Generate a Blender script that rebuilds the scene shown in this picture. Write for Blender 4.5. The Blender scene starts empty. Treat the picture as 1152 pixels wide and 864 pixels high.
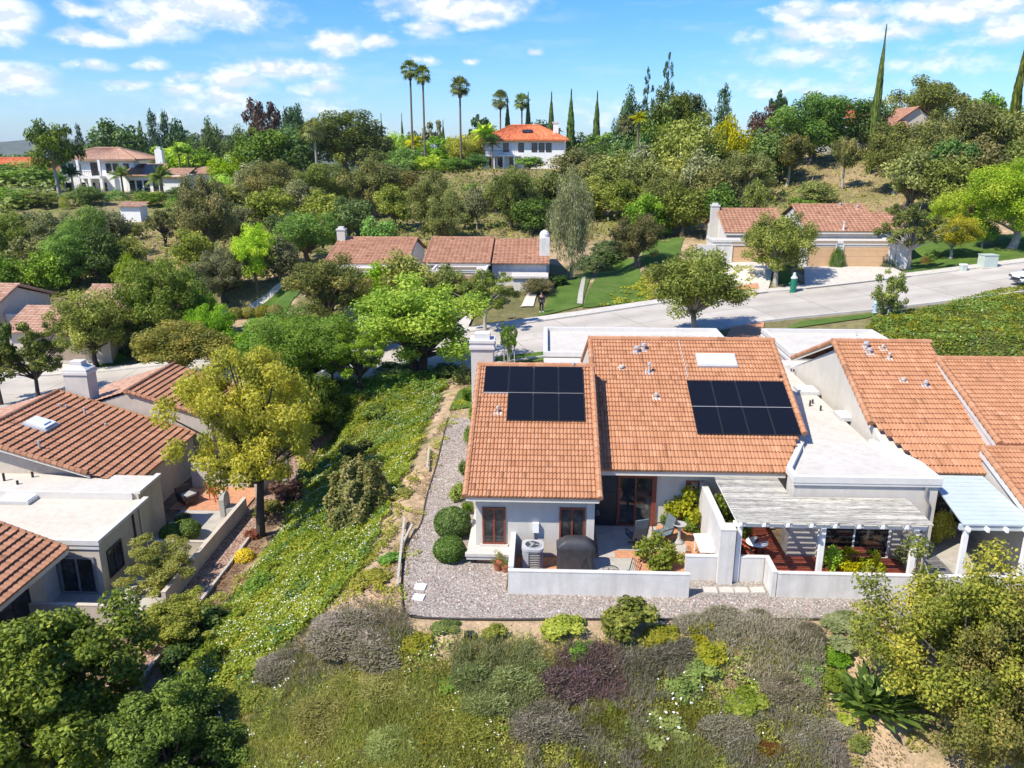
import bpy, math, random
import numpy as np
from mathutils import Vector, Matrix, noise as mnoise

random.seed(7)
RNG = np.random.default_rng(7)
SC = bpy.context.scene
COL = SC.collection
R = math.radians

# ------------------------------------------------------------------ camera
F, CAMH = 900.0, 14.5                       # focal length in photo pixels (photo 1152 x 864), height over the yard
PITCH, YAW = math.atan(267/900), R(2.379)
cam = bpy.data.cameras.new('camera')
cam.sensor_width = 36.0
cam.lens = 36.0*F/1152
cam.clip_start, cam.clip_end = 0.5, 20000
camo = bpy.data.objects.new('camera', cam)
COL.objects.link(camo)
camo.location = (0, 0, CAMH)
camo.rotation_euler = (math.pi/2-PITCH, 0, YAW)
SC.camera = camo
FW = np.array([-math.sin(YAW)*math.cos(PITCH), math.cos(YAW)*math.cos(PITCH), -math.sin(PITCH)])
RT = np.array([math.cos(YAW), math.sin(YAW), 0.0])
UP = np.cross(RT, FW)
C0 = np.array([0, 0, CAMH])

# survey helpers: turn a measured photo position plus a known height / distance into a world point
def ray(x, y): return FW + RT*(x-576)/F - UP*(y-432)/F
def at(x, y, z):
    d = ray(x, y); return C0 + d*((z-CAMH)/d[2])
def atY(x, y, Y):
    d = ray(x, y); return C0 + d*(Y/d[1])
def depth(p): return float((np.array(p)-C0) @ FW)

# ------------------------------------------------------------------ render settings
SC.render.engine = 'CYCLES'
cy = SC.cycles
cy.max_bounces = 6; cy.diffuse_bounces = 4; cy.glossy_bounces = 2; cy.transmission_bounces = 3
cy.transparent_max_bounces = 6; cy.volume_bounces = 0
cy.use_adaptive_sampling = True; cy.adaptive_threshold = 0.02
cy.use_denoising = True
cy.caustics_reflective = False; cy.caustics_refractive = False
SC.view_settings.view_transform = 'Standard'
SC.view_settings.look = 'None'
SC.view_settings.gamma = 1.0
SC.view_settings.exposure = EXPOSURE = 0.6

# ------------------------------------------------------------------ sun
SUN_EL, SUN_AZ = 51.0, 53.0                 # sun stands left of and a little behind the camera
sd = Vector((-math.sin(R(SUN_AZ))*math.cos(R(SUN_EL)), -math.cos(R(SUN_AZ))*math.cos(R(SUN_EL)), math.sin(R(SUN_EL))))
sun = bpy.data.lights.new('sun', 'SUN')
sun.energy = 4.75; sun.angle = R(0.53); sun.color = (1.0, 0.92, 0.79)
suno = bpy.data.objects.new('sun', sun); COL.objects.link(suno)
suno.rotation_euler = sd.to_track_quat('Z', 'Y').to_euler()
suno.location = (-60, -40, 90)

# ------------------------------------------------------------------ node helper
class NT:
    def __init__(s, tree): s.t = tree; s.n = tree.nodes; s.l = tree.links
    def add(s, typ, **kw):
        n = s.n.new(typ)
        ins = kw.pop('ins', {})
        for k, v in kw.items(): setattr(n, k, v)
        for k, v in ins.items():
            if isinstance(v, bpy.types.NodeSocket): s.l.new(v, n.inputs[k])
            else: n.inputs[k].default_value = v
        return n
    def math(s, op, a, b=None, c=None, clamp=False):
        n = s.n.new('ShaderNodeMath'); n.operation = op; n.use_clamp = clamp
        for i, v in enumerate((a, b, c)):
            if v is None: continue
            if isinstance(v, bpy.types.NodeSocket): s.l.new(v, n.inputs[i])
            else: n.inputs[i].default_value = v
        return n.outputs[0]
    def vmath(s, op, a, b=None):
        n = s.n.new('ShaderNodeVectorMath'); n.operation = op
        for i, v in enumerate((a, b)):
            if v is None: continue
            if isinstance(v, bpy.types.NodeSocket): s.l.new(v, n.inputs[i])
            else: n.inputs[i].default_value = v
        return n.outputs[1] if op in ('LENGTH', 'DOT_PRODUCT') else n.outputs[0]
    def mix(s, f, a, b, blend='MIX'):
        n = s.n.new('ShaderNodeMix'); n.data_type = 'RGBA'; n.blend_type = blend
        for i, v in ((0, f), (6, a), (7, b)):
            if isinstance(v, bpy.types.NodeSocket): s.l.new(v, n.inputs[i])
            elif i == 0: n.inputs[0].default_value = v
            else: n.inputs[i].default_value = (*v[:3], 1)
        return n.outputs[2]
    def ramp(s, f, stops):
        n = s.n.new('ShaderNodeValToRGB'); e = n.color_ramp.elements
        while len(e) < len(stops): e.new(0.5)
        for k, (p, c) in enumerate(stops): e[k].position = p; e[k].color = (*c[:3], 1)
        s.l.new(f, n.inputs[0]); return n.outputs[0]
    def noise(s, vec, scale, detail=4, rough=0.55, out=0):
        n = s.n.new('ShaderNodeTexNoise'); n.inputs['Scale'].default_value = scale
        n.inputs['Detail'].default_value = detail; n.inputs['Roughness'].default_value = rough
        if vec is not None: s.l.new(vec, n.inputs['Vector'])
        return n.outputs[out]

# ------------------------------------------------------------------ sky
world = bpy.data.worlds.new('World'); SC.world = world
world.use_nodes = True
W = NT(world.node_tree); W.n.clear()
sky = W.add('ShaderNodeTexSky', sky_type='NISHITA', sun_disc=False, sun_elevation=R(SUN_EL), sun_rotation=R(180+SUN_AZ),
            air_density=1.0, dust_density=0.4, ozone_density=2.0, altitude=200.0)
tc = W.add('ShaderNodeTexCoord')
nrm = W.vmath('NORMALIZE', tc.outputs['Generated'])
sep = W.add('ShaderNodeSeparateXYZ', ins={0: nrm})
az = W.math('ARCTAN2', sep.outputs[0], sep.outputs[1])
el = W.math('ARCSINE', sep.outputs[2])
ae = W.add('ShaderNodeCombineXYZ', ins={0: az, 1: el, 2: 0.0}).outputs[0]
st = W.add('ShaderNodeCombineXYZ', ins={0: az, 1: W.math('MULTIPLY', el, 1.7), 2: 0.0}).outputs[0]
n1 = W.noise(st, 17, 6, 0.6, out=1)
dis = W.vmath('MULTIPLY', W.vmath('SUBTRACT', n1, (0.5, 0.5, 0.5)), (0.05, 0.024, 0.0))
aed = W.vmath('ADD', ae, dis)
# cumulus of a fair day: where each one stands (azimuth, elevation) and how wide and high it is
CLOUDS = []
def cloud(px, py, rx, ry, w=1.0):
    d = ray(px, py); d = d/np.linalg.norm(d)
    CLOUDS.append((math.atan2(d[0], d[1]), math.asin(d[2]), rx*1.25/F, ry*1.35/F, w))
for c in [(10, 20, 24, 22), (95, 12, 24, 6, .8), (105, 42, 40, 7), (165, 30, 42, 15), (215, 10, 90, 17, .95), (262, 12, 40, 14, .9), (18, 88, 34, 14), (105, 74, 20, 5, .7),
          (170, 72, 17, 6, .8), (148, 95, 20, 5, .8), (208, 88, 16, 6, .7), (208, 104, 22, 8, .9), (262, 90, 36, 11), (320, 76, 62, 9), (258, 112, 36, 13, .7),
          (383, 46, 28, 13), (424, 49, 18, 8), (360, 98, 24, 9, .8), (350, 122, 60, 12, .45), (480, 33, 30, 7, .9), (515, 8, 85, 15), (535, 22, 36, 8), (480, 66, 15, 5, .7), (534, 68, 10, 4, .7),
          (600, 55, 10, 4, .8), (895, 13, 28, 11), (958, 15, 34, 10), (935, 36, 78, 11), (1010, 38, 40, 8, .8), (915, 62, 70, 11, .55), (1080, 10, 80, 16), (1130, 32, 48, 16, .8), (1040, 70, 90, 12, .4),
          (700, 128, 60, 16, .4), (230, 130, 60, 10, .4), (900, 100, 120, 14, .35)]:
    cloud(*c)
rs = np.random.default_rng(3)
for k in range(26):                          # the rest of the sky round about
    a = rs.uniform(0.75, 5.5); CLOUDS.append((a if a < math.pi else a-2*math.pi, rs.uniform(.06, .45), rs.uniform(.03, .1), rs.uniform(.008, .025), rs.uniform(.6, 1)))
fieldv = None; low = None
for (a, e, rx, ry, w) in CLOUDS:
    v = W.vmath('MULTIPLY', W.vmath('SUBTRACT', aed, (a, e, 0)), (1/rx, 1/ry, 0))
    g = W.math('MULTIPLY', W.math('SUBTRACT', 1.0, W.vmath('LENGTH', v)), w)
    fieldv = g if fieldv is None else W.math('MAXIMUM', fieldv, g)
n2 = W.noise(st, 34, 7, 0.56)
n3 = W.noise(W.vmath('ADD', st, (0.0, 0.016, 0.0)), 34, 3, 0.5)
fld = W.math('ADD', fieldv, W.math('MULTIPLY', W.math('SUBTRACT', n2, 0.5), 1.15))
dens = W.add('ShaderNodeMapRange', interpolation_type='SMOOTHSTEP', ins={0: fld, 1: -0.02, 2: 0.75, 3: 0.0, 4: 1.0}).outputs[0]
# thin veil everywhere low in the sky
wisp = W.noise(W.vmath('MULTIPLY', st, (0.6, 2.2, 1)), 9, 5, 0.6)
wisp = W.math('MULTIPLY', W.add('ShaderNodeMapRange', ins={0: wisp, 1: .5, 2: .85, 3: 0, 4: .35}, clamp=True).outputs[0], 1.0)
shade = W.add('ShaderNodeMapRange', ins={0: W.math('SUBTRACT', n3, n2), 1: -0.07, 2: 0.06, 3: 1.0, 4: 0.0}, clamp=True).outputs[0]
cloudc = W.mix(shade, (5.4, 6.0, 6.9), (7.4, 7.6, 7.8))
skyc = W.add('ShaderNodeHueSaturation', ins={'Hue': 0.5, 'Saturation': 1.15, 'Value': 1.3, 'Color': sky.outputs[0]}).outputs[0]
skyc = W.mix(1.0, skyc, W.ramp(el, [(0.0, (.53, .68, 1.0)), (.06, (.46, .67, .99)), (.17, (.36, .675, 1.05)), (.35, (.32, .65, 1.08))]), 'MULTIPLY')
m1 = W.mix(wisp, skyc, cloudc)
m2 = W.mix(W.math('MULTIPLY', dens, 0.93), m1, cloudc)
bg = W.add('ShaderNodeBackground', ins={'Color': m2, 'Strength': 0.1})
W.l.new(bg.outputs[0], W.add('ShaderNodeOutputWorld').inputs[0])
world.cycles.sampling_method = 'MANUAL'; world.cycles.sample_map_resolution = 512

# ------------------------------------------------------------------ materials
MATS = {}
LEAF_GAIN = 2.05
def new_mat(name):
    m = bpy.data.materials.new(name); m.use_nodes = True
    t = NT(m.node_tree); t.n.clear()
    out = t.add('ShaderNodeOutputMaterial'); MATS[name] = m
    return m, t, out
def solid(name, c, rough=0.6, var=0.12, scale=3.0, bump=0.0, bscale=40.0, metal=0.0, spec=0.4, stain=0.0):
    """a plain surface with slight mottling, optional fine relief and dirt stains"""
    m, t, out = new_mat(name)
    co = t.add('ShaderNodeTexCoord').outputs['Object']
    n = t.noise(co, scale, 5, .6)
    hi = tuple(min(1, x*(1+var)) for x in c); lo = tuple(x*(1-var) for x in c)
    col = t.ramp(n, [(0.3, lo), (0.7, hi)])
    if stain:
        geo = t.vmath('MULTIPLY', co, (2.2, 2.2, .30))
        n2 = t.noise(geo, 1.3, 7, .7)
        f = t.add('ShaderNodeMapRange', ins={0: n2, 1: .46, 2: .72, 3: 0, 4: stain*1.7}, clamp=True).outputs[0]
        col = t.mix(f, col, (c[0]*.55, c[1]*.53, c[2]*.5))
        n3 = t.noise(co, 4.5, 6, .7)
        f3 = t.add('ShaderNodeMapRange', ins={0: n3, 1: .5, 2: .72, 3: 0, 4: stain*.9}, clamp=True).outputs[0]
        col = t.mix(f3, col, (c[0]*.72, c[1]*.70, c[2]*.67))
    p = t.add('ShaderNodeBsdfPrincipled', ins={'Base Color': col, 'Roughness': rough, 'Metallic': metal, 'Specular IOR Level': spec})
    if bump:
        bn = t.noise(co, bscale, 3, .6)
        b = t.add('ShaderNodeBump', ins={'Strength': bump, 'Distance': 0.02, 'Height': bn})
        t.l.new(b.outputs[0], p.inputs['Normal'])
    t.l.new(p.outputs[0], out.inputs[0]); return m
def leafm(name, cols, trans=0.3, rough=0.55):
    """foliage: every leaf has its own shade (attribute rnd), every plant its own tint"""
    m, t, out = new_mat(name)
    a = t.add('ShaderNodeAttribute', attribute_name='rnd').outputs['Fac']
    oi = t.add('ShaderNodeObjectInfo').outputs['Random']
    k = len(cols)-1; cols = [tuple(min(.62, v*LEAF_GAIN) for v in x) for x in cols]
    c = t.ramp(a, [(i/k, x) for i, x in enumerate(cols)])
    hs = t.add('ShaderNodeHueSaturation', ins={'Hue': t.math('MULTIPLY_ADD', t.math('FRACT', t.math('MULTIPLY', oi, 3.7)), 0.03, 0.474), 'Saturation': t.math('MULTIPLY_ADD', oi, .25, .88),
               'Value': t.math('MULTIPLY_ADD', t.math('FRACT', t.math('MULTIPLY', oi, 7.3)), .5, .75), 'Color': c}).outputs[0]
    d = t.add('ShaderNodeBsdfPrincipled', ins={'Base Color': hs, 'Roughness': rough, 'Specular IOR Level': 0.25})
    tr = t.add('ShaderNodeBsdfTranslucent', ins={'Color': t.mix(1.0, hs, (1.5, 1.5, .7), 'MULTIPLY')})
    mx = t.add('ShaderNodeMixShader', ins={0: trans})
    t.l.new(d.outputs[0], mx.inputs[1]); t.l.new(tr.outputs[0], mx.inputs[2]); t.l.new(mx.outputs[0], out.inputs[0])
    return m
def tilem(name, c1, c2, c3, dirt=.5):
    """concrete roof tiles: every tile its own shade, lichen and grime in blotches"""
    m, t, out = new_mat(name)
    a = t.add('ShaderNodeAttribute', attribute_name='rnd').outputs['Fac']
    co = t.add('ShaderNodeTexCoord').outputs['Object']
    c = t.ramp(a, [(0, tuple(x*.72 for x in c1)), (.02, tuple(x*.82 for x in c1)), (.035, c1), (.5, c2), (.97, c3), (1, tuple(min(1, x*1.2) for x in c3))])
    n = t.noise(co, .9, 7, .7)
    f = t.add('ShaderNodeMapRange', ins={0: n, 1: .44, 2: .72, 3: 0, 4: dirt}, clamp=True).outputs[0]
    c = t.mix(f, c, tuple(x*.6 for x in c2))
    n2 = t.noise(co, 14, 4, .7)
    c = t.mix(t.add('ShaderNodeMapRange', ins={0: n2, 1: .5, 2: .8, 3: 0, 4: .35}, clamp=True).outputs[0], c, (c2[0]*1.15, c2[1]*1.3, c2[2]*1.5))
    p = t.add('ShaderNodeBsdfPrincipled', ins={'Base Color': c, 'Roughness': .8, 'Specular IOR Level': .25})
    t.l.new(p.outputs[0], out.inputs[0]); return m

solid('stucco', (.55, .52, .465), .9, .06, 2.0, .25, 60, stain=.12)
solid('stucco_white', (.62, .605, .575), .9, .08, 2.0, .4, 45, stain=.27)
solid('villa_white', (.82, .81, .79), .9, .05, 2.0, .2, 50, stain=.08)
solid('stucco_beige', (.52, .46, .38), .9, .08, 2.0, .3, 60, stain=.14)
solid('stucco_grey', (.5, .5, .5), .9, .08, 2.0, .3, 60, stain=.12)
solid('roof_flat', (.55, .52, .465), .9, .07, .8, .1, 90, stain=.22)
solid('roof_flat_warm', (.57, .52, .44), .9, .07, .8, .1, 90, stain=.22)
solid('trim', (.60, .585, .55), .6, .05, 3)
solid('fascia', (.62, .58, .50), .6, .06, 3)
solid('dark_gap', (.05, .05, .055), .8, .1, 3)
solid('white_paint', (.80, .80, .78), .5, .04, 4)
solid('red_frame', (.20, .052, .03), .45, .15, 6)
solid('metal_grey', (.42, .43, .44), .4, .06, 5, metal=.6)
solid('galv', (.55, .56, .57), .5, .08, 5, metal=.3)
solid('dark_metal', (.035, .036, .04), .4, .2, 5, metal=.2)
solid('black_cover', (.045, .046, .051), .55, .25, 4, .5, 9)
solid('label_white', (.75, .76, .78), .5)
solid('concrete', (.42, .395, .35), .9, .1, 1.5, .15, 70, stain=.3)
solid('concrete_light', (.52, .49, .43), .9, .1, 1.5, .15, 70, stain=.25)
solid('kerb', (.50, .48, .44), .9, .1, 1.2, stain=.2)
solid('edging', (.05, .045, .04), .8)
solid('old_wood', (.42, .39, .34), .85, .25, 9, .3, 30)
solid('red_wood', (.34, .085, .05), .7, .25, 8, .2, 30)
solid('terracotta', (.36, .125, .06), .8, .15, 8)
solid('bark', (.16, .125, .095), .95, .35, 9, .6, 25)
solid('bark_pale', (.36, .325, .28), .9, .3, 7, .5, 25)
solid('bark_dark', (.065, .052, .043), .95, .35, 9, .6, 25)
solid('garage_door', (.56, .36, .20), .6, .06, 2)
solid('garage_door_brown', (.31, .245, .18), .6, .06, 2)
solid('green_paint', (.012, .16, .10), .45, .2, 8)
solid('pale_green_box', (.45, .52, .46), .5, .1, 4)
solid('white_plastic', (.78, .78, .77), .4, .03, 5)
solid('car_white', (.8, .81, .83), .25, .02, 2, spec=.6)
solid('rubber', (.015, .015, .016), .8)
solid('stone', (.36, .35, .33), .85, .15, 8, .3, 30)
solid('cloth_dark', (.014, .020, .026), .8, .2, 20)
solid('skin', (.42, .24, .17), .55, .05, 9)
solid('hair', (.02, .015, .012), .7)
solid('shoe', (.6, .6, .6), .6)
solid('chair_mesh', (.12, .155, .17), .6, .12, 12)
solid('patio_sheet', (.47, .535, .555), .4, .04, 1, stain=.1)
solid('yellow_flower', (.75, .50, .01), .6, .15, 10)
solid('white_flower', (.82, .82, .78), .6, .05, 10)
solid('ceramic_blue', (.03, .10, .22), .2, .15, 6)
# glass: dark interior with a sky sheen
m, t, out = new_mat('glass')
co = t.add('ShaderNodeTexCoord').outputs['Object']
c = t.ramp(t.noise(co, 1.6, 3, .6), [(.35, (.008, .010, .012)), (.6, (.035, .04, .042)), (.75, (.12, .115, .10))])
p = t.add('ShaderNodeBsdfPrincipled', ins={'Base Color': c, 'Roughness': .06, 'Specular IOR Level': .8})
t.l.new(p.outputs[0], out.inputs[0])
m, t, out = new_mat('skylight_dome')
p = t.add('ShaderNodeBsdfPrincipled', ins={'Base Color': (.72, .76, .80, 1), 'Roughness': .12, 'Specular IOR Level': .6})
t.l.new(p.outputs[0], out.inputs[0])
# photovoltaic cells: near-black blue with a faint cell grid (object coordinates: x, y on the panel)
m, t, out = new_mat('solar_cell')
co = t.add('ShaderNodeTexCoord').outputs['UV']
s = t.add('ShaderNodeSeparateXYZ', ins={0: co})
gx = t.math('GREATER_THAN', t.math('ABSOLUTE', t.math('SUBTRACT', t.math('FRACT', t.math('MULTIPLY', s.outputs[0], 6)), .5)), .475)
gy = t.math('GREATER_THAN', t.math('ABSOLUTE', t.math('SUBTRACT', t.math('FRACT', t.math('MULTIPLY', s.outputs[1], 10)), .5)), .47)
c = t.mix(t.math('MAXIMUM', gx, gy), (.0065, .0075, .012), (.009, .0105, .0155))
p = t.add('ShaderNodeBsdfPrincipled', ins={'Base Color': c, 'Roughness': .3, 'Specular IOR Level': .22})
t.l.new(p.outputs[0], out.inputs[0])
# gravel
def gravelm(name, cols, scale):
    m, t, out = new_mat(name)
    co = t.add('ShaderNodeTexCoord').outputs['Object']
    v = t.add('ShaderNodeTexVoronoi', ins={'Scale': scale, 'Vector': co, 'Randomness': 1.0})
    w = t.add('ShaderNodeTexWhiteNoise', ins={0: v.outputs['Position']}).outputs['Value']
    c = t.ramp(w, [(i/(len(cols)-1), x) for i, x in enumerate(cols)])
    d = t.add('ShaderNodeMapRange', ins={0: v.outputs['Distance'], 1: .35, 2: .8, 3: 0, 4: .5}, clamp=True).outputs[0]
    c = t.mix(d, c, tuple(x*.3 for x in cols[0]))
    n = t.noise(co, .8, 4, .6)
    c = t.mix(1.0, c, t.ramp(n, [(.3, (.86, .86, .86)), (.7, (1.08, 1.08, 1.08))]), 'MULTIPLY')
    p = t.add('ShaderNodeBsdfPrincipled', ins={'Base Color': c, 'Roughness': .9, 'Specular IOR Level': .2})
    b = t.add('ShaderNodeBump', ins={'Strength': .8, 'Distance': .025, 'Height': t.math('SUBTRACT', 1.0, v.outputs['Distance'])})
    t.l.new(b.outputs[0], p.inputs['Normal']); t.l.new(p.outputs[0], out.inputs[0]); return m
gravelm('gravel', [(.22, .19, .16), (.34, .295, .25), (.40, .345, .295), (.37, .33, .29), (.54, .49, .43)], 17)
gravelm('gravel_red', [(.16, .09, .065), (.34, .20, .15), (.42, .29, .22), (.5, .38, .31)], 12)
# brick paving
def brickm(name, c1, c2, scale):
    m, t, out = new_mat(name)
    co = t.add('ShaderNodeTexCoord').outputs['Object']
    b = t.add('ShaderNodeTexBrick', ins={'Vector': co, 'Color1': (*c1, 1), 'Color2': (*c2, 1), 'Mortar': (.33, .27, .21, 1), 'Scale': scale, 'Mortar Size': .025})
    n = t.noise(co, 6, 4, .6)
    c = t.mix(1.0, b.outputs[0], t.ramp(n, [(.3, (.75, .75, .75)), (.7, (1.2, 1.15, 1.1))]), 'MULTIPLY')
    p = t.add('ShaderNodeBsdfPrincipled', ins={'Base Color': c, 'Roughness': .85, 'Specular IOR Level': .2})
    t.l.new(p.outputs[0], out.inputs[0]); return m
brickm('brick', (.50, .20, .095), (.60, .29, .15), 4.4)
# road concrete: slabs with joints and stains
m, t, out = new_mat('road_concrete')
co = t.add('ShaderNodeTexCoord').outputs['Object']
uv = t.add('ShaderNodeTexCoord').outputs['UV']
s = t.add('ShaderNodeSeparateXYZ', ins={0: uv})
n = t.noise(co, .35, 6, .65)
c = t.ramp(n, [(.3, (.40, .368, .318)), (.7, (.50, .463, .405))])
wh = t.add('ShaderNodeTexWhiteNoise', ins={0: t.add('ShaderNodeCombineXYZ', ins={0: t.math('FLOOR', t.math('DIVIDE', s.outputs[0], 5.2)), 1: t.math('FLOOR', s.outputs[1])}).outputs[0]}).outputs[0]
c = t.mix(1.0, c, t.ramp(wh, [(0, (.93, .925, .91)), (1, (1.06, 1.06, 1.07))]), 'MULTIPLY')
j = t.math('LESS_THAN', t.math('FRACT', t.math('DIVIDE', s.outputs[0], 5.2)), .014)
j2 = t.math('LESS_THAN', t.math('ABSOLUTE', t.math('SUBTRACT', s.outputs[1], 1.0)), .008)
c = t.mix(t.math('MULTIPLY', t.math('MAXIMUM', j, j2), .55), c, (.10, .09, .08))
lane = t.add('ShaderNodeMapRange', ins={0: t.math('ABSOLUTE', t.math('SUBTRACT', t.math('FRACT', s.outputs[1]), .5)), 1: .0, 2: .3, 3: .28, 4: 0}, clamp=True).outputs[0]
c = t.mix(lane, c, (.22, .20, .18))
s1 = t.noise(co, .9, 7, .72)
c = t.mix(t.add('ShaderNodeMapRange', ins={0: s1, 1: .56, 2: .74, 3: 0, 4: .55}, clamp=True).outputs[0], c, (.24, .22, .195))
s2 = t.noise(co, 3.2, 4, .6)
c = t.mix(t.add('ShaderNodeMapRange', ins={0: s2, 1: .66, 2: .74, 3: 0, 4: .6}, clamp=True).outputs[0], c, (.13, .12, .11))
p = t.add('ShaderNodeBsdfPrincipled', ins={'Base Color': c, 'Roughness': .85, 'Specular IOR Level': .3})
t.l.new(p.outputs[0], out.inputs[0])
# ground: vertex colour says what grows or lies there, noise breaks it up
m, t, out = new_mat('ground')
co = t.add('ShaderNodeTexCoord').outputs['Object']
a = t.add('ShaderNodeAttribute', attribute_name='col').outputs['Color']
n = t.noise(co, 1.7, 8, .7)
c = t.mix(1.0, a, t.ramp(n, [(.28, (.55, .56, .55)), (.5, (1, 1, 1)), (.72, (1.45, 1.4, 1.35))]), 'MULTIPLY')
n2 = t.noise(co, .12, 5, .6)
c = t.mix(1.0, c, t.ramp(n2, [(.3, (.75, .80, .72)), (.7, (1.2, 1.15, 1.15))]), 'MULTIPLY')
n3 = t.noise(co, 14, 3, .7)
c = t.mix(1.0, c, t.ramp(n3, [(.3, (.7, .7, .7)), (.7, (1.3, 1.3, 1.3))]), 'MULTIPLY')
p = t.add('ShaderNodeBsdfPrincipled', ins={'Base Color': c, 'Roughness': .95, 'Specular IOR Level': .1})
b = t.add('ShaderNodeBump', ins={'Strength': .6, 'Distance': .12, 'Height': n})
t.l.new(b.outputs[0], p.inputs['Normal']); t.l.new(p.outputs[0], out.inputs[0])
# mown lawn
m, t, out = new_mat('lawn')
co = t.add('ShaderNodeTexCoord').outputs['Object']
n = t.noise(co, .5, 5, .65); n2 = t.noise(co, 9, 4, .7)
c = t.ramp(n, [(.3, (.055, .105, .018)), (.55, (.085, .145, .025)), (.8, (.13, .15, .045))])
c = t.mix(1.0, c, t.ramp(n2, [(.3, (.65, .65, .65)), (.7, (1.35, 1.35, 1.3))]), 'MULTIPLY')
p = t.add('ShaderNodeBsdfPrincipled', ins={'Base Color': c, 'Roughness': .9, 'Specular IOR Level': .15})
t.l.new(p.outputs[0], out.inputs[0])
# weathered planks: long grain, each plank its own grey
m, t, out = new_mat('plank_grey')
co = t.add('ShaderNodeTexCoord').outputs['Object']
a = t.add('ShaderNodeAttribute', attribute_name='rnd').outputs['Fac']
n = t.noise(t.vmath('MULTIPLY', co, (1.2, 30, 8)), 2.0, 6, .75)
c = t.ramp(n, [(.36, (.16, .145, .12)), (.48, (.50, .47, .41)), (.6, (.74, .72, .65))])
c = t.mix(1.0, c, t.ramp(a, [(0, (.62, .62, .62)), (1, (1.2, 1.19, 1.14))]), 'MULTIPLY')
p = t.add('ShaderNodeBsdfPrincipled', ins={'Base Color': c, 'Roughness': .85, 'Specular IOR Level': .2})
t.l.new(p.outputs[0], out.inputs[0])

tilem('tile', (.39, .185, .094), (.435, .214, .113), (.48, .25, .14), .26)
tilem('tile_brown', (.32, .155, .085), (.375, .185, .105), (.43, .22, .13), .35)
tilem('tile_far', (.33, .165, .098), (.38, .20, .122), (.43, .235, .15), .35)
tilem('tile_red', (.42, .10, .04), (.55, .15, .06), (.62, .22, .10), .3)
tilem('tile_pale', (.36, .205, .135), (.42, .25, .17), (.48, .305, .215), .35)

# foliage colours (base colours, from dark to young leaf)
leafm('leaf_lime', [(.07, .125, .012), (.125, .20, .018), (.20, .28, .03), (.30, .36, .06)])
leafm('leaf_green', [(.028, .062, .010), (.055, .115, .016), (.095, .17, .026), (.15, .23, .045)])
leafm('leaf_dark', [(.015, .032, .008), (.032, .062, .014), (.060, .102, .023), (.115, .165, .045)])
leafm('leaf_wisp', [(.07, .080, .016), (.12, .13, .026), (.17, .172, .045), (.23, .215, .075)], .4)
leafm('leaf_fresh', [(.04, .085, .010), (.08, .145, .014), (.125, .20, .022), (.20, .275, .05)], .4)
leafm('leaf_chart', [(.040, .050, .009), (.085, .098, .014), (.15, .152, .022), (.28, .225, .035)], .32)
leafm('leaf_deep', [(.018, .031, .005), (.040, .063, .009), (.080, .112, .016), (.165, .205, .040)])
leafm('leaf_olive', [(.030, .042, .009), (.068, .088, .018), (.125, .148, .034), (.225, .24, .072)])
leafm('leaf_grey', [(.030, .038, .017), (.070, .080, .036), (.125, .135, .066), (.21, .215, .12)])
leafm('leaf_brown', [(.030, .038, .010), (.068, .078, .019), (.125, .125, .036), (.23, .175, .078)])
leafm('leaf_redbrown', [(.030, .020, .014), (.055, .034, .024), (.085, .055, .04), (.12, .085, .06)])
leafm('leaf_yellow', [(.07, .085, .010), (.14, .155, .016), (.24, .24, .024), (.37, .32, .04)], .4)
leafm('leaf_pine', [(.012, .032, .014), (.024, .056, .022), (.042, .085, .032), (.070, .115, .048)])
leafm('leaf_palm', [(.030, .052, .014), (.060, .095, .022), (.10, .14, .036), (.16, .19, .06)])
leafm('leaf_skirt', [(.09, .06, .032), (.13, .092, .05), (.17, .13, .07)])
leafm('leaf_lavender', [(.078, .082, .036), (.122, .118, .070), (.168, .150, .118), (.225, .195, .172)], .3)
leafm('leaf_purple', [(.065, .06, .032), (.095, .075, .055), (.125, .088, .08), (.17, .08, .135)], .25)
leafm('leaf_sage', [(.065, .085, .026), (.105, .132, .042), (.15, .175, .068), (.205, .22, .10)], .35)
leafm('leaf_rust', [(.06, .027, .011), (.09, .042, .016), (.13, .065, .025), (.17, .10, .04)], .2)
leafm('leaf_dry', [(.10, .08, .036), (.15, .118, .06), (.20, .16, .09)], .2)
leafm('leaf_ivy', [(.036, .060, .010), (.072, .106, .017), (.118, .152, .030), (.18, .205, .058)], .35)
leafm('leaf_grass', [(.07, .088, .012), (.125, .145, .019), (.18, .19, .03), (.24, .225, .055)], .35)
leafm('leaf_boxhedge', [(.020, .046, .006), (.040, .080, .009), (.062, .110, .014), (.095, .15, .03)], .25)
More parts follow.
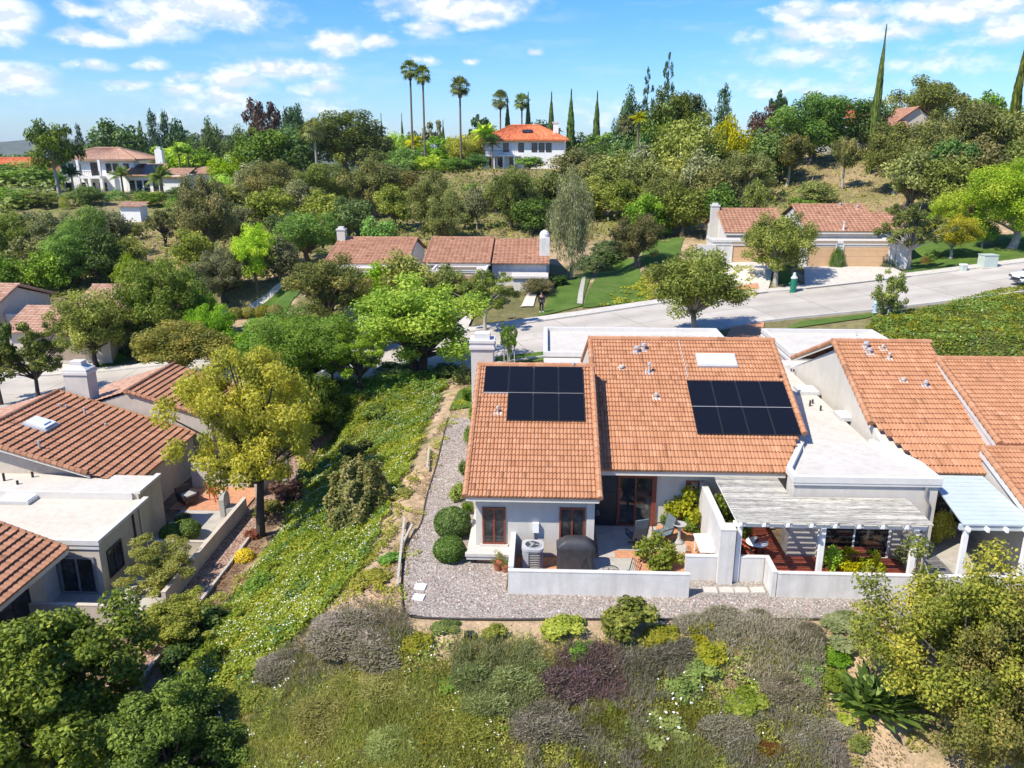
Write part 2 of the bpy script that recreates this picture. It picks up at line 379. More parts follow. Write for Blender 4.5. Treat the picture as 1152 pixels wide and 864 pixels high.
# ------------------------------------------------------------------ objects, things and parts
def link(o, parent=None):
    COL.objects.link(o)
    if parent is not None: o.parent = parent
    return o
def props(o, label=None, cat=None, group=None, kind=None):
    if label: o['label'] = label
    if cat: o['category'] = cat
    if group: o['group'] = group
    if kind: o['kind'] = kind
    return o
def thing(name, loc, label, cat, group=None, rot=0.0, scale=None):
    o = bpy.data.objects.new(name, None); link(o)
    o.location = loc; o.rotation_euler = (0, 0, rot)
    o.empty_display_size = .3
    if scale: o.scale = scale
    return props(o, label, cat, group)
def struct(o): o['kind'] = 'structure'; return o
def origin(o):
    return np.array(o.location) if o is not None else np.zeros(3)
def chain_origin(p):
    t = np.zeros(3)
    while p is not None:
        t = t + np.array(p.location); p = p.parent
    return t
def mesh_np(name, V, Fs, mat, rnd=None, parent=None, smooth=False, local=False, uv=None, extra=None):
    """V: N x 3; Fs: list of face index lists or an M x k array. World coordinates unless local."""
    V = np.asarray(V, dtype=np.float64)
    if parent is not None and not local: V = V - chain_origin(parent)
    me = bpy.data.meshes.new(name)
    if isinstance(Fs, np.ndarray):
        M, k = Fs.shape; flat = Fs.ravel(); st = np.arange(M)*k; tot = np.full(M, k)
    else:
        M = len(Fs); tot = np.array([len(f) for f in Fs]); flat = np.concatenate([np.asarray(f) for f in Fs]) if M else np.zeros(0)
        st = np.concatenate([[0], np.cumsum(tot)[:-1]]) if M else np.zeros(0)
    me.vertices.add(len(V)); me.vertices.foreach_set('co', V.ravel())
    me.loops.add(len(flat)); me.loops.foreach_set('vertex_index', flat.astype(np.int32))
    me.polygons.add(M); me.polygons.foreach_set('loop_start', st.astype(np.int32)); me.polygons.foreach_set('loop_total', tot.astype(np.int32))
    me.polygons.foreach_set('use_smooth', np.full(M, smooth))
    if rnd is not None:
        at_ = me.attributes.new('rnd', 'FLOAT', 'FACE'); at_.data.foreach_set('value', np.asarray(rnd, dtype=np.float32))
    if uv is not None:
        l = me.uv_layers.new(name='UVMap'); l.data.foreach_set('uv', np.asarray(uv, dtype=np.float32).ravel())
    me.update(calc_edges=True); me.validate()
    o = bpy.data.objects.new(name, me)
    if mat is not None: me.materials.append(MATS[mat] if isinstance(mat, str) else mat)
    return link(o, parent)

class MB:
    def __init__(s): s.v = []; s.f = []; s.r = []
    def add(s, V, Fs, r=None):
        b = len(s.v); s.v += [tuple(p) for p in V]
        for f in Fs:
            s.f.append([i+b for i in f]); s.r.append(random.random() if r is None else r)
        return s
    def box(s, x0, y0, z0, x1, y1, z1, r=None):
        V = [(x0, y0, z0), (x1, y0, z0), (x1, y1, z0), (x0, y1, z0), (x0, y0, z1), (x1, y0, z1), (x1, y1, z1), (x0, y1, z1)]
        r = random.random() if r is None else r
        return s.add(V, [(0, 3, 2, 1), (4, 5, 6, 7), (0, 1, 5, 4), (1, 2, 6, 5), (2, 3, 7, 6), (3, 0, 4, 7)], r)
    def obox(s, c, dx, dy, dz, rz=0.0, rx=0.0, ry=0.0, r=None):
        m = Matrix.Rotation(rz, 3, 'Z') @ Matrix.Rotation(ry, 3, 'Y') @ Matrix.Rotation(rx, 3, 'X')
        V = []
        for sx, sy, sz in ((-1, -1, -1), (1, -1, -1), (1, 1, -1), (-1, 1, -1), (-1, -1, 1), (1, -1, 1), (1, 1, 1), (-1, 1, 1)):
            p = m @ Vector((sx*dx/2, sy*dy/2, sz*dz/2)); V.append((p.x+c[0], p.y+c[1], p.z+c[2]))
        return s.add(V, [(0, 3, 2, 1), (4, 5, 6, 7), (0, 1, 5, 4), (1, 2, 6, 5), (2, 3, 7, 6), (3, 0, 4, 7)], random.random() if r is None else r)
    def prism(s, poly, z0, z1, r=None):
        n = len(poly)
        V = [(p[0], p[1], z0) for p in poly]+[(p[0], p[1], z1) for p in poly]
        a = sum(poly[i][0]*poly[(i+1) % n][1]-poly[(i+1) % n][0]*poly[i][1] for i in range(n))
        F = [list(range(n))[::-1], list(range(n, 2*n))]+[(i, (i+1) % n, n+(i+1) % n, n+i) for i in range(n)]
        if a < 0: F = [list(f)[::-1] for f in F]
        return s.add(V, F, r)
    def xprism(s, prof, x0, x1, r=None):
        """profile in (y, z) drawn out along x"""
        n = len(prof)
        V = [(x0, p[0], p[1]) for p in prof]+[(x1, p[0], p[1]) for p in prof]
        F = [list(range(n)), list(range(n, 2*n))[::-1]]+[(i, n+i, n+(i+1) % n, (i+1) % n) for i in range(n)]
        return s.add(V, F, r)
    def yprism(s, prof, y0, y1, r=None):
        n = len(prof)
        V = [(p[0], y0, p[1]) for p in prof]+[(p[0], y1, p[1]) for p in prof]
        F = [list(range(n)), list(range(n, 2*n))[::-1]]+[(i, n+i, n+(i+1) % n, (i+1) % n) for i in range(n)]
        return s.add(V, F, r)
    def tube(s, pts, rad, n=8, cap=True, r=None):
        pts = [Vector(p) for p in pts]
        if not hasattr(rad, '__len__'): rad = [rad]*len(pts)
        V = []; F = []
        a = None
        for i, p in enumerate(pts):
            d = (pts[min(i+1, len(pts)-1)]-pts[max(i-1, 0)])
            if d.length < 1e-9: d = Vector((0, 0, 1))
            d.normalize()
            if a is None: a = d.orthogonal().normalized()
            else:
                a = a-d*a.dot(d)
                a = a.normalized() if a.length > 1e-6 else d.orthogonal().normalized()
            b = d.cross(a)
            for k in range(n):
                t = 2*math.pi*k/n; q = p+(a*math.cos(t)+b*math.sin(t))*rad[i]; V.append((q.x, q.y, q.z))
        for i in range(len(pts)-1):
            for k in range(n):
                F.append((i*n+k, i*n+(k+1) % n, (i+1)*n+(k+1) % n, (i+1)*n+k))
        if cap: F += [tuple(range(n))[::-1], tuple(range((len(pts)-1)*n, len(pts)*n))]
        return s.add(V, F, random.random() if r is None else r)
    def lathe(s, prof, c, n=16, r=None, cap=True):
        V = []; F = []
        for (q, z) in prof:
            for k in range(n):
                t = 2*math.pi*k/n; V.append((c[0]+q*math.cos(t), c[1]+q*math.sin(t), c[2]+z))
        for i in range(len(prof)-1):
            for k in range(n): F.append((i*n+k, i*n+(k+1) % n, (i+1)*n+(k+1) % n, (i+1)*n+k))
        if cap: F += [tuple(range(n))[::-1], tuple(range((len(prof)-1)*n, len(prof)*n))]
        return s.add(V, F, random.random() if r is None else r)
    def build(s, name, mat, parent=None, smooth=False, local=False, label=None):
        o = mesh_np(name, np.array(s.v), s.f, mat, s.r, parent, smooth, local)
        if label: o['label'] = label
        return o
def bx(name, mat, parent, *b, **k): return MB().box(*b).build(name, mat, parent, **k)

# ------------------------------------------------------------------ terrain
ROADC = np.array([(-140, 50, -7), (-60, 56.3, -4.4), (-40, 56.6, -3.6), (-27, 57.1, -2.3), (-13, 56.5, -.75), (-3, 58.4, .3), (6, 62.0, .9), (15, 65.9, 1.5),
                  (25, 67.8, 2.2), (35, 69.6, 3.1), (45, 71.7, 4.0), (70, 78, 6.0), (140, 95, 10)], float)
def spline(P, n=14):
    out = []
    for i in range(len(P)-1):
        p0, p1, p2, p3 = P[max(i-1, 0)], P[i], P[i+1], P[min(i+2, len(P)-1)]
        for k in range(n):
            t = k/n
            out.append(.5*((2*p1)+(-p0+p2)*t+(2*p0-5*p1+4*p2-p3)*t*t+(-p0+3*p1-3*p2+p3)*t**3))
    out.append(P[-1]); return np.array(out)
ROAD = spline(ROADC)
HW = 5.0
CP = [(-5.3, 22.3, 0), (-5.6, 27, 0), (-5.8, 32, 0), (-5.6, 38, 0), (-5.2, 45, 0), (0, 22.3, 0), (6, 22.3, 0), (12, 22.4, 0), (18, 22.5, 0), (26, 23, 0),
      (18, 35, 0), (26, 40, .4), (5, 48, .2), (12, 54, .8), (20, 54, 1.2),
      (-4, 18.4, -2.0), (3, 18.2, -2.1), (10, 18.4, -2.1), (18, 18.4, -2.2), (27, 18, -2.6), (-4, 13, -4.8), (5, 13, -4.9), (15, 13, -4.9), (27, 13, -5.3), (5, 4, -9), (25, 4, -10), (5, -20, -16), (40, -20, -16), (-40, -20, -17),
      (-9, 21, -2.6), (-9, 16.5, -4.6), (-9.2, 28, -2.0), (-9.6, 36, -1.9), (-9.4, 44, -1.7), (-12, 49, -1.3), (-13.6, 24.2, -4.1), (-13.7, 30, -4.0), (-13.6, 38, -3.9), (-13.6, 44, -3.6), (-13.8, 50, -2.2),
      (-13.5, 17, -5.8), (-20, 20, -5.6), (-32, 20, -5.6), (-20, 10, -8), (-45, 30, -4.6), (-60, 35, -5.5), (-25, 52, -3.2), (-40, 52, -4), (-8, 51.5, -.6),
      (-20, 64, -1.2), (-14, 68, -.3), (-26, 66, -2.0), (-27, 70, -1.1), (-27, 76, .3), (-34, 78, -.8), (-45, 85, -2.0), (-62, 80, -3.2), (-80, 80, -4), (-55, 105, .2), (-64, 125, 1.6), (-40, 95, .0), (-28, 92, .6),
      (-90, 130, 1.5), (-90, 165, 5.0), (-65, 165, 5.2), (-115, 165, 5), (-60, 148, 4.0), (-85, 150, 3.6), (-30, 130, 4.0), (-28, 105, 1.9), (-42, 150, 5.6), (-45, 185, 8),
      (-6, 84, 1.3), (-14, 92, 1.5), (-5, 108, 3.6), (8, 105, 3.6), (-5, 125, 5.4), (-12, 150, 7.2), (5, 150, 7.4), (-10, 178, 9.3), (5, 180, 9.5), (22, 175, 9.6), (-25, 185, 9.0), (0, 230, 9), (35, 180, 11),
      (10, 76, 1.5), (12, 84, 2.6), (13, 92, 3.6), (20, 95, 4.2), (20, 110, 5.6), (22, 140, 8.5), (10, 130, 6.6), (35, 130, 8.4),
      (30, 92, 3.9), (42, 98, 5.2), (45, 112, 6.9), (45, 125, 8.8), (50, 142, 13.0), (62, 128, 11.0), (65, 145, 14.5), (80, 120, 11), (85, 140, 14.5), (110, 120, 13), (65, 105, 7.5), (70, 90, 6.2), (85, 90, 7),
      (50, 82, 4.4), (60, 84, 5.2), (44, 62, 3.2), (34, 57, 2.6), (28, 56, 2.3), (24, 52, 1.2), (36, 48, 2.2), (45, 45, 2.8), (60, 50, 4), (24, 45, .2),
      (60, 200, 13), (110, 200, 14), (-120, 220, 3), (-60, 240, 6), (120, 320, 6), (0, 330, 2), (-150, 330, -5), (-250, 150, -4), (250, 150, 10), (-150, 60, -8), (250, 40, 5), (-150, -20, -18), (200, -40, -12),
      (0, 600, -25), (600, 300, -20), (-600, 300, -30), (0, -400, -40), (500, -300, -40), (-500, -300, -40), (900, 900, -35), (-900, 900, -40)]
CP = np.array(CP, float)
_d = np.hypot(CP[:, None, 0]-CP[None, :, 0], CP[:, None, 1]-CP[None, :, 1])
_A = np.zeros((len(CP)+1,)*2); _A[:-1, :-1] = -_d - np.eye(len(CP))*.25; _A[:-1, -1] = 1; _A[-1, :-1] = 1
_w = np.linalg.solve(_A, np.append(CP[:, 2], 0))
# x0, x1, y0, y1, z, margin
PADS = [(-5.2, 30, 22.5, 52.0, 0.0, 2.2), (-50, -13.6, 28.0, 50, -4.0, 1.6), (-50, -14.0, 23.0, 30, -4.05, 1.6), (-15.3, 7.4, 74.3, 88, 1.45, 3.5),
        (20.5, 38, 77.2, 92, 3.15, 3.5), (-62, -29.0, 65.0, 84, -2.8, 3.5), (-104, -62, 168, 186, 5.2, 6), (-12, 32, 178, 205, 9.6, 6), (64, 95, 136, 165, 14.8, 8)]
def smooth(t): t = np.clip(t, 0, 1); return t*t*(3-2*t)
def terrain(x, y, rough=True):
    x = np.atleast_1d(np.asarray(x, float)); y = np.atleast_1d(np.asarray(y, float))
    sh = x.shape; x = x.ravel(); y = y.ravel()
    z = np.empty_like(x)
    for i in range(0, len(x), 20000):
        d = np.hypot(x[i:i+20000, None]-CP[None, :, 0], y[i:i+20000, None]-CP[None, :, 1])
        z[i:i+20000] = -d @ _w[:-1] + _w[-1]
    nat = np.ones_like(z)
    for (x0, x1, y0, y1, zp, m) in PADS:
        d = np.hypot(np.maximum(np.maximum(x0-x, x-x1), 0), np.maximum(np.maximum(y0-y, y-y1), 0))
        w = smooth(1-d/m); z = z*(1-w)+zp*w; nat *= 1-w
    near = (np.abs(y-62) < 40) & (np.abs(x) < 150)
    if near.any():
        xs, ys = x[near], y[near]; best = np.full(len(xs), 1e9); bz = np.zeros(len(xs))
        for i in range(len(ROAD)-1):
            a, b = ROAD[i], ROAD[i+1]; ab = b[:2]-a[:2]
            t = np.clip(((xs-a[0])*ab[0]+(ys-a[1])*ab[1])/(ab @ ab), 0, 1)
            d = np.hypot(xs-a[0]-t*ab[0], ys-a[1]-t*ab[1]); k = d < best
            best[k] = d[k]; bz[k] = (a[2]+(b[2]-a[2])*t)[k]
        w = smooth(1-(best-HW-1.9)/3.5); zz = z[near]; z[near] = zz*(1-w)+bz*w; nat[near] *= 1-w
    if rough:
        f = np.clip((np.hypot(x, y))/60, .35, 2.5)
        z = z+nat*f*(.12*np.sin(x*.9+1.3*np.sin(y*.53))*np.cos(y*.8+1.1*np.sin(x*.61))+.06*np.sin(x*2.3+y*1.1)*np.sin(y*2.1-x*.7))
    return z.reshape(sh)
def tz(x, y): return float(terrain([x], [y])[0])
_T = np.concatenate([np.arange(12, 80, .1), np.arange(80, 400, .4)])
def ground(px, py):
    """where the line of sight through a photo position meets the ground"""
    d = ray(px, py); P = C0[None]+d[None]*_T[:, None]
    g = P[:, 2]-terrain(P[:, 0], P[:, 1], False)
    k = np.argmax(g < 0) if (g < 0).any() else len(_T)-1
    a, b = g[k-1], g[k]; t = _T[k-1]+(_T[k]-_T[k-1])*(a/(a-b) if a > 0 > b else 1)
    q = C0+d*t; return np.array([q[0], q[1], float(terrain([q[0]], [q[1]])[0])])
def gpoly(pts): return np.array([ground(*p)[:2] for p in pts])
def inpoly(x, y, P):
    r = np.zeros(x.shape, bool); n = len(P)
    for i in range(n):
        x1, y1 = P[i]; x2, y2 = P[(i+1) % n]
        c = ((y1 > y) != (y2 > y)) & (x < (x2-x1)*(y-y1)/((y2-y1) if y2 != y1 else 1e-9)+x1)
        r ^= c
    return r
def vnoise(x, y, s, seed=0):
    """cheap smooth value noise, about -1..1"""
    a = np.sin(x*s*1.7+seed*3.1+1.9*np.sin(y*s*1.13+seed))*np.cos(y*s*1.51-seed*1.7+1.7*np.sin(x*s*.97+seed*2.3))
    b = np.sin(x*s*3.9+y*s*2.1+seed*5)*np.sin(y*s*4.3-x*s*1.9+seed*7)
    return .65*a+.35*b

def axis(parts):
    v = []
    for a, b, s in parts: v += list(np.arange(a, b, s))
    return np.array(v)
gx = np.concatenate([-np.geomspace(120, 6000, 22)[::-1], np.arange(-118, -46, 2.0), np.arange(-46, 46, .42), np.arange(46, 120, 2.0), np.geomspace(122, 6000, 22)])
gy = np.concatenate([-np.geomspace(30, 3000, 12)[::-1], np.arange(-28, 8, 2.0), np.arange(8, 60, .42), np.arange(60, 96, .7), np.arange(96, 230, 1.8), np.geomspace(233, 5600, 26)])
GX, GY = np.meshgrid(gx, gy)
GZ = terrain(GX, GY)-.03
far = np.clip((np.hypot(GX, GY)-500)/1500, 0, 1); GZ = GZ*(1-far)+far*(-45)
colr = np.zeros(GX.shape+(3,))
n1_ = vnoise(GX, GY, .35, 1); n2_ = vnoise(GX, GY, .09, 4); n3_ = vnoise(GX, GY, .8, 8)
jx, jy = GX+.5*n3_+.3*n1_, GY+.5*vnoise(GX, GY, .9, 3)
soil = np.array([.40, .295, .19]); straw = np.array([.27, .215, .115]); weed = np.array([.15, .165, .045]); green = np.array([.055, .085, .018]); mulch = np.array([.15, .10, .065])
def lay(mask, c, k=1.0):
    m_ = (mask*k)[..., None]; colr[:] = colr*(1-m_)+np.array(c)*m_
colr[:] = soil
lay(smooth((GY-88)/14), straw)
lay(smooth((GY-100)/10)*smooth(.5+1.3*n2_+.4*n1_), weed, .75)
lay(smooth((GY-210)/40), (.06, .075, .03))
lay((GY < 52) & (GX < -13.5), mulch, .8)
lay((GY > 50) & (GY < 90) & (n2_+n1_*.4 > -.3), (.12, .125, .045), .8)
lay(smooth((21.5-jy)/2)*smooth(.45+1.2*n1_+.4*n3_), (.12, .115, .05), .75)
ZONES = {}
ZONES['ivy_slope'] = gpoly([(505, 432), (480, 480), (462, 520), (440, 560), (425, 600), (408, 640), (370, 680), (330, 730), (270, 775), (215, 800), (180, 790), (205, 745), (240, 690), (285, 640), (318, 600), (330, 560), (358, 510), (385, 470), (398, 440), (440, 425)])
ZONES['ivy_mound'] = gpoly([(986, 356), (1060, 345), (1105, 330), (1150, 322), (1230, 315), (1240, 440), (1100, 440), (1020, 405), (975, 372)])
ZONES['path_soil'] = gpoly([(520, 425), (500, 470), (470, 540), (440, 620), (400, 690), (455, 700), (470, 600), (508, 480), (535, 440)])
lay(inpoly(jx, jy, ZONES['ivy_slope']), green, .9)
lay(inpoly(jx, jy, ZONES['ivy_mound']), green, .9)
V = np.stack([GX, GY, GZ], -1).reshape(-1, 3)
ny_, nx_ = GX.shape
idx = np.arange(ny_*nx_).reshape(ny_, nx_)
Fq = np.stack([idx[:-1, :-1], idx[:-1, 1:], idx[1:, 1:], idx[1:, :-1]], -1).reshape(-1, 4)
go = mesh_np('ground', V, Fq, 'ground', smooth=True); struct(go)
ca = go.data.color_attributes.new('col', 'FLOAT_COLOR', 'POINT')
ca.data.foreach_set('color', np.concatenate([colr.reshape(-1, 3), np.ones((len(V), 1))], 1).astype(np.float32).ravel())

# distant hills
hx = np.linspace(-4200, 4200, 160); hy = np.linspace(3000, 5200, 40)
HX, HY = np.meshgrid(hx, hy)
rid = np.sin((HY-3000)/2200*math.pi)**.7
prof = 62+16*np.sin(HX/310+.4)+9*np.sin(HX/130+1)+5*np.sin(HX/57)+np.where(HX < -1200, 34, 0)*smooth((-HX-1100)/400)
HZ = -50+rid*(prof+vnoise(HX, HY, .006, 2)*10)
i2 = np.arange(HX.size).reshape(HX.shape)
solid('hill_scrub', (.075, .085, .045), .95, .5, .02)
struct(mesh_np('hills', np.stack([HX, HY, HZ], -1).reshape(-1, 3), np.stack([i2[:-1, :-1], i2[:-1, 1:], i2[1:, 1:], i2[1:, :-1]], -1).reshape(-1, 4), 'hill_scrub', smooth=True))

# ------------------------------------------------------------------ laid surfaces
def ribbon(name, line, offs, mat, lift, parent=None, kind='structure', zfun=None, hgt=None):
    """a strip along a line; offs: cross offsets (left positive). UV u runs in metres."""
    line = np.asarray(line, float); n = len(line)
    t = np.gradient(line[:, :2], axis=0); t /= np.linalg.norm(t, axis=1)[:, None]
    nr = np.stack([-t[:, 1], t[:, 0]], 1)
    L = np.concatenate([[0], np.cumsum(np.linalg.norm(np.diff(line[:, :2], axis=0), axis=1))])
    V = []; UV = []
    for j, o in enumerate(offs):
        P = line[:, :2]+nr*o
        z = (terrain(P[:, 0], P[:, 1], False) if line.shape[1] < 3 else line[:, 2])+lift
        V.append(np.column_stack([P, z])); UV.append(np.column_stack([L, np.full(n, j/(len(offs)-1)*2)]))
    V = np.stack(V, 1); UV = np.stack(UV, 1)
    k = len(offs); ix = np.arange(n*k).reshape(n, k)
    Fq = np.stack([ix[:-1, :-1], ix[1:, :-1], ix[1:, 1:], ix[:-1, 1:]], -1).reshape(-1, 4)[:, ::-1]
    uv = UV.reshape(-1, 2)[Fq.ravel()]
    o = mesh_np(name, V.reshape(-1, 3), Fq, mat, uv=uv)
    if kind: o['kind'] = kind
    return o
def patch(name, corners, mat, lift=.04, res=.5, kind='structure', flat=None):
    """a four-cornered sheet laid on the ground (corners counter-clockwise in x, y)"""
    a, b, c, d = [np.array(p[:2], float) for p in corners]
    nu = max(1, int(max(np.linalg.norm(b-a), np.linalg.norm(c-d))/res)); nv = max(1, int(max(np.linalg.norm(d-a), np.linalg.norm(c-b))/res))
    u, v = np.meshgrid(np.linspace(0, 1, nu+1), np.linspace(0, 1, nv+1))
    P = (1-u)[..., None]*(1-v)[..., None]*a+u[..., None]*(1-v)[..., None]*b+u[..., None]*v[..., None]*c+(1-u)[..., None]*v[..., None]*d
    Z = (terrain(P[..., 0], P[..., 1]) if flat is None else np.full(u.shape, flat))+lift
    ix = np.arange(u.size).reshape(u.shape)
    Fq = np.stack([ix[:-1, :-1], ix[:-1, 1:], ix[1:, 1:], ix[1:, :-1]], -1).reshape(-1, 4)
    o = mesh_np(name, np.dstack([P, Z]).reshape(-1, 3), Fq, mat, smooth=True)
    if kind: o['kind'] = kind
    return o
def gpatch(name, pix, mat, lift=.04, res=.5): return patch(name, [ground(*p) for p in pix], mat, lift, res)
def sheet(name, poly, z, mat, kind='structure', parent=None):
    import bmesh
    bm = bmesh.new(); vs = [bm.verts.new((p[0], p[1], z)) for p in poly]; f = bm.faces.new(vs)
    f.normal_update()
    if f.normal.z < 0: f.normal_flip()
    bmesh.ops.triangulate(bm, faces=bm.faces[:])
    me = bpy.data.meshes.new(name); bm.to_mesh(me); bm.free(); me.materials.append(MATS[mat])
    if parent is not None: me.transform(Matrix.Translation(-Vector(chain_origin(parent))))
    o = link(bpy.data.objects.new(name, me), parent)
    if kind: o['kind'] = kind
    return o

# ------------------------------------------------------------------ roofs
def tile_roof(name, P, U, V, mat, parent, per=.14, course=.295, amp=.034, step=.05, seg=5):
    """barrel-tiled slope: P eave corner, U along the eave, V up the slope (all world, full length)"""
    P, U, V = (np.array(a, float) for a in (P, U, V))
    lu, lv = np.linalg.norm(U), np.linalg.norm(V); u, v = U/lu, V/lv; n = np.cross(u, v); n /= np.linalg.norm(n)
    if n[2] < 0: n = -n
    nc = max(1, round(lu/per)); nr = max(1, round(lv/course))
    su = np.linspace(0, lu, nc*seg+1); ph = np.tile(np.arange(seg)/seg, nc); ph = np.append(ph, 0.0)
    h = amp*np.where(ph < .78, np.clip(np.sin(np.clip(ph/.78, 0, 1)*math.pi)*1.25, 0, 1), -.35)
    rows = []
    for r in range(nr):
        for (t, e) in ((r/nr, step), ((r+1)/nr, 0.004)):
            rows.append(P[None]+u[None]*su[:, None]+v[None]*(t*lv)+n[None]*(h+e+.03)[:, None])
    # closing row under the eave
    rows.insert(0, P[None]+u[None]*su[:, None]+n[None]*np.full(len(su), -.02)[:, None])
    G = np.stack(rows, 0); m = G.shape[1]; ix = np.arange(G.shape[0]*m).reshape(G.shape[0], m)
    Fq = np.stack([ix[:-1, :-1], ix[:-1, 1:], ix[1:, 1:], ix[1:, :-1]], -1)
    cr = RNG.random((nr, nc))
    rr = np.zeros(Fq.shape[:2])
    for k in range(Fq.shape[0]):
        r = max(0, min(nr-1, (k-1)//2 if k > 0 else 0)); rr[k] = np.repeat(cr[r], seg)
    if np.cross(u, v) @ n < 0: Fq = Fq[..., ::-1]
    return mesh_np(name, G.reshape(-1, 3), Fq.reshape(-1, 4), mat, rr.ravel(), parent, smooth=False)
def barrel_line(name, a, b, mat, parent, rad=.12, step=.36, side=(0, 0, 1)):
    """a run of half-round cap tiles from a to b (ridge, hip or rake)"""
    a, b = Vector(a), Vector(b); d = (b-a); L = d.length; d.normalize(); n = max(1, round(L/step))
    mb = MB()
    for i in range(n):
        p = a+d*(L*i/n); q = a+d*(L*(i+1)/n+.04)
        mb.tube([p, q], [rad*1.08, rad*.88], 8, True)
    return mb.build(name, mat, parent)
def window(parent, x0, x1, z0, z1, y, panes=2, frame='red_frame', fw=.07, name='window', dirx=True, glass='glass', face=-1):
    """a framed window set in a wall that faces -y (dirx) or +-x; frame proud of the wall, panes inside it"""
    t = .06
    def B(mb, a0, a1, zz0, zz1, d0, d1):
        if dirx: mb.box(a0, min(y+face*d0, y+face*d1), zz0, a1, max(y+face*d0, y+face*d1), zz1)
        else: mb.box(min(y+face*d0, y+face*d1), a0, zz0, max(y+face*d0, y+face*d1), a1, zz1)
    f = MB()
    B(f, x0, x1, z0, z0+fw, 0, t); B(f, x0, x1, z1-fw, z1, 0, t)
    xs = np.linspace(x0, x1, panes+1)
    for i, x in enumerate(xs):
        a, b = (x, x+fw) if i == 0 else ((x-fw, x) if i == panes else (x-fw/2, x+fw/2))
        B(f, a, b, z0+fw, z1-fw, 0, t)
    o = f.build(name, frame, parent)
    g = MB(); B(g, x0+fw*.5, x1-fw*.5, z0+fw*.5, z1-fw*.5, .004, .022); g.build('pane', glass, o)
    return o
# ================================================================== the solar-roofed townhouse
def A(*p): return np.array(p, float)
H = thing('townhouse', (3, 30, 0), 'near stucco townhouse with terracotta tile roofs carrying two arrays of black solar panels', 'house')
SL = .435
# walls
mb = MB()
mb.xprism([(26.48, -.05), (26.48, 2.62), (32.6, 5.28), (38.6, 2.65), (38.6, -.05)], -2.42, 1.84)
mb.xprism([(29.15, -.05), (29.15, 2.85), (36.0, 5.80), (42.6, 2.95), (42.6, -.05)], 2.06, 10.25)
mb.box(.0, 42.6, -.05, 8.0, 45.2, 2.7)
wall = mb.build('wall', 'stucco', H)
# wing: roof slopes
wE, wR = (25.92, 2.60), (32.70, 5.56)
wr = tile_roof('wing_roof', (-2.78, wE[0], wE[1]), (4.84, 0, 0), (0, wR[0]-wE[0], wR[1]-wE[1]), 'tile', H)
tile_roof('rear_slope', (-2.78, 39.2, 2.75), (4.84, 0, 0), (0, wR[0]-39.2, wR[1]-2.75), 'tile', wr, course=.5, seg=4)
barrel_line('ridge_cap', (-2.82, wR[0], wR[1]+.06), (2.1, wR[0], wR[1]+.06), 'tile', wr, .13)
for x in (-2.74, 2.02): barrel_line('rake_cap', (x, wE[0], wE[1]+.04), (x, wR[0], wR[1]+.03), 'tile', wr, .115)
f = MB(); f.box(-2.72, 25.98, 2.42, 2.0, 26.02, 2.585)
f.xprism([(26.02, 2.50), (26.02, 2.44), (32.7, 5.36), (32.7, 5.45)], -2.74, -2.69); f.xprism([(26.02, 2.50), (26.02, 2.44), (32.7, 5.36), (32.7, 5.45)], 1.97, 2.02)
f.build('fascia', 'fascia', wr)
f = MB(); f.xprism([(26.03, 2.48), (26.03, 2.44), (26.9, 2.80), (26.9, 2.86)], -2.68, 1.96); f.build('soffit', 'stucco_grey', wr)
# main roof
mE, mR = (28.30, 2.70), (36.0, 5.98)
P0 = A(2.06, *mE); Vm = A(0, mR[0]-mE[0], mR[1]-mE[1])
mr = tile_roof('main_roof', P0+Vm*6/23, (8.35, 0, 0), Vm*17/23, 'tile', H)
for i in range(6): tile_roof('lower_course', P0+Vm*i/23, (7.22+i*.15, 0, 0), Vm/23, 'tile', mr)      # the slope narrows along the flat-roofed bump
tile_roof('rear_slope', (2.06, 43.2, 2.95), (8.35, 0, 0), (0, mR[0]-43.2, mR[1]-2.95), 'tile', mr, course=.5, seg=4)
barrel_line('ridge_cap', (2.0, mR[0], mR[1]+.06), (10.45, mR[0], mR[1]+.06), 'tile', mr, .13)
q = P0+Vm*.26
barrel_line('rake_cap', (10.36, q[1], q[2]+.04), (10.36, mR[0], mR[1]+.03), 'tile', mr, .115)
barrel_line('rake_cap', (2.1, 32.9, P0[2]+.426*(32.9-28.3)+.05), (2.1, mR[0], mR[1]+.03), 'tile', mr, .115)
barrel_line('rake_cap', (2.1, 42.6, 3.25), (2.1, mR[0], mR[1]+.03), 'tile', mr, .115)
bx('fascia', 'fascia', mr, 2.08, 28.36, 2.50, 9.15, 28.40, 2.68)
f = MB(); f.xprism([(28.41, 2.56), (28.41, 2.50), (29.2, 2.84), (29.2, 2.90)], 2.08, 9.2); f.build('soffit', 'stucco_grey', mr)
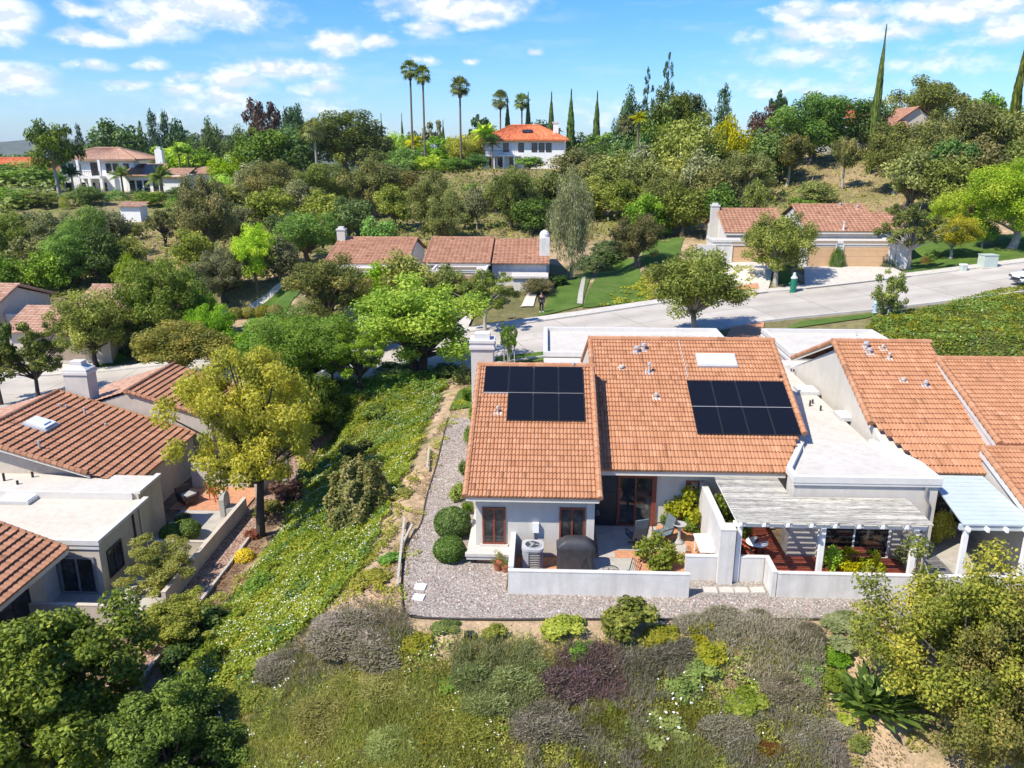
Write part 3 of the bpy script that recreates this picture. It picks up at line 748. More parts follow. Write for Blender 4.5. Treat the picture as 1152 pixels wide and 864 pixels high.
# solar panels
def slope_box(mb, x0, x1, s0, s1, h0, h1, E, sl):
    """box lying on a slope: s along the slope in y, h above it"""
    k = math.sqrt(1+sl*sl); c, s_ = 1/k, sl/k
    def p(x, s, h): return (x, E[0]+s*c-h*s_, E[1]+s*s_+h*c)
    V = [p(x0, s0, h0), p(x1, s0, h0), p(x1, s1, h0), p(x0, s1, h0), p(x0, s0, h1), p(x1, s0, h1), p(x1, s1, h1), p(x0, s1, h1)]
    mb.add(V, [(0, 3, 2, 1), (4, 5, 6, 7), (0, 1, 5, 4), (1, 2, 6, 5), (2, 3, 7, 6), (3, 0, 4, 7)])
    return [p(x0, s0, h1), p(x1, s0, h1), p(x1, s1, h1), p(x0, s1, h1)]
def solar(parent, x, s, E, sl, w=1.005, l=1.64):
    mb = MB(); slope_box(mb, x, x+w, s, s+l, .10, .145, E, sl)
    o = mb.build('solar_panel', 'dark_metal', parent)
    k = .018; t = MB(); V = slope_box(t, x+k, x+w-k, s+k, s+l-k, .146, .149, E, sl)
    mesh_np('cells', np.array(V), np.array([[0, 1, 2, 3]]), 'solar_cell', parent=o, uv=[(0, 0), (1, 0), (1, 1), (0, 1)])
sA = (29.5-wE[0])*math.sqrt(1+SL*SL)
for i in range(4): solar(wr, -2.46+i*1.022, sA+1.69, wE, (wR[1]-wE[1])/(wR[0]-wE[0]))
for i in range(3): solar(wr, -1.438+i*1.022, sA, wE, (wR[1]-wE[1])/(wR[0]-wE[0]))
slm = (mR[1]-mE[1])/(mR[0]-mE[0]); sB = (30.13-mE[0])*math.sqrt(1+slm*slm)
for j in range(2):
    for i in range(4): solar(mr, 6.1+i*1.022, sB+j*1.69, mE, slm)
t = MB(); slope_box(t, -2.44, 1.6, sA+1.652, sA+1.678, .06, .13, wE, SL); t.build('rail', 'galv', wr)
t = MB(); slope_box(t, 6.12, 10.15, sB+1.652, sB+1.678, .06, .13, mE, slm); t.build('rail', 'galv', mr)
# roof fittings
def skylight(parent, x0, x1, s0, s1, E, sl):
    t = MB(); slope_box(t, x0, x1, s0, s1, .0, .16, E, sl); o = t.build('skylight', 'galv', parent)
    t = MB(); slope_box(t, x0+.07, x1-.07, s0+.07, s1-.07, .161, .2, E, sl); t.build('skylight_dome', 'skylight_dome', o)
def sof(y, E, sl): return (y-E[0])*math.sqrt(1+sl*sl)
skylight(mr, 6.72, 8.46, sof(34.1, mE, slm), sof(34.95, mE, slm), mE, slm)
def rpt(px, py, E, sl):
    d = ray(px, py); t = (E[1]-sl*E[0]-CAMH)/(d[2]-sl*d[1]); return C0+d*t
def vent_pipe(parent, px, py, E, sl, h=.45, r=.055, cap=True, mat='galv'):
    p = rpt(px, py, E, sl); r *= .8; h *= .85; m_ = MB(); m_.tube([p, p+A(0, 0, h)], r, 10)
    if cap: m_.tube([p+A(0, 0, h), p+A(0, 0, h+.1)], r*1.7, 10)
    m_.obox((p[0], p[1], p[2]+.07), .34, .34, .015, rx=math.atan(sl))
    m_.build('vent_pipe', mat, parent)
vent_pipe(mr, 730, 421, mE, slm, .5, .06); vent_pipe(mr, 716, 398, mE, slm, .3, .09); vent_pipe(mr, 724, 395, mE, slm, .3, .09)
vent_pipe(mr, 699, 416, mE, slm, .12, .09, mat='concrete_light'); vent_pipe(mr, 738, 449, mE, slm, .2, .06, mat='concrete_light'); vent_pipe(wr, 560, 466, wE, SL, .28, .045, mat='concrete_light')
vent_pipe(mr, 876, 427, mE, slm, .22, .06, mat='tile'); vent_pipe(wr, 645, 415, wE, SL, .2, .04)
a_, b_ = rpt(763, 384, mE, slm), rpt(774, 427, mE, slm)
MB().tube([a_+A(0, 0, .09), b_+A(0, 0, .09)], .02, 6).build('conduit', 'galv', mr)
# flat-roofed bump between the two tiled roofs
poly = [(8.98, 26.78), (14.04, 26.78), (14.0, 28.3), (13.12, 30.6), (13.12, 42.2), (10.30, 42.2), (10.30, 30.4), (8.98, 27.6)]
fr = MB().prism(poly, -.05, 3.05).build('flat_roof_block', 'stucco', H)
sheet('roof_deck', [(9.05, 26.9), (13.98, 26.9), (13.95, 28.3), (13.05, 30.6), (13.05, 42.1), (10.36, 42.1), (10.36, 30.4), (9.05, 27.6)], 3.07, 'roof_flat', None, fr)
sheet('roof_deck', [(10.4, 33), (11.6, 33), (11.6, 41.5), (10.4, 41.5)], 3.076, 'roof_flat_warm', None, fr)
bx('cornice', 'trim', fr, 8.92, 26.70, 2.94, 14.1, 26.778, 3.03)
c = MB(); ZT = 3.27
def strip(mb, pts, w, z0, z1):
    """one mitred kerb along an open line of points"""
    P = [Vector((*p, 0)) for p in pts]; n = len(P); L = []
    for i in range(n):
        d0 = (P[i]-P[i-1]).normalized() if i else (P[1]-P[0]).normalized(); d1 = (P[i+1]-P[i]).normalized() if i < n-1 else d0
        a0 = Vector((-d0.y, d0.x, 0)); m_ = (a0+Vector((-d1.y, d1.x, 0))).normalized(); L.append(m_*(w/max(.3, m_.dot(a0))))
    V = []
    for i in range(n):
        a, b = P[i], P[i]+L[i]; V += [(a.x, a.y, z0), (b.x, b.y, z0), (b.x, b.y, z1), (a.x, a.y, z1)]
    Fs = [(0, 1, 2, 3), tuple((n-1)*4+k for k in (3, 2, 1, 0))]
    for i in range(n-1):
        for k in range(4): Fs.append((i*4+k, (i+1)*4+k, (i+1)*4+(k+1) % 4, i*4+(k+1) % 4))
    mb.add(V, Fs)
strip(c, [(10.22, 30.45), (8.90, 27.6), (8.90, 26.68), (14.12, 26.68), (14.08, 28.35), (13.2, 30.7)], .2, 3.04, ZT)
bx('parapet', 'trim', fr, 10.3, 42.0, 3.05, 13.2, 42.2, 3.25)
c.build('parapet', 'trim', fr)
def flat_skylight(parent, px, py, z, w=.75, d=.75):
    p = at(px, py, z); o = bx('skylight', 'galv', parent, p[0]-w/2, p[1]-d/2, z, p[0]+w/2, p[1]+d/2, z+.16)
    bx('skylight_dome', 'skylight_dome', o, p[0]-w/2+.07, p[1]-d/2+.07, z+.161, p[0]+w/2-.07, p[1]+d/2-.07, z+.2)
flat_skylight(fr, 907, 441, 3.07, .95, 1.1); flat_skylight(fr, 954, 470, 3.07, 1.0, 1.0)
for px, py, h in ((911, 457, .35), (914, 454, .25), (923, 462, .3), (899, 417, .15), (893, 418, .15), (967, 476, .15)):
    p = at(px, py, 3.07); MB().tube([p, p+A(0, 0, h*.8)], .045, 8).build('vent_pipe', 'dark_metal', fr)
MB().tube([at(915, 415, 3.1), at(951, 440, 3.1), at(980, 462, 3.1)], .03, 6).build('conduit', 'trim', fr)
# garage block with parapet behind
gb = MB().box(0.02, 45.2, -.2, 11.2, 51.9, 2.8).build('garage_block', 'stucco', H)
sheet('roof_deck', [(.1, 45.3), (11.1, 45.3), (11.1, 51.8), (.1, 51.8)], 2.805, 'roof_flat', None, gb)
c = MB(); c.box(-.06, 45.12, 2.80, 11.28, 45.36, 3.06); c.box(-.06, 51.7, 2.80, 11.28, 51.98, 3.06); c.box(-.06, 45.36, 2.80, .2, 51.7, 3.06); c.box(11.02, 45.36, 2.80, 11.28, 51.7, 3.06)
c.box(-.04, 45.10, 2.52, 11.26, 45.2, 2.66); c.build('parapet', 'trim', gb)
# chimney at the wing's rear corner
ch = MB(); p = at(547, 404, 4.6)
cxx, cyy = -2.95, 37.2
ch.box(cxx-.52, cyy-.5, 1.5, cxx+.52, cyy+.5, 5.3); chm = ch.build('chimney', 'stucco', wr)
c = MB(); c.box(cxx-.60, cyy-.58, 5.3, cxx+.60, cyy+.58, 5.42); c.box(cxx-.56, cyy-.54, 5.421, cxx+.56, cyy+.54, 5.6); c.box(cxx-.60, cyy-.58, 5.601, cxx+.60, cyy+.58, 5.72)
c.box(cxx-.36, cyy-.34, 5.721, cxx+.36, cyy+.34, 6.0); c.build('chimney_cap', 'trim', chm)
# openings of the wing
window(H, -2.18, -1.33, .52, 1.98, 26.48, 2)
window(H, .62, 1.54, .52, 2.02, 26.48, 2)
for (x0, x1) in ((-2.18, -1.33), (.62, 1.54)):
    bx('sill', 'stucco', H, x0-.08, 26.36, .44, x1+.08, 26.476, .515)
lg = MB(); lg.box(-2.72, 25.78, .22, -1.0, 26.475, .44); lg.box(-2.72, 26.48, .22, -2.43, 29.5, .44); lg.box(-2.76, 25.74, .36, -.98, 25.9, .47); lg.build('planter_ledge', 'stucco', H)
bx('ledge_foot', 'brick', H, -2.35, 26.0, -.02, -1.75, 26.4, .22)
bx('corner_post', 'stucco', H, 1.6, 26.38, -.02, 1.88, 26.475, 2.5)
# glazed door and dark doorway under the main eave
sd_ = MB(); sd_.box(2.95, 29.06, .02, 3.05, 29.147, 2.2); sd_.box(4.28, 29.06, .02, 4.46, 29.147, 2.2); sd_.box(3.05, 29.06, 2.1, 4.28, 29.147, 2.2); sd_.box(3.05, 29.06, .02, 4.28, 29.147, .12); sd_.box(3.62, 29.065, .12, 3.68, 29.14, 2.1)
sdo = sd_.build('sliding_door', 'red_frame', H); bx('pane', 'glass', sdo, 3.05, 29.11, .12, 4.28, 29.135, 2.1)
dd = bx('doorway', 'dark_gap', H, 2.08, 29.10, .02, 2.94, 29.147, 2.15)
bx('screen_door', 'dark_metal', dd, 2.12, 29.06, .02, 2.9, 29.095, 1.5)
window(H, 5.6, 6.3, .9, 2.0, 29.15, 1)
# box and downpipes on walls
eb = MB(); eb.box(-.35, 26.33, 1.05, -.12, 26.475, 1.42); ebo = eb.build('meter_box', 'white_plastic', H)
MB().tube([(-.28, 26.42, 1.05), (-.28, 26.42, .1)], .03, 8).build('conduit', 'metal_grey', H)
MB().tube([(2.25, 28.46, 2.5), (2.2, 28.9, 2.2), (2.0, 29.05, 2.1), (2.0, 29.05, .05)], .04, 8).build('downpipe', 'trim', H)
MB().tube([(13.6, 26.71, 2.93), (13.6, 26.71, 2.6), (13.75, 26.71, 2.3), (13.75, 26.71, .05)], .05, 8).build('downpipe', 'metal_grey', fr)
lm = MB(); lm.lathe([(.02, 0), (.07, .02), (.08, .16), (.05, .22), (.01, .25)], (1.98, 26.42, 1.75), 8); lm.build('wall_lamp', 'dark_metal', H)
# slider and walls below the pergola
s2 = MB(); s2.box(7.6, 29.07, .05, 9.15, 29.147, .12); s2.box(7.6, 29.07, 1.95, 9.15, 29.147, 2.05); s2.box(7.6, 29.07, .12, 7.68, 29.147, 1.95); s2.box(9.07, 29.07, .12, 9.15, 29.147, 1.95)
s2o = s2.build('sliding_door', 'white_paint', H); bx('pane', 'glass', s2o, 7.68, 29.11, .12, 9.07, 29.135, 1.95)
s3 = MB(); s3.box(10.0, 26.71, .05, 12.6, 26.777, .12); s3.box(10.0, 26.71, 1.95, 12.6, 26.777, 2.05); s3.box(10, 26.71, .12, 10.08, 26.777, 1.95); s3.box(12.52, 26.71, .12, 12.6, 26.777, 1.95); s3.box(11.27, 26.71, .12, 11.33, 26.777, 1.95)
s3o = s3.build('sliding_door', 'white_paint', fr); bx('pane', 'glass', s3o, 10.08, 26.74, .12, 12.52, 26.765, 1.95)

# ================================================================== attached house on the right
H2 = thing('townhouse', (18, 32, 0), 'attached stucco townhouse whose tile roofs step down beyond the flat white roof', 'house')
mb = MB()
mb.xprism([(29.2, -.05), (29.2, 2.8), (36.0, 5.68), (42.6, 2.9), (42.6, -.05)], 13.35, 17.0)
mb.xprism([(29.0, -.05), (29.0, 3.4), (34.5, 5.2), (42.6, 2.9), (42.6, -.05)], 17.2, 26.4)
mb.xprism([(25.2, -.05), (25.2, 2.3), (28.9, 3.3), (28.9, -.05)], 16.6, 26.4)
mb.build('wall', 'stucco', H2)
P1 = A(13.1, 28.5, 2.7); V1 = A(0, 7.5, 3.27)
r1 = tile_roof('roof', P1+V1/3, (4.3, 0, 0), V1*2/3, 'tile', H2)
for i in range(7): tile_roof('lower_course', P1+V1*i/21+A(1.45-i*.2, 0, 0), (2.85+i*.2, 0, 0), V1/21, 'tile', r1)
tile_roof('rear_slope', (13.1, 41.6, 3.75), (4.3, 0, 0), (0, -5.6, 2.22), 'tile', r1, course=.5, seg=4)
barrel_line('ridge_cap', (13.05, 36, 6.03), (17.45, 36, 6.03), 'tile', r1, .13)
barrel_line('rake_cap', P1+V1*.33+A(.05, 0, .05), P1+V1+A(.05, 0, .05), 'tile', r1, .125)
barrel_line('rake_cap', (13.15, 41.6, 3.8), (13.15, 36, 6.02), 'tile', r1, .125)
f = MB(); f.box(14.4, 28.56, 2.5, 17.4, 28.6, 2.68)
f.xprism([(31.0, 3.74), (31.0, 3.62), (36, 5.80), (36, 5.92), (41.5, 3.74), (41.5, 3.62), (36, 5.79)][:4], 13.12, 13.17)
f.xprism([(36, 5.80), (36, 5.92), (41.5, 3.74), (41.5, 3.62)], 13.12, 13.17); f.build('fascia', 'fascia', r1)
vent_pipe(r1, 974, 393, (28.5, 2.7), .436, .3, .09); vent_pipe(r1, 978, 399, (28.5, 2.7), .436, .25, .07); vent_pipe(r1, 1000, 405, (28.5, 2.7), .436, .3, .05, mat='concrete_light')
vent_pipe(r1, 1016, 430, (28.5, 2.7), .436, .12, .07, mat='concrete_light'); vent_pipe(r1, 1041, 436, (28.5, 2.7), .436, .25, .07)
vent_pipe(r1, 993, 394, (28.5, 2.7), .436, .2, .05, mat='concrete_light')
P2_ = A(17.15, 29.0, 3.72); V2_ = A(0, 5.6, 1.85)
r2 = tile_roof('roof', P2_, (9.3, 0, 0), V2_, 'tile', H2)
tile_roof('rear_slope', (17.15, 42.8, 2.8), (9.3, 0, 0), (0, 34.6-42.8, 5.57-2.8), 'tile', r2, course=.5, seg=4)
barrel_line('ridge_cap', (17.1, 34.6, 5.62), (26.5, 34.6, 5.62), 'tile', r2, .13)
barrel_line('rake_cap', P2_+A(.05, 0, .05), P2_+V2_+A(.05, 0, .05), 'tile', r2, .125)
f = MB(); f.xprism([(29.0, 3.70), (29.0, 3.46), (34.6, 5.31), (34.6, 5.55)], 17.13, 17.18); f.xprism([(29.0, 3.44), (29.0, 2.9), (34.6, 4.9), (34.6, 5.29)], 17.19, 17.24); f.build('fascia', 'trim', r2)
t = MB(); slope_box(t, 20.9, 22.4, 4.5, 5.0, .02, .2, (29.0, 3.72), 1.85/5.6); t.build('roof_vent', 'concrete_light', r2)
P3_ = A(16.5, 24.6, 2.35); V3_ = A(0, 4.35, 1.22)
r3 = tile_roof('roof', P3_, (9.95, 0, 0), V3_, 'tile', H2)
barrel_line('rake_cap', P3_+A(.05, 0, .05), P3_+V3_+A(.05, 0, .05), 'tile', r3, .125)
barrel_line('ridge_cap', P3_+V3_+A(-.05, 0, .05), P3_+V3_+A(9.9, 0, .05), 'tile', r3, .1)
f = MB(); f.xprism([(24.6, 2.33), (24.6, 2.1), (28.95, 3.32), (28.95, 3.55)], 16.47, 16.53); f.box(16.5, 24.64, 2.12, 26.4, 24.68, 2.33); f.build('fascia', 'trim', r3)
g2 = MB().box(14.3, 45.6, -.1, 21.3, 52.0, 2.8).build('garage_block', 'stucco', H2)
sheet('roof_deck', [(14.4, 45.7), (21.2, 45.7), (21.2, 51.9), (14.4, 51.9)], 2.805, 'roof_flat', None, g2)
c = MB(); c.box(14.22, 45.5, 2.80, 21.38, 45.76, 3.06); c.box(14.22, 51.8, 2.80, 21.38, 52.06, 3.06); c.box(14.22, 45.76, 2.80, 14.48, 51.8, 3.06); c.box(21.12, 45.76, 2.80, 21.38, 51.8, 3.06)
c.box(14.2, 45.5, 2.5, 14.3, 52.06, 2.66); c.build('parapet', 'trim', g2)
MB().box(13.3, 42.6, -.05, 18, 45.6, 2.6).build('link_wall', 'stucco', H2)
p = at(963, 378, 2.8); MB().tube([p, p+A(0, 0, .2)], .07, 8).build('vent_pipe', 'galv', g2)
window(H2, 15.2, 16.6, .2, 2.0, 29.2, 2, 'white_paint')

# ================================================================== neighbours down the slope on the left
HA = thing('house', (-24, 40, -4), 'stucco house below the slope with gabled tile roof, dome skylight and chimney', 'house')
ea = .318
rx, rz = -28.3, .80                                    # ridge
ex, ez = -20.4, rz-ea*(-20.4+28.3)                     # eave on the slope side
mb = MB(); mb.yprism([(-34.3, -4.05), (-34.3, rz-ea*6-.12), (rx, rz-.12), (-20.6, rz-ea*7.7-.12), (-20.6, -4.05)], 36.3, 43.4); mb.build('wall', 'stucco_beige', HA)
ra = tile_roof('roof', (ex, 35.75+.0, ez), (0, 7.8, 0), (rx-ex, 0, rz-ez), 'tile_brown', HA, per=.3, course=.40, amp=.02, step=.09)
tile_roof('far_slope', (-35.0, 35.75, rz-ea*6.7), (0, 7.8, 0), (6.7, 0, ea*6.7), 'tile_pale', ra, per=.3)  # paler tile colour paints in the sunlight on this sun-facing slope
barrel_line('ridge_cap', (rx, 35.7, rz+.06), (rx, 43.6, rz+.06), 'tile_brown', ra, .13)
barrel_line('rake_cap', (-22.5, 35.78, rz-ea*5.8+.06), (rx, 35.78, rz+.05), 'tile_brown', ra, .125, .3)
barrel_line('rake_cap', (ex, 43.5, ez+.06), (rx, 43.5, rz+.05), 'tile_brown', ra, .11)
f = MB(); f.yprism([(-22.4, rz-ea*5.9-.02), (-22.4, rz-ea*5.9-.16), (rx, rz-.2), (rx, rz-.04)], 35.74, 35.79); f.build('fascia', 'fascia', ra)
def rptx(px, py, x0, z0, sl):        # slope descending to +x
    d = ray(px, py); t = (z0+sl*x0-CAMH)/(d[2]+sl*d[0]); return C0+d*t
a_ = rptx(46, 480, rx, rz, ea); m_ = MB()
for k, (w, h0, h1) in enumerate(((.62, 0, .14),)): m_.obox((a_[0], a_[1], a_[2]+.1), 1.3, 1.2, .2, ry=math.atan(ea))
so = m_.build('skylight', 'galv', ra); dm = MB(); dm.obox((a_[0]+.03, a_[1], a_[2]+.25), 1.1, 1.0, .08, ry=math.atan(ea)); dm.obox((a_[0]+.045, a_[1], a_[2]+.32), .7, .6, .06, ry=math.atan(ea)); dm.build('skylight_dome', 'skylight_dome', so)
for px, py, h in ((96, 468, .5), (45, 506, .5), (68, 459, .25), (75, 460, .25), (119, 480, .2)):
    p = rptx(px, py, rx, rz, ea); MB().tube([p, p+A(0, 0, h)], .06, 8).build('vent_pipe', 'galv', ra)
# second, smaller gable behind
HAr2x, z2 = -24.4, .75
rb2 = tile_roof('rear_gable', (-19.2, 43.7, z2-.32*5.2), (0, 6.2, 0), (-5.2, 0, .32*5.2), 'tile_brown', HA, per=.3, course=.40, amp=.02, step=.09)
tile_roof('far_slope', (-28.6, 43.7, z2-.32*4.2), (0, 6.2, 0), (4.2, 0, .32*4.2), 'tile_pale', rb2, per=.3)  # sunlit side again put into the colour by paler tiles
barrel_line('ridge_cap', (HAr2x, 43.6, z2+.06), (HAr2x, 50, z2+.06), 'tile_brown', rb2, .13)
barrel_line('rake_cap', (-19.2, 43.72, z2-.32*5.2+.05), (HAr2x, 43.72, z2+.05), 'tile_brown', rb2, .12, .3)
MB().yprism([(-28.4, -4.05), (-28.4, z2-.32*4.0-.1), (HAr2x, z2-.12), (-19.6, z2-.32*4.8-.1), (-19.6, -4.05)], 43.8, 49.6).build('rear_wall', 'stucco_beige', HA)
cp = at(97, 446, .5); cx_, cy_ = cp[0], cp[1]+.3
cx_, cy_ = -27.2, 44.2
cx_ -= .1; chm = MB().box(cx_-.7, cy_-.5, -1, cx_+.7, cy_+.5, 1.75).build('chimney', 'stucco', HA)
c = MB(); c.box(cx_-.77, cy_-.57, 1.75, cx_+.77, cy_+.57, 1.9); c.box(cx_-.72, cy_-.52, 1.901, cx_+.72, cy_+.52, 2.05); c.add([(cx_-.7, cy_-.5, 2.051), (cx_+.7, cy_-.5, 2.051), (cx_+.7, cy_+.5, 2.051), (cx_-.7, cy_+.5, 2.051), (cx_-.38, cy_-.3, 2.25), (cx_+.38, cy_-.3, 2.25), (cx_+.38, cy_+.3, 2.25), (cx_-.38, cy_+.3, 2.25)], [(4, 5, 6, 7), (0, 1, 5, 4), (1, 2, 6, 5), (2, 3, 7, 6), (3, 0, 4, 7)])
c.box(cx_-.36, cy_-.28, 2.251, cx_+.36, cy_+.28, 2.5); c.build('chimney_cap', 'trim', chm)
# flat-roofed front
ya = float(at(80, 556, -1.35)[1])
fa = MB(); fa.box(-36, ya, -4.05, -19.15, 36.3, -1.28); fa.box(-36, 29.72, -4.05, -18.75, ya, -1.55); fao = fa.build('flat_roof_block', 'stucco_beige', HA)
sheet('roof_deck', [(-36, ya+.05), (-19.3, ya+.05), (-19.3, 36.2), (-36, 36.2)], -1.275, 'roof_flat', None, fao)
sheet('roof_deck', [(-36, 29.85), (-18.9, 29.85), (-18.9, ya-.02), (-36, ya-.02)], -1.545, 'roof_flat_warm', None, fao)
c = MB(); c.box(-36, 29.62, -1.62, -18.65, 29.84, -1.40); c.box(-36, 29.65, -1.82, -18.68, 29.72, -1.70); c.box(-18.9, 29.84, -1.545, -18.65, ya, -1.40); c.box(-36, ya-.12, -1.54, -19.4, ya, -1.2); c.box(-19.3, ya, -1.275, -19.05, 36.3, -1.14)
c.build('parapet', 'trim', fao)
flat_skylight(fao, 21, 563, -1.54, 1.6, 1.0)
for px, py, h in ((5, 541, .4), (37, 537, .3), (20, 545, .2)):
    p = at(px, py, -1.28); MB().tube([p, p+A(0, 0, h)], .06, 8).build('vent_pipe', 'dark_metal', fao)
s4 = MB(); s4.box(-20.6, 29.66, -3.95, -19.0, 29.717, -3.85); s4.box(-20.6, 29.66, -2.3, -19.0, 29.717, -2.2); s4.box(-20.6, 29.66, -3.85, -20.5, 29.717, -2.3); s4.box(-19.1, 29.66, -3.85, -19.0, 29.717, -2.3); s4.box(-19.84, 29.66, -3.85, -19.76, 29.717, -2.3)
s4o = s4.build('sliding_door', 'metal_grey', HA); bx('pane', 'glass', s4o, -20.5, 29.69, -3.85, -19.1, 29.71, -2.3)
window(HA, 30.2, 31.4, -3.5, -2.2, -18.75, 2, 'dark_metal', dirx=False, face=1)
window(HA, 36.75, 38.1, -3.9, -1.9, -20.6, 2, 'metal_grey', dirx=False, face=1)
MB().tube([(-18.7, 32.6, -1.5), (-18.7, 32.6, -3.9)], .05, 8).build('downpipe', 'dark_metal', HA)
MB().tube([(-18.7, 33.2, -1.5), (-18.7, 33.2, -3.9)], .035, 8).build('downpipe', 'metal_grey', HA)

HB = thing('house', (-24, 25, -4.6), 'brown-tiled house corner at the frame edge, nearest house beside the dark green tree', 'house')
eb_ = .40; bxr, bze = -27.0, -1.6
rb = tile_roof('roof', (-19.75, 18.0, bze), (0, 11.3, 0), (bxr+19.75, 0, eb_*(-19.75-bxr)), 'tile_brown', HB, per=.3, course=.36, amp=.02, step=.09)
barrel_line('rake_cap', (-19.8, 29.25, bze+.05), (bxr, 29.25, bze+eb_*7.25+.05), 'tile_brown', rb, .11, .3)
tile_roof('far_slope', (bxr-7, 18, bze+eb_*.25), (0, 11.3, 0), (7, 0, eb_*7), 'tile_pale', rb, per=.35)  # lighter tile colour stands in for sun on the left slope
f = MB(); f.box(-19.82, 18, bze-.22, -19.78, 29.3, bze-.02); f.build('fascia', 'fascia', rb)
MB().yprism([(-33, -5), (-33, -1.6), (bxr, bze+eb_*7.25-.2), (-20.6, bze+eb_*.85-.15), (-20.6, -5)], 18.3, 28.6).build('wall', 'stucco_beige', HB)
window(HB, 25.6, 27.6, -4.3, -2.3, -20.6, 2, 'dark_metal', dirx=False, face=1)
MB().box(-21.6, 28.6, -4.4, -20.66, 29.6, -1.75).build('entry_pier', 'stucco_grey', HB)

# ================================================================== houses across the street
def far_tiles(name, x0, x1, E, Rr, mat, parent): return tile_roof(name, (x0, *E), (x1-x0, 0, 0), (0, Rr[0]-E[0], Rr[1]-E[1]), mat, parent, per=.42, course=.42, amp=.045, seg=4)
def row_house(label, x0, x1, yf, zb, he, yr, zr, mat, wallm, depthb=6, flat=None, chim=None):
    h = thing('row_house', ((x0+x1)/2, yf+3, zb), label, 'house', 'row houses across the street')
    MB().xprism([(yf+.5, zb-.4), (yf+.5, he-.12), (yr, zr-.15), (yr+depthb, he-.1), (yr+depthb, zb-.4)], x0+.3, x1-.3).build('wall', wallm, h)
    r = far_tiles('roof', x0, x1, (yf, he), (yr, zr), mat, h)
    far_tiles('rear_slope', x0, x1, (yr+depthb+.4, he-.1), (yr, zr), mat, r)
    barrel_line('ridge_cap', (x0, yr, zr+.05), (x1, yr, zr+.05), mat, r, .14, .45)
    for x in (x0+.1, x1-.1): barrel_line('rake_cap', (x, yf, he+.04), (x, yr, zr+.04), mat, r, .11, .45)
    bx('fascia', 'fascia', r, x0, yf+.06, he-.22, x1, yf+.1, he-.02)
    if chim:
        cx, cy2, cz = chim; c = MB().box(cx-.42, cy2-.38, zb+1, cx+.42, cy2+.38, cz).build('chimney', 'stucco', h)
        t = MB(); t.box(cx-.48, cy2-.44, cz, cx+.48, cy2+.44, cz+.15); t.box(cx-.28, cy2-.25, cz+.151, cx+.28, cy2+.25, cz+.36); t.build('chimney_cap', 'trim', c)
    return h, r
def garage_front(h, x0, x1, y0, y1, zb, zt, doors, mat='stucco_white', dm='garage_door', band=True):
    b = MB().box(x0, y0, zb-.5, x1, y1, zt-.12).build('garage_block', mat, h)
    sheet('roof_deck', [(x0+.1, y0+.1), (x1-.1, y0+.1), (x1-.1, y1), (x0+.1, y1)], zt-.115, 'roof_flat', None, b)
    c = MB(); c.box(x0-.06, y0-.08, zt-.24, x1+.06, y0+.16, zt); c.box(x0-.06, y0+.16, zt-.24, x0+.16, y1, zt); c.box(x1-.16, y0+.16, zt-.24, x1+.06, y1, zt)
    if band: c.box(x0-.04, y0-.05, zt-.55, x1+.04, y0, zt-.42)
    c.build('parapet', 'trim', b)
    for (a, bb) in doors:
        d = MB(); n = 4; hh = 2.2
        for k in range(n): d.box(a, y0-.03, zb+.02+k*hh/n+.006, bb, y0-.003, zb+.02+(k+1)*hh/n-.006)
        do = d.build('garage_door', dm, b)
        t = MB(); t.box(a-.12, y0-.12, zb, a-.005, y0-.003, zb+2.36); t.box(bb+.005, y0-.12, zb, bb+.12, y0-.003, zb+2.36); t.box(a-.004, y0-.12, zb+2.24, bb+.004, y0-.003, zb+2.36); t.build('door_frame', 'trim', do)
        bx('lintel', 'garage_door_brown', do, a-.11, y0-.10, zb+2.37, bb+.11, y0-.004, zb+2.62)
    return b
# the white pair up the street
z = 3.15
q0, q1 = atY(902, 262, 82)[0], atY(989, 262, 82)[0]
hE, rE = row_house('white row house with double and single tan garage doors and low brown tile roof', 26.0, 33.6, 82.3, z, 6.35, 87.8, 8.55, 'tile_far', 'stucco_white')
b = garage_front(hE, 22.8, 33.9, 79.4, 82.8, z, 5.75, [(25.5, 28.1), (28.9, 33.2)])
bx('gate', 'dark_metal', b, 23.0, 79.33, z, 24.6, 79.397, z+2.0)
rE2 = far_tiles('lower_roof', 33.8, 37.5, (84.0, 6.2), (88, 7.8), 'tile_far', hE); bx('side_wall', 'stucco_white', hE, 33.9, 84.3, z-.3, 37.2, 90, 6.0)
bx('entry_pillar', 'stucco_white', hE, 33.95, 79.2, z-.2, 35.1, 80.2, z+2.5)
vent_pipe(rE, 945, 232, (82.3, 6.35), .40, .3, .1, mat='concrete_light'); vent_pipe(rE, 964, 235, (82.3, 6.35), .40, .3, .12, mat='concrete_light'); vent_pipe(rE, 949, 259, (82.3, 6.35), .40, .9, .1, mat='trim')
hD, rD = row_house('white row house with one tan garage door behind the olive street trees', 18.6, 25.2, 85.2, 2.7, 5.9, 90.4, 7.9, 'tile_far', 'stucco_white', chim=(18.5, 90.3, 8.25))
garage_front(hD, 16.9, 23.4, 82.3, 85.6, 2.7, 5.5, [(18.9, 23.0)])
bx('screen_wall', 'stucco_white', hD, 15.2, 82.0, 2.2, 17.2, 82.3, 5.0)
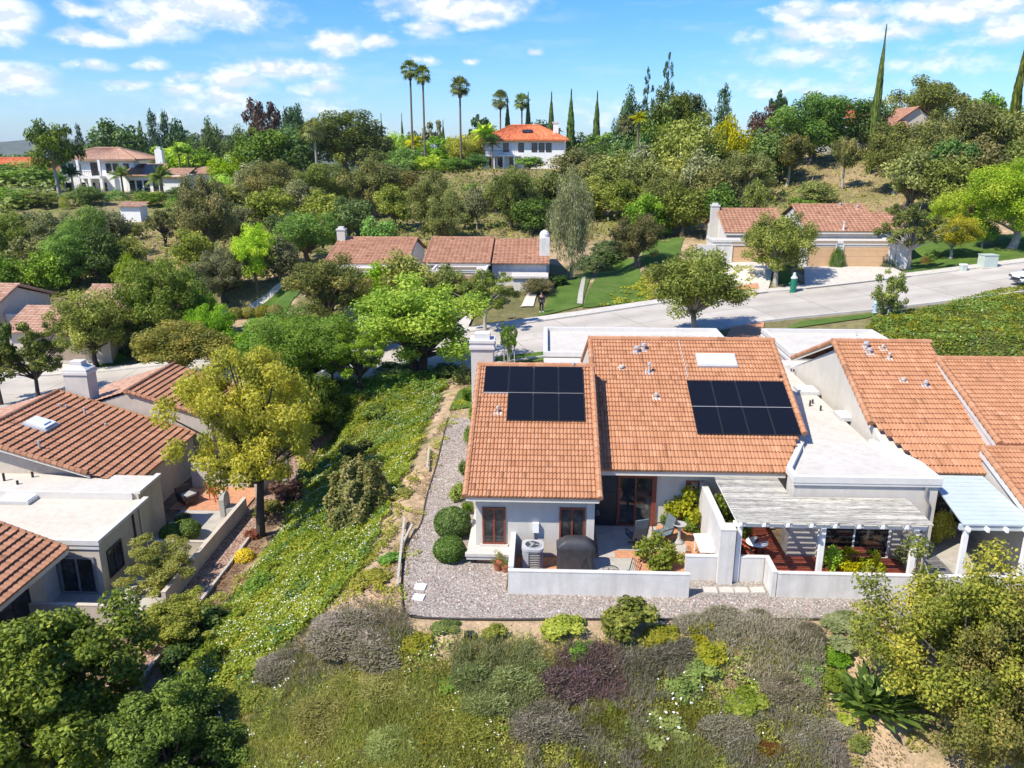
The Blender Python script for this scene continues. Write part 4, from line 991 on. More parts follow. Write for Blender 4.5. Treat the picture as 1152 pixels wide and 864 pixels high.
# the pair behind the lime trees
hF, rF = row_house('pale row house behind the lime tree with end chimney and pink brown tile roof', -11.9, -5.3, 77.2, 1.45, 3.7, 84.0, 5.35, 'tile_far', 'stucco_white')
rF2 = far_tiles('lower_roof', -5.2, .4, (77.6, 3.6), (84.2, 5.25), 'tile_far', hF); MB().xprism([(78, 1), (78, 3.5), (84.2, 5.1), (90, 3.5), (90, 1)], -5.2, .1).build('side_wall', 'stucco_white', hF)
far_tiles('rear_slope', -5.2, .4, (90.2, 3.6), (84.2, 5.25), 'tile_far', rF2)
cx = -.1; c = MB().box(cx-.5, 79.5, 1, cx+.5, 81.3, 5.9).build('chimney', 'stucco_white', hF); MB().lathe([(.5, 0), (.5, .3), (.35, .55), (.1, .7)], (cx, 80.4, 5.9), 12).build('chimney_cap', 'stucco_white', c)
garage_front(hF, -10.5, -5.5, 73.2, 77.0, 1.3, 3.6, [(-9.8, -6.4)])
bx('porch_wall', 'stucco_white', hF, -3.0, 75.2, 1.0, .2, 75.45, 2.6); bx('porch_roof', 'roof_flat', hF, -3.2, 75.0, 2.61, .3, 77.5, 2.8)
hG, rG = row_house('row house with a block chimney at its corner, half hidden by trees', -21.6, -13.3, 77.0, 1.3, 3.6, 84.0, 5.3, 'tile_far', 'stucco_white', chim=(-21.2, 83.4, 6.2))
garage_front(hG, -19.5, -15.5, 74.0, 77.0, 1.0, 3.5, [(-18.9, -16.3)])
# the group at the far left of the street
hL = thing('row_house', (-40, 70, -3), 'tan row house with brown garage and L-shaped pink tile roof behind the round dark tree', 'house', 'row houses across the street')
MB().xprism([(68.2, -3.4), (68.2, -.5), (74.6, 1.5), (81, -.4), (81, -3.4)], -42.8, -35.0).build('wall', 'stucco_beige', hL)
rL = far_tiles('roof', -43.4, -34.6, (67.6, -.42), (74.6, 1.72), 'tile_pale', hL); far_tiles('rear_slope', -43.4, -34.6, (81.3, -.42), (74.6, 1.72), 'tile_pale', rL)
MB().box(-34.9, 70, -3.4, -31.0, 76, -.9).build('side_wall', 'stucco_beige', hL)
barrel_line('ridge_cap', (-43.4, 74.6, 1.77), (-34.6, 74.6, 1.77), 'tile_pale', rL, .14, .45)
lo = far_tiles('lower_roof', -45.9, -36.6, (64.0, -.55), (68.2, 1.0), 'tile_pale', hL)
lb = MB().box(-45.6, 64.5, -3.4, -36.8, 68.2, -.6).build('garage_block', 'stucco_beige', hL)
d = MB()
for k in range(4): d.box(-43.6, 64.47, -2.95+k*.55, -38.6, 64.497, -2.42+k*.55)
d.build('garage_door', 'garage_door_brown', lb)
window(hL, -37.6, -36.2, -2.4, -1.0, 68.2, 2, 'white_paint')
hM = thing('row_house', (-56, 70, -3.4), 'tan gabled row house at the frame edge with bare gable wall', 'house', 'row houses across the street')
MB().xprism([(66.4, -3.8), (66.4, .75), (70.5, 2.2), (75.2, .7), (75.2, -3.8)], -66, -48.2).build('wall', 'stucco_beige', hM)
rM = far_tiles('roof', -66, -47.8, (65.6, .62), (70.5, 2.42), 'tile_pale', hM); far_tiles('rear_slope', -66, -47.8, (75.8, .62), (70.5, 2.42), 'tile_pale', rM)
barrel_line('ridge_cap', (-66, 70.5, 2.47), (-47.8, 70.5, 2.47), 'tile_pale', rM, .14, .45); barrel_line('rake_cap', (-47.9, 65.6, .68), (-47.9, 70.5, 2.46), 'tile_pale', rM, .12, .45); barrel_line('rake_cap', (-47.9, 75.8, .68), (-47.9, 70.5, 2.46), 'tile_pale', rM, .12, .45)
gb_ = MB().box(-48.15, 68.3, -3.6, -43.6, 74, -.1).build('flat_roof_block', 'stucco_white', hM); sheet('roof_deck', [(-48.1, 68.4), (-43.7, 68.4), (-43.7, 73.9), (-48.1, 73.9)], -.09, 'roof_flat', None, gb_)
t = MB(); t.box(-48.1, 68.2, -.085, -43.5, 68.45, .2); t.box(-43.8, 68.46, -.085, -43.5, 74, .2); t.build('parapet', 'stucco_white', gb_)

# ================================================================== hilltop houses
def hip_roof(name, x0, x1, y0, y1, z0, z1, mat, parent, over=.6):
    x0 -= over; x1 += over; y0 -= over; y1 += over
    w, d = x1-x0, y1-y0; k = min(w, d)/2; cx, cy2 = (x0+x1)/2, (y0+y1)/2
    if w >= d: a, b = (x0+k, cy2, z1), (x1-k, cy2, z1)
    else: a, b = (cx, y0+k, z1), (cx, y1-k, z1)
    mb = MB(); n = 10
    def slope(p, q, s, r):        # p,q eave corners; r,s ridge
        p, q, r, s = map(np.array, (p, q, r, s))
        L = np.linalg.norm(q-p); m2 = max(4, int(L/.45))
        for i in range(n):
            for j in range(m2):
                def pt(u, v): return (p+(q-p)*u)*(1-v)+(s+(r-s)*u)*v
                u0, u1, v0, v1 = j/m2, (j+1)/m2, i/n, (i+1)/n
                um = (u0+u1)/2; up = np.array((0, 0, .09))
                mb.add([pt(u0, v0), pt(um, v0)+up, pt(u1, v0), pt(u1, v1), pt(um, v1)+up, pt(u0, v1)], [(0, 1, 4, 5), (1, 2, 3, 4)])
    c = [(x0, y0, z0), (x1, y0, z0), (x1, y1, z0), (x0, y1, z0)]
    if w >= d:
        slope(c[0], c[1], a, b); slope(c[2], c[3], b, a); slope(c[1], c[2], b, b); slope(c[3], c[0], a, a)
    else:
        slope(c[0], c[1], a, a); slope(c[1], c[2], a, b); slope(c[2], c[3], b, b); slope(c[3], c[0], b, a)
    mb.add([(x0, y0, z0-.02), (x1, y0, z0-.02), (x1, y1, z0-.02), (x0, y1, z0-.02), (x0, y0, z0-.25), (x1, y0, z0-.25), (x1, y1, z0-.25), (x0, y1, z0-.25)], [(4, 7, 6, 5), (0, 4, 5, 1), (1, 5, 6, 2), (2, 6, 7, 3), (3, 7, 4, 0)])
    o = mb.build(name, mat, parent)
    hl = []
    for s_, e_ in ((c[0], a), (c[3], a), (c[1], b), (c[2], b)) if w >= d else ((c[0], a), (c[1], a), (c[2], b), (c[3], b)): hl.append((s_, e_))
    hl.append((a, b))
    m2 = MB()
    for s_, e_ in hl:
        if np.linalg.norm(np.array(s_)-np.array(e_)) > .1: m2.tube([np.array(s_)+A(0, 0, .08), np.array(e_)+A(0, 0, .08)], .16, 6)
    m2.build('hip_cap', mat, o); return o
# white house on the middle hill
Y = 192; p = lambda x: float(atY(x, 175, Y)[0])
hw = thing('hill_house', (p(600), Y+5, 9.6), 'white two-storey hilltop house with bright orange hip roof and balcony', 'house')
x0, x1 = p(545), p(635)
MB().box(x0, Y, 8.6, x1, Y+12, 16.0).build('wall', 'villa_white', hw)
ro = hip_roof('roof', x0, x1, Y, Y+12, 16.0, 19.3, 'tile_red', hw, 1.0)
c = MB().box(p(622), Y+2, 15, p(628), Y+3.2, 19.6).build('chimney', 'villa_white', hw); MB().box(p(621), Y+1.9, 19.6, p(629), Y+3.3, 20.0).build('chimney_cap', 'trim', c)
for a in (566, 583, 598, 606, 614): window(hw, p(a), p(a)+1.3, 13.3, 15.3, Y, 1, 'dark_metal', .1)
for a in (550, 560, 573, 590): window(hw, p(a), p(a)+1.5, 9.9, 12.1, Y, 1, 'dark_metal', .1)
bl = MB(); bl.box(x0-.1, Y-1.8, 12.4, p(585), Y-.01, 12.65); bl.build('balcony', 'villa_white', hw)
rr_ = MB(); rr_.box(x0-.1, Y-1.8, 13.55, p(585), Y-1.72, 13.65)
for xx in np.arange(x0, p(585), .5): rr_.box(xx, Y-1.78, 12.65, xx+.06, Y-1.73, 13.55)
rr_.build('railing', 'dark_metal', hw)
for xx in (x0, p(555), p(566), p(578)): bx('column', 'villa_white', hw, xx, Y-1.8, 8.8, xx+.4, Y-1.4, 12.4)
slb = MB(); slb.obox(((x0+x1)/2+.6, Y+2.6, 18.0), 2.4, 1.4, .12, rx=.42); slb.build('roof_window', 'glass', ro)
# old orange roof far behind it
# terraced mansion on the left hill
Y = 176; p = lambda x: float(atY(x, 195, Y)[0])
hm = thing('hill_house', (p(110), Y+5, 5.2), 'white two-storey mansion with arched loggia, balcony and pinkish hip roof', 'house')
x0, x1 = p(68), p(152)
MB().box(x0, Y, 4.2, x1, Y+11, 11.9).build('wall', 'villa_white', hm)
hip_roof('roof', x0, x1, Y, Y+11, 11.9, 14.2, 'tile_pale', hm, 1.0)
lg = MB().box(p(92), Y-2.2, 7.9, p(118), Y-.01, 8.4).build('balcony', 'villa_white', hm)
for a in (92, 104, 117): bx('column', 'villa_white', hm, p(a), Y-2.2, 4.4, p(a)+.6, Y-1.6, 7.9)
for a in (93, 117): bx('column', 'villa_white', hm, p(a), Y-2.1, 8.41, p(a)+.5, Y-1.6, 11.8)
r_ = MB(); r_.box(p(93), Y-2.15, 9.3, p(118), Y-2.08, 9.4)
for xx in np.arange(p(93), p(118), .4): r_.box(xx, Y-2.14, 8.4, xx+.05, Y-2.09, 9.3)
r_.build('railing', 'dark_metal', hm)
window(hm, p(103), p(112), 8.5, 11.2, Y, 2, 'dark_metal', .1)
for a in (70, 78, 86, 120, 128, 140): window(hm, p(a), p(a)+1.2, 9.0, 11.0, Y, 1, 'dark_metal', .1)
for a in (72, 86, 97, 110): window(hm, p(a), p(a)+1.7, 4.6, 7.0, Y, 1, 'dark_metal', .1)
lw = MB().box(p(148), Y-3, 4.2, p(212), Y+8, 8.6).build('low_wing', 'villa_white', hm)
lr = far_tiles('low_roof', p(146), p(184), (Y-4, 8.5), (Y+2.5, 10.9), 'tile_pale', hm)
t = MB(); slope_box(t, p(149), p(181), .6, 6.2, .12, .2, (Y-4, 8.5), 2.4/6.5); t.build('solar_array', 'solar_cell', lr)
far_tiles('low_roof', p(184.5), p(215), (Y-3.6, 8.2), (Y+2.5, 10.0), 'tile_pale', hm)
for a in (152, 160, 168, 178): window(hm, p(a), p(a)+1.2, 5.0, 7.6, Y-3, 1, 'dark_metal', .1)
for a in (166, 246):
    c = MB().box(p(a)-.8, Y+6, 5, p(a)+.8, Y+7.5, 13.8 if a < 200 else 12.2).build('chimney', 'villa_white', hm); MB().box(p(a)-.5, Y+6.2, 13.8 if a < 200 else 12.2, p(a)+.5, Y+7.3, 14.5 if a < 200 else 12.8).build('chimney_cap', 'trim', c)
bx('garden_wing', 'villa_white', hm, p(212), Y+2, 4.2, p(252), Y+9, 8.8); far_tiles('low_roof', p(212), p(252), (Y+1.4, 8.8), (Y+6, 10.2), 'tile_pale', hm)
# orange roofs at the picture's left edge
Y = 188; p = lambda x: float(atY(x, 185, Y)[0])
hn = thing('hill_house', (p(20), Y+4, 5), 'low house with long orange tile roof on the hill at the frame edge', 'house')
MB().box(p(-60), Y, 4, p(56), Y+9, 9.0).build('wall', 'stucco_beige', hn); hip_roof('roof', p(-60), p(56), Y, Y+9, 9.0, 11.9, 'tile_red', hn, .8)
# garden shed on the slope
p0 = ground(148, 250); sx, sy, sz = p0
hs = thing('shed', tuple(p0), 'little white garden shed with flat brown tile roof below the mansion', 'shed')
MB().box(sx-1.7, sy, sz-.6, sx+1.7, sy+2.6, sz+2.5).build('wall', 'villa_white', hs); far_tiles('roof', sx-2.1, sx+2.1, (sy-.4, sz+2.5), (sy+3, sz+3.1), 'tile_pale', hs)
# houses on the right hill
Y = 150; p = lambda x: float(atY(x, 130, Y)[0])
hr = thing('hill_house', (p(1030), Y+4, 14.8), 'house with pale orange gabled tile roof peeping over the dark trees', 'house')
MB().yprism([(p(1012), 14), (p(1012), 18.8), (p(1032), 21.0), (p(1052), 18.8), (p(1052), 14)], Y, Y+10).build('wall', 'stucco_beige', hr)
rr1 = tile_roof('roof', (p(1055), Y-.6, 18.7), (0, 11, 0), (p(1032)-p(1055), 0, 2.5), 'tile_far', hr, per=.45, course=.45, seg=4); tile_roof('far_slope', (p(1009), Y-.6, 18.7), (0, 11, 0), (p(1032)-p(1009), 0, 2.5), 'tile_far', rr1, per=.45, course=.45, seg=4)
far_tiles('low_roof', p(985), p(1020), (Y-3, 17.4), (Y+2, 19.8), 'tile_far', hr); bx('low_wall', 'stucco_beige', hr, p(986), Y-2.4, 14, p(1020), Y+3, 17.3)
Y = 156; p = lambda x: float(atY(x, 130, Y)[0])
hq = thing('hill_house', (p(960), Y+4, 14.8), 'house with orange roof and shaded veranda beside the leaning cypress', 'house')
MB().box(p(930), Y, 13, p(985), Y+8, 18.3).build('wall', 'stucco_grey', hq); far_tiles('roof', p(955), p(988), (Y-1, 18.3), (Y+5, 21.0), 'tile_red', hq)
bx('veranda', 'dark_metal', hq, p(935), Y-3.0, 17.0, p(975), Y-.01, 17.25)
for a in (936, 948, 962, 974): bx('post', 'metal_grey', hq, p(a), Y-2.9, 13, p(a)+.25, Y-2.6, 17.0)
bx('chimney', 'tile_red', hq, p(961), Y+3, 18, p(968), Y+4.5, 22)
Y = 140; p = lambda x: float(atY(x, 140, Y)[0])
ht = thing('hill_house', (p(1150), Y+3, 14), 'house with red tile roof at the frame edge beyond the dark trees', 'house')
MB().box(p(1132), Y, 12.5, p(1190), Y+8, 17.2).build('wall', 'villa_white', ht); hip_roof('roof', p(1132), p(1190), Y, Y+8, 17.2, 19.6, 'tile_red', ht, .7)
# ================================================================== street and yards
RD = ROAD[(ROAD[:, 0] > -125) & (ROAD[:, 0] < 125)]
ribbon('road', RD, np.linspace(-HW, HW, 9), 'road_concrete', .03)
def kerb_strip(name, o0, o1, top, mat):
    """raised strip (kerb + pavement) with upright faces"""
    ln = RD; t = np.gradient(ln[:, :2], axis=0); t /= np.linalg.norm(t, axis=1)[:, None]; nr = np.stack([-t[:, 1], t[:, 0]], 1)
    rows = []
    for o, dz in ((o0, -.1), (o0, top), (o1, top), (o1, -.1)): rows.append(np.column_stack([ln[:, :2]+nr*o, ln[:, 2]+dz]))
    G = np.stack(rows, 1); n = len(ln); ix = np.arange(n*4).reshape(n, 4)
    Fq = np.stack([ix[:-1, :-1], ix[1:, :-1], ix[1:, 1:], ix[:-1, 1:]], -1).reshape(-1, 4)
    if o1 > o0: Fq = Fq[:, ::-1]
    struct(mesh_np(name, G.reshape(-1, 3), Fq[:, ::-1], mat))
kerb_strip('kerb', HW-.02, HW+.18, .15, 'kerb'); kerb_strip('pavement', HW+.19, HW+1.5, .14, 'concrete_light'); kerb_strip('kerb', -HW+.02, -HW-.18, .15, 'kerb')
def road_pt(x, off):
    i = np.argmin(np.abs(RD[:, 0]-x)); i = min(max(i, 1), len(RD)-2); t = RD[i+1, :2]-RD[i-1, :2]; t /= np.linalg.norm(t)
    return np.array([RD[i, 0]-t[1]*off, RD[i, 1]+t[0]*off, RD[i, 2]]), math.atan2(t[1], t[0])
# driveways across the street and on our side
def drive(x0, x1, xr0, xr1, yg, mat='concrete_light', res=.5):
    a, _ = road_pt(xr0, HW-.1); b, _ = road_pt(xr1, HW-.1)
    return patch('driveway', [a, b, (x1, yg), (x0, yg)], mat, .165, res)
drive(25.2, 33.6, 24.3, 34.2, 79.35); drive(18.6, 23.3, 15.4, 20.6, 82.25)
a, _ = road_pt(16.2, HW+1.6); b, _ = road_pt(20.4, HW+1.6)
patch('brick_apron', [a, b, b+A(.25, 1.6, 0), a+A(.3, 1.6, 0)], 'brick', .185)
drive(-43.8, -38.4, -42.5, -37, 64.45); drive(-9.9, -6.2, -9.6, -5.0, 73.1); drive(-19.0, -16.2, -18, -14, 73.9)
patch('driveway', [(11.3, 45.5), (14.2, 45.5), (14.2, 52), (11.3, 52)], 'brick', .05)
a, _ = road_pt(12.2, -HW+.1); b, _ = road_pt(15.4, -HW+.1)
patch('driveway', [(11.3, 52), (14.2, 52), b, a], 'brick', .06)
# lawns
def lawn(pts, lift=.05, res=.6): return patch('lawn', [ground(*q) for q in pts], 'lawn', lift, res)
lawn([(603, 357), (655, 345), (668, 300), (632, 318)]); lawn([(655, 347), (735, 340), (715, 290), (678, 285)], .055); lawn([(720, 300), (760, 300), (770, 268), (725, 268)], .05)
lawn([(268, 352), (318, 357), (352, 318), (318, 316)]); lawn([(1018, 307), (1158, 292), (1158, 262), (1030, 268)]); lawn([(1158, 292), (1260, 285), (1260, 255), (1158, 262)])
lawn([(845, 321), (890, 318), (888, 296), (842, 294)]); lawn([(880, 372), (976, 358), (988, 352), (900, 362)]); lawn([(70, 420), (122, 413), (150, 404), (92, 407)])
lawn([(556, 412), (612, 406), (612, 396), (558, 402)]); lawn([(505, 462), (532, 458), (534, 432), (516, 440)], .04)
patch('path', [ground(268, 350), ground(276, 352), ground(325, 318), ground(319, 317)], 'concrete_light', .09)
patch('path', [ground(649, 343), ground(655, 343), ground(659, 312), ground(655, 312)], 'concrete', .10)
patch('path', [ground(585, 345), ground(600, 344), ground(606, 328), ground(598, 327)], 'concrete_light', .1)
# our gravel yard with its black edging
EDGE = [(-1.0, 22.33), (-3.2, 22.30), (-4.35, 22.52), (-4.72, 23.92), (-5.0, 25.6), (-5.09, 27.42), (-4.85, 29.0), (-4.99, 31.46), (-5.06, 35.5), (-5.2, 39.0), (-5.3, 42.0)]
EDGE2 = [(-1.0, 22.33), (1.5, 22.46), (5, 22.6), (11, 22.85), (19, 23.2), (28, 23.6)]
sheet('gravel_yard', EDGE+[(-3.1, 42), (-2.6, 29), (-1.2, 27), (-1.2, 24.1), (4.9, 24.02), (4.95, 25.15), (7.7, 25.15), (7.85, 24.1), (28, 24.5)]+EDGE2[::-1][:-1], .02, 'gravel')
def edging_line(name, pts, lab, z=.03):
    p = spline(np.array([(a, b, z) for a, b in pts]), 6); t = thing(name, tuple(p[0]), lab, 'edging')
    mb = MB(); mb.tube([tuple(q) for q in p], .035, 6); mb.build('strip', 'edging', t)
edging_line('garden_edging', EDGE, 'black bender-board edging along the gravel side path'); edging_line('garden_edging', EDGE2, 'black bender-board edging between front gravel and shrub slope')
# loose pebbles so that the gravel has relief
def pebbles(name, poly, n, mat, z, smin=.03, smax=.075):
    P = np.array(poly); lo, hi = P.min(0), P.max(0); q = RNG.uniform(lo, hi, (n*3, 2)); q = q[inpoly(q[:, 0], q[:, 1], P)][:n]; n = len(q)
    s = RNG.uniform(smin, smax, n); rot = RNG.uniform(0, 6.28, n)
    base = np.array([(-.5, -.4, 0), (.5, -.35, 0), (.45, .4, 0), (-.4, .45, 0), (-.25, -.2, .5), (.3, -.15, .45), (.1, .25, .55)])
    c, sn = np.cos(rot), np.sin(rot)
    X = base[None, :, 0]*c[:, None]-base[None, :, 1]*sn[:, None]; Y = base[None, :, 0]*sn[:, None]+base[None, :, 1]*c[:, None]
    V = np.stack([X*s[:, None]+q[:, :1], Y*s[:, None]+q[:, 1:], base[None, :, 2]*s[:, None]+z], -1).reshape(-1, 3)
    Fi = [(0, 1, 5, 4), (1, 2, 6, 5), (2, 3, 6), (3, 0, 4, 6), (4, 5, 6)]
    Fs = [[i+7*k for i in f] for k in range(n) for f in Fi]
    rn = np.repeat(RNG.random(n), 5)
    return props(mesh_np(name, V, Fs, mat, rn), None, None, None, 'stuff')
m, t, out = new_mat('pebble')
a = t.add('ShaderNodeAttribute', attribute_name='rnd').outputs['Fac']
p = t.add('ShaderNodeBsdfPrincipled', ins={'Base Color': t.ramp(a, [(0, (.16, .11, .095)), (.4, (.38, .27, .235)), (.75, (.46, .37, .33)), (1, (.70, .64, .58))]), 'Roughness': .85})
t.l.new(p.outputs[0], out.inputs[0])
pebbles('pebbles', EDGE+[(-3.3, 42), (-2.9, 29), (-2.8, 25.7), (-1.25, 25.6), (-1.25, 23.85), (28, 24.0)]+EDGE2[::-1][:-1], 15000, 'pebble', .015)
# patio floors
sheet('patio_brick', [(-.95, 24.05), (5.0, 24.05), (5.0, 25.1), (6.0, 25.1), (6.0, 29.14), (2.08, 29.14), (2.08, 26.47), (-.95, 26.47)], .03, 'brick')
for pl in ([(1.35, 24.1), (3.35, 24.1), (3.35, 26.45), (1.35, 26.45)], [(2.1, 27.05), (4.5, 27.05), (4.5, 29.1), (2.1, 29.1)], [(4.95, 26.9), (5.45, 26.9), (5.45, 28.0), (4.95, 28.0)], [(2.1, 26.48), (2.7, 26.48), (2.7, 27.05), (2.1, 27.05)]):
    sheet('patio_slab', pl, .036, 'concrete')
sheet('patio_bed', [(4.0, 24.1), (4.9, 24.1), (4.9, 24.9), (4.0, 24.9)], .038, 'gravel'); sheet('patio_bed', [(-.9, 24.1), (.5, 24.1), (.5, 24.7), (-.9, 24.7)], .038, 'gravel')
sheet('patio_brick', [(6.7, 25.25), (12.8, 25.25), (12.8, 25.75), (6.7, 25.75)], .03, 'brick')
sheet('patio_slab', [(13.0, 25), (26, 25), (26, 29), (13.0, 29)], .03, 'concrete')

# ------------------------------------------------------------------ garden walls
def gwall(label, boxes, mat='stucco_white', loc=None, capm=None, name='garden_wall', cap=.035):
    b = boxes[0]; o = thing(name, ((b[0]+b[3])/2, (b[1]+b[4])/2, b[2]), label, 'garden wall')
    w = MB(); c = MB()
    for (x0, y0, z0, x1, y1, z1) in boxes:
        w.box(x0, y0, z0, x1, y1, z1-cap); c.box(x0-.012, y0-.012, z1-cap+.001, x1+.012, y1+.012, z1)
    w.build('wall', mat, o); c.build('coping', capm or mat, o); return o
gwall('long low white wall in front of the patio with the covered grill', [(-1.12, 23.86, -.06, 4.92, 24.02, .90), (-1.12, 24.045, -.06, -.96, 26.47, .98)])
gwall('short low white wall between patio planters and the tall pillar', [(4.98, 25.02, -.06, 6.04, 25.18, .95)])
pl = gwall('tall white pillar with the long tall wall running back to the house', [(6.05, 24.78, -.06, 6.56, 25.3, 2.1), (6.12, 25.325, -.06, 6.34, 29.12, 2.0)])
gwall('short low white wall just right of the tall pillar', [(6.6, 25.0, -.06, 7.66, 25.16, .97), (7.68, 24.04, -.06, 7.83, 25.16, .97)])
gwall('low white wall in front of the pergola patio', [(7.86, 24.03, -.06, 16.4, 24.19, .92)])
gwall('low beige wall between courtyard and gravel strip below the slope', [(-15.75, 28.7, -4.1, -15.57, 38.0, -3.18)], 'stucco_beige')
gwall('short beige wall piece further up the gravel strip, past the gap', [(-15.75, 39.7, -4.1, -15.57, 43.4, -3.1)], 'stucco_beige')
gwall('beige cross wall dividing the two courtyards beside the box hedge', [(-18.4, 33.2, -4.1, -15.78, 33.36, -3.25)], 'stucco_beige')
gwall('pale courtyard wall in front of the grey sliding door', [(-20.9, 27.45, -4.4, -16.95, 27.62, -3.1), (-16.93, 27.45, -4.4, -15.6, 27.62, -3.25)], 'stucco_beige')
gwall('pale high wall closing the courtyard behind the red chair', [(-19.8, 41.0, -4.1, -16.6, 41.2, -2.6)], 'stucco')
# courtyards and gravel strip on the left
sheet('patio_slab', [(-19.1, 33.4), (-15.8, 33.4), (-15.8, 38.0), (-19.1, 38.0)], -3.965, 'concrete'); sheet('patio_brick', [(-19.8, 38.0), (-15.8, 38.0), (-15.8, 41), (-19.8, 41)], -3.96, 'brick')
sheet('patio_slab', [(-20.9, 27.65), (-15.8, 27.65), (-15.8, 33.15), (-18.7, 33.15), (-18.7, 29.7), (-20.9, 29.7)], -3.965, 'concrete')
sheet('gravel_path', [(-15.55, 23.5), (-14.42, 23.5), (-14.42, 48.2), (-15.2, 48.2), (-15.55, 44)], -3.96, 'gravel_red')
def timber(label, pts, zs, w=.12, hgt=.14, mat='old_wood', name='timber_edging'):
    t = thing(name, (*pts[0], zs), label, 'edging'); mb = MB()
    for a, b in zip(pts[:-1], pts[1:]):
        a, b = Vector((*a, zs)), Vector((*b, zs)); d = b-a; mb.obox(tuple((a+b)/2+Vector((0, 0, hgt/2))), d.length-.01, w, hgt, rz=math.atan2(d.y, d.x))
    mb.build('plank', mat, t)
timber('long timber edging between the lower gravel strip and the green slope', [(-14.4, 23.5), (-14.42, 28), (-14.38, 33), (-14.42, 37.4)], -4.02)
timber('upper timber edging of the lower gravel strip near the cactus', [(-14.4, 41.2), (-14.3, 44), (-14.5, 48.2)], -4.02)
# weathered rails lying along our gravel edge
for (a, b), lb in ((((452, 662), (459, 585)), 'weathered white wooden rail lying along the gravel edge'), (((459, 612), (468, 592)), 'short leaning board propped on the gravel edging'), (((484, 530), (486, 505)), 'small grey board beside the upper gravel path')):
    p, q = at(*a, .05), at(*b, .12); t = thing('wooden_rail', tuple(p), lb, 'rail'); d = q-p
    mb = MB(); mb.obox(tuple((p+q)/2+A(-.15, 0, .1)), float(np.linalg.norm(d)), .09, .07, rz=math.atan2(d[1], d[0])); mb.build('board', 'old_wood', t)
# stepping stones
for k, (px, py) in enumerate(((473, 660), (471, 672))):
    p = at(px, py, .04); t = thing('paving_slab', (p[0], p[1], .02), ('upper' if k == 0 else 'lower')+' of two white square slabs lying in the gravel corner', 'slab', 'slabs in the gravel corner')
    mb = MB(); mb.obox((p[0], p[1], .045), .38, .34, .05, rz=-.12); mb.build('slab', 'label_white', t)
for k, px in enumerate((799, 817, 834, 852)):
    p = at(px, 664, .04); t = thing('stepping_stone', (p[0], p[1], .02), ('first', 'second', 'third', 'last')[k]+' cream stepping stone from the long wall towards the pergola wall', 'stepping stone', 'stepping stones by the wall gap')
    MB().obox((p[0], p[1], .04), .46, .36, .05, rz=.03*(k-1)).build('slab', 'concrete_light', t)
p = at(528, 716, 0.0); p = ground(528, 716); t = thing('valve_box', tuple(p), 'small dark square box lid set in sandy soil under the gravel', 'box'); MB().obox((p[0], p[1], p[2]+.06), .32, .26, .14, rz=.1).build('lid', 'dark_metal', t)

# ------------------------------------------------------------------ pergola and patio cover
PG = thing('pergola', (9.7, 26, 0), 'weathered grey wooden pergola with close slats over the red deck', 'pergola')
rf = MB()
for i, x in enumerate(np.arange(6.62, 12.85, .78)):
    ye = 29.1 if x < 8.9 else 26.66
    rf.box(x-.045, 24.62, 2.30, x+.045, ye, 2.46); rf.box(x-.043, 24.52, 2.36, x+.043, 24.62, 2.46)
    rf.box(x+.10, 24.66, 2.32, x+.18, 25.6, 2.45)
rf.build('rafters', 'white_paint', PG)
for x0, x1 in ((6.5, 9.52), (9.54, 12.95)): bx('beam', 'white_paint', PG, x0, 24.98, 2.12, x1, 25.1, 2.295)
for x in (6.72, 9.53, 12.62): bx('post', 'white_paint', PG, x-.08, 24.95, .0, x+.08, 25.13, 2.115)
sl = MB(); yy = 24.6; k = 0
while yy < 29.0:
    x1 = 8.86 if yy > 26.6 else 12.95
    w_ = random.choice((.044, .046, .05))
    cuts = [6.5+.04*random.random()]
    while cuts[-1] < x1-2.5: cuts.append(cuts[-1]+random.uniform(1.4, 2.6))
    cuts.append(x1)
    for a, b in zip(cuts[:-1], cuts[1:]):
        if yy > 25.9 and a > 10.0 and random.random() < .12: continue
        z = 2.462+.008*random.random(); sl.box(a, yy, z, b-.008, yy+w_, z+.046)
    yy += w_+random.choice((.046, .05, .052, .06)); k += 1
sl.build('slats', 'plank_grey', PG)
PC = thing('patio_cover', (15.2, 26.5, 0), 'white solid sheet patio cover beside the pergola', 'patio cover')
mb = MB(); mb.add([(14.05, 24.9, 2.36), (16.45, 24.9, 2.36), (16.45, 28.45, 2.62), (14.45, 28.45, 2.62), (14.05, 24.9, 2.42), (16.45, 24.9, 2.42), (16.45, 28.45, 2.68), (14.45, 28.45, 2.68)], [(0, 3, 2, 1), (4, 5, 6, 7), (0, 1, 5, 4), (1, 2, 6, 5), (2, 3, 7, 6), (3, 0, 4, 7)])
mb.add([(16.46, 24.2, 2.02), (26, 24.2, 2.02), (26, 24.62, 2.05), (16.46, 24.62, 2.05), (16.46, 24.2, 2.08), (26, 24.2, 2.08), (26, 24.62, 2.11), (16.46, 24.62, 2.11)], [(0, 3, 2, 1), (4, 5, 6, 7), (0, 1, 5, 4), (1, 2, 6, 5), (2, 3, 7, 6), (3, 0, 4, 7)])
mb.build('roof_sheet', 'patio_sheet', PC)
rb = MB()
for q in np.arange(25.15, 28.4, .3): zz = 2.425+(q-24.9)/3.55*.26; rb.box(14.1+(q-24.9)*.113, q, zz-.02, 16.44, q+.03, zz+.018)
rb.build('ribs', 'patio_sheet', PC)
bx('beam', 'patio_sheet', PC, 14.0, 24.95, 2.16, 16.4, 25.07, 2.345)
for x in (14.25, 16.3): bx('post', 'white_paint', PC, x-.08, 24.94, 0, x+.08, 25.08, 2.155)
rf = MB()
for x in np.arange(14.2, 16.4, .62): rf.box(x-.04, 24.72, 2.2, x+.04, 24.945, 2.335)
rf.build('rafter_tails', 'white_paint', PC)
dk = thing('deck', (9.7, 27.4, 0), 'red-stained slatted wooden deck under the pergola', 'deck')
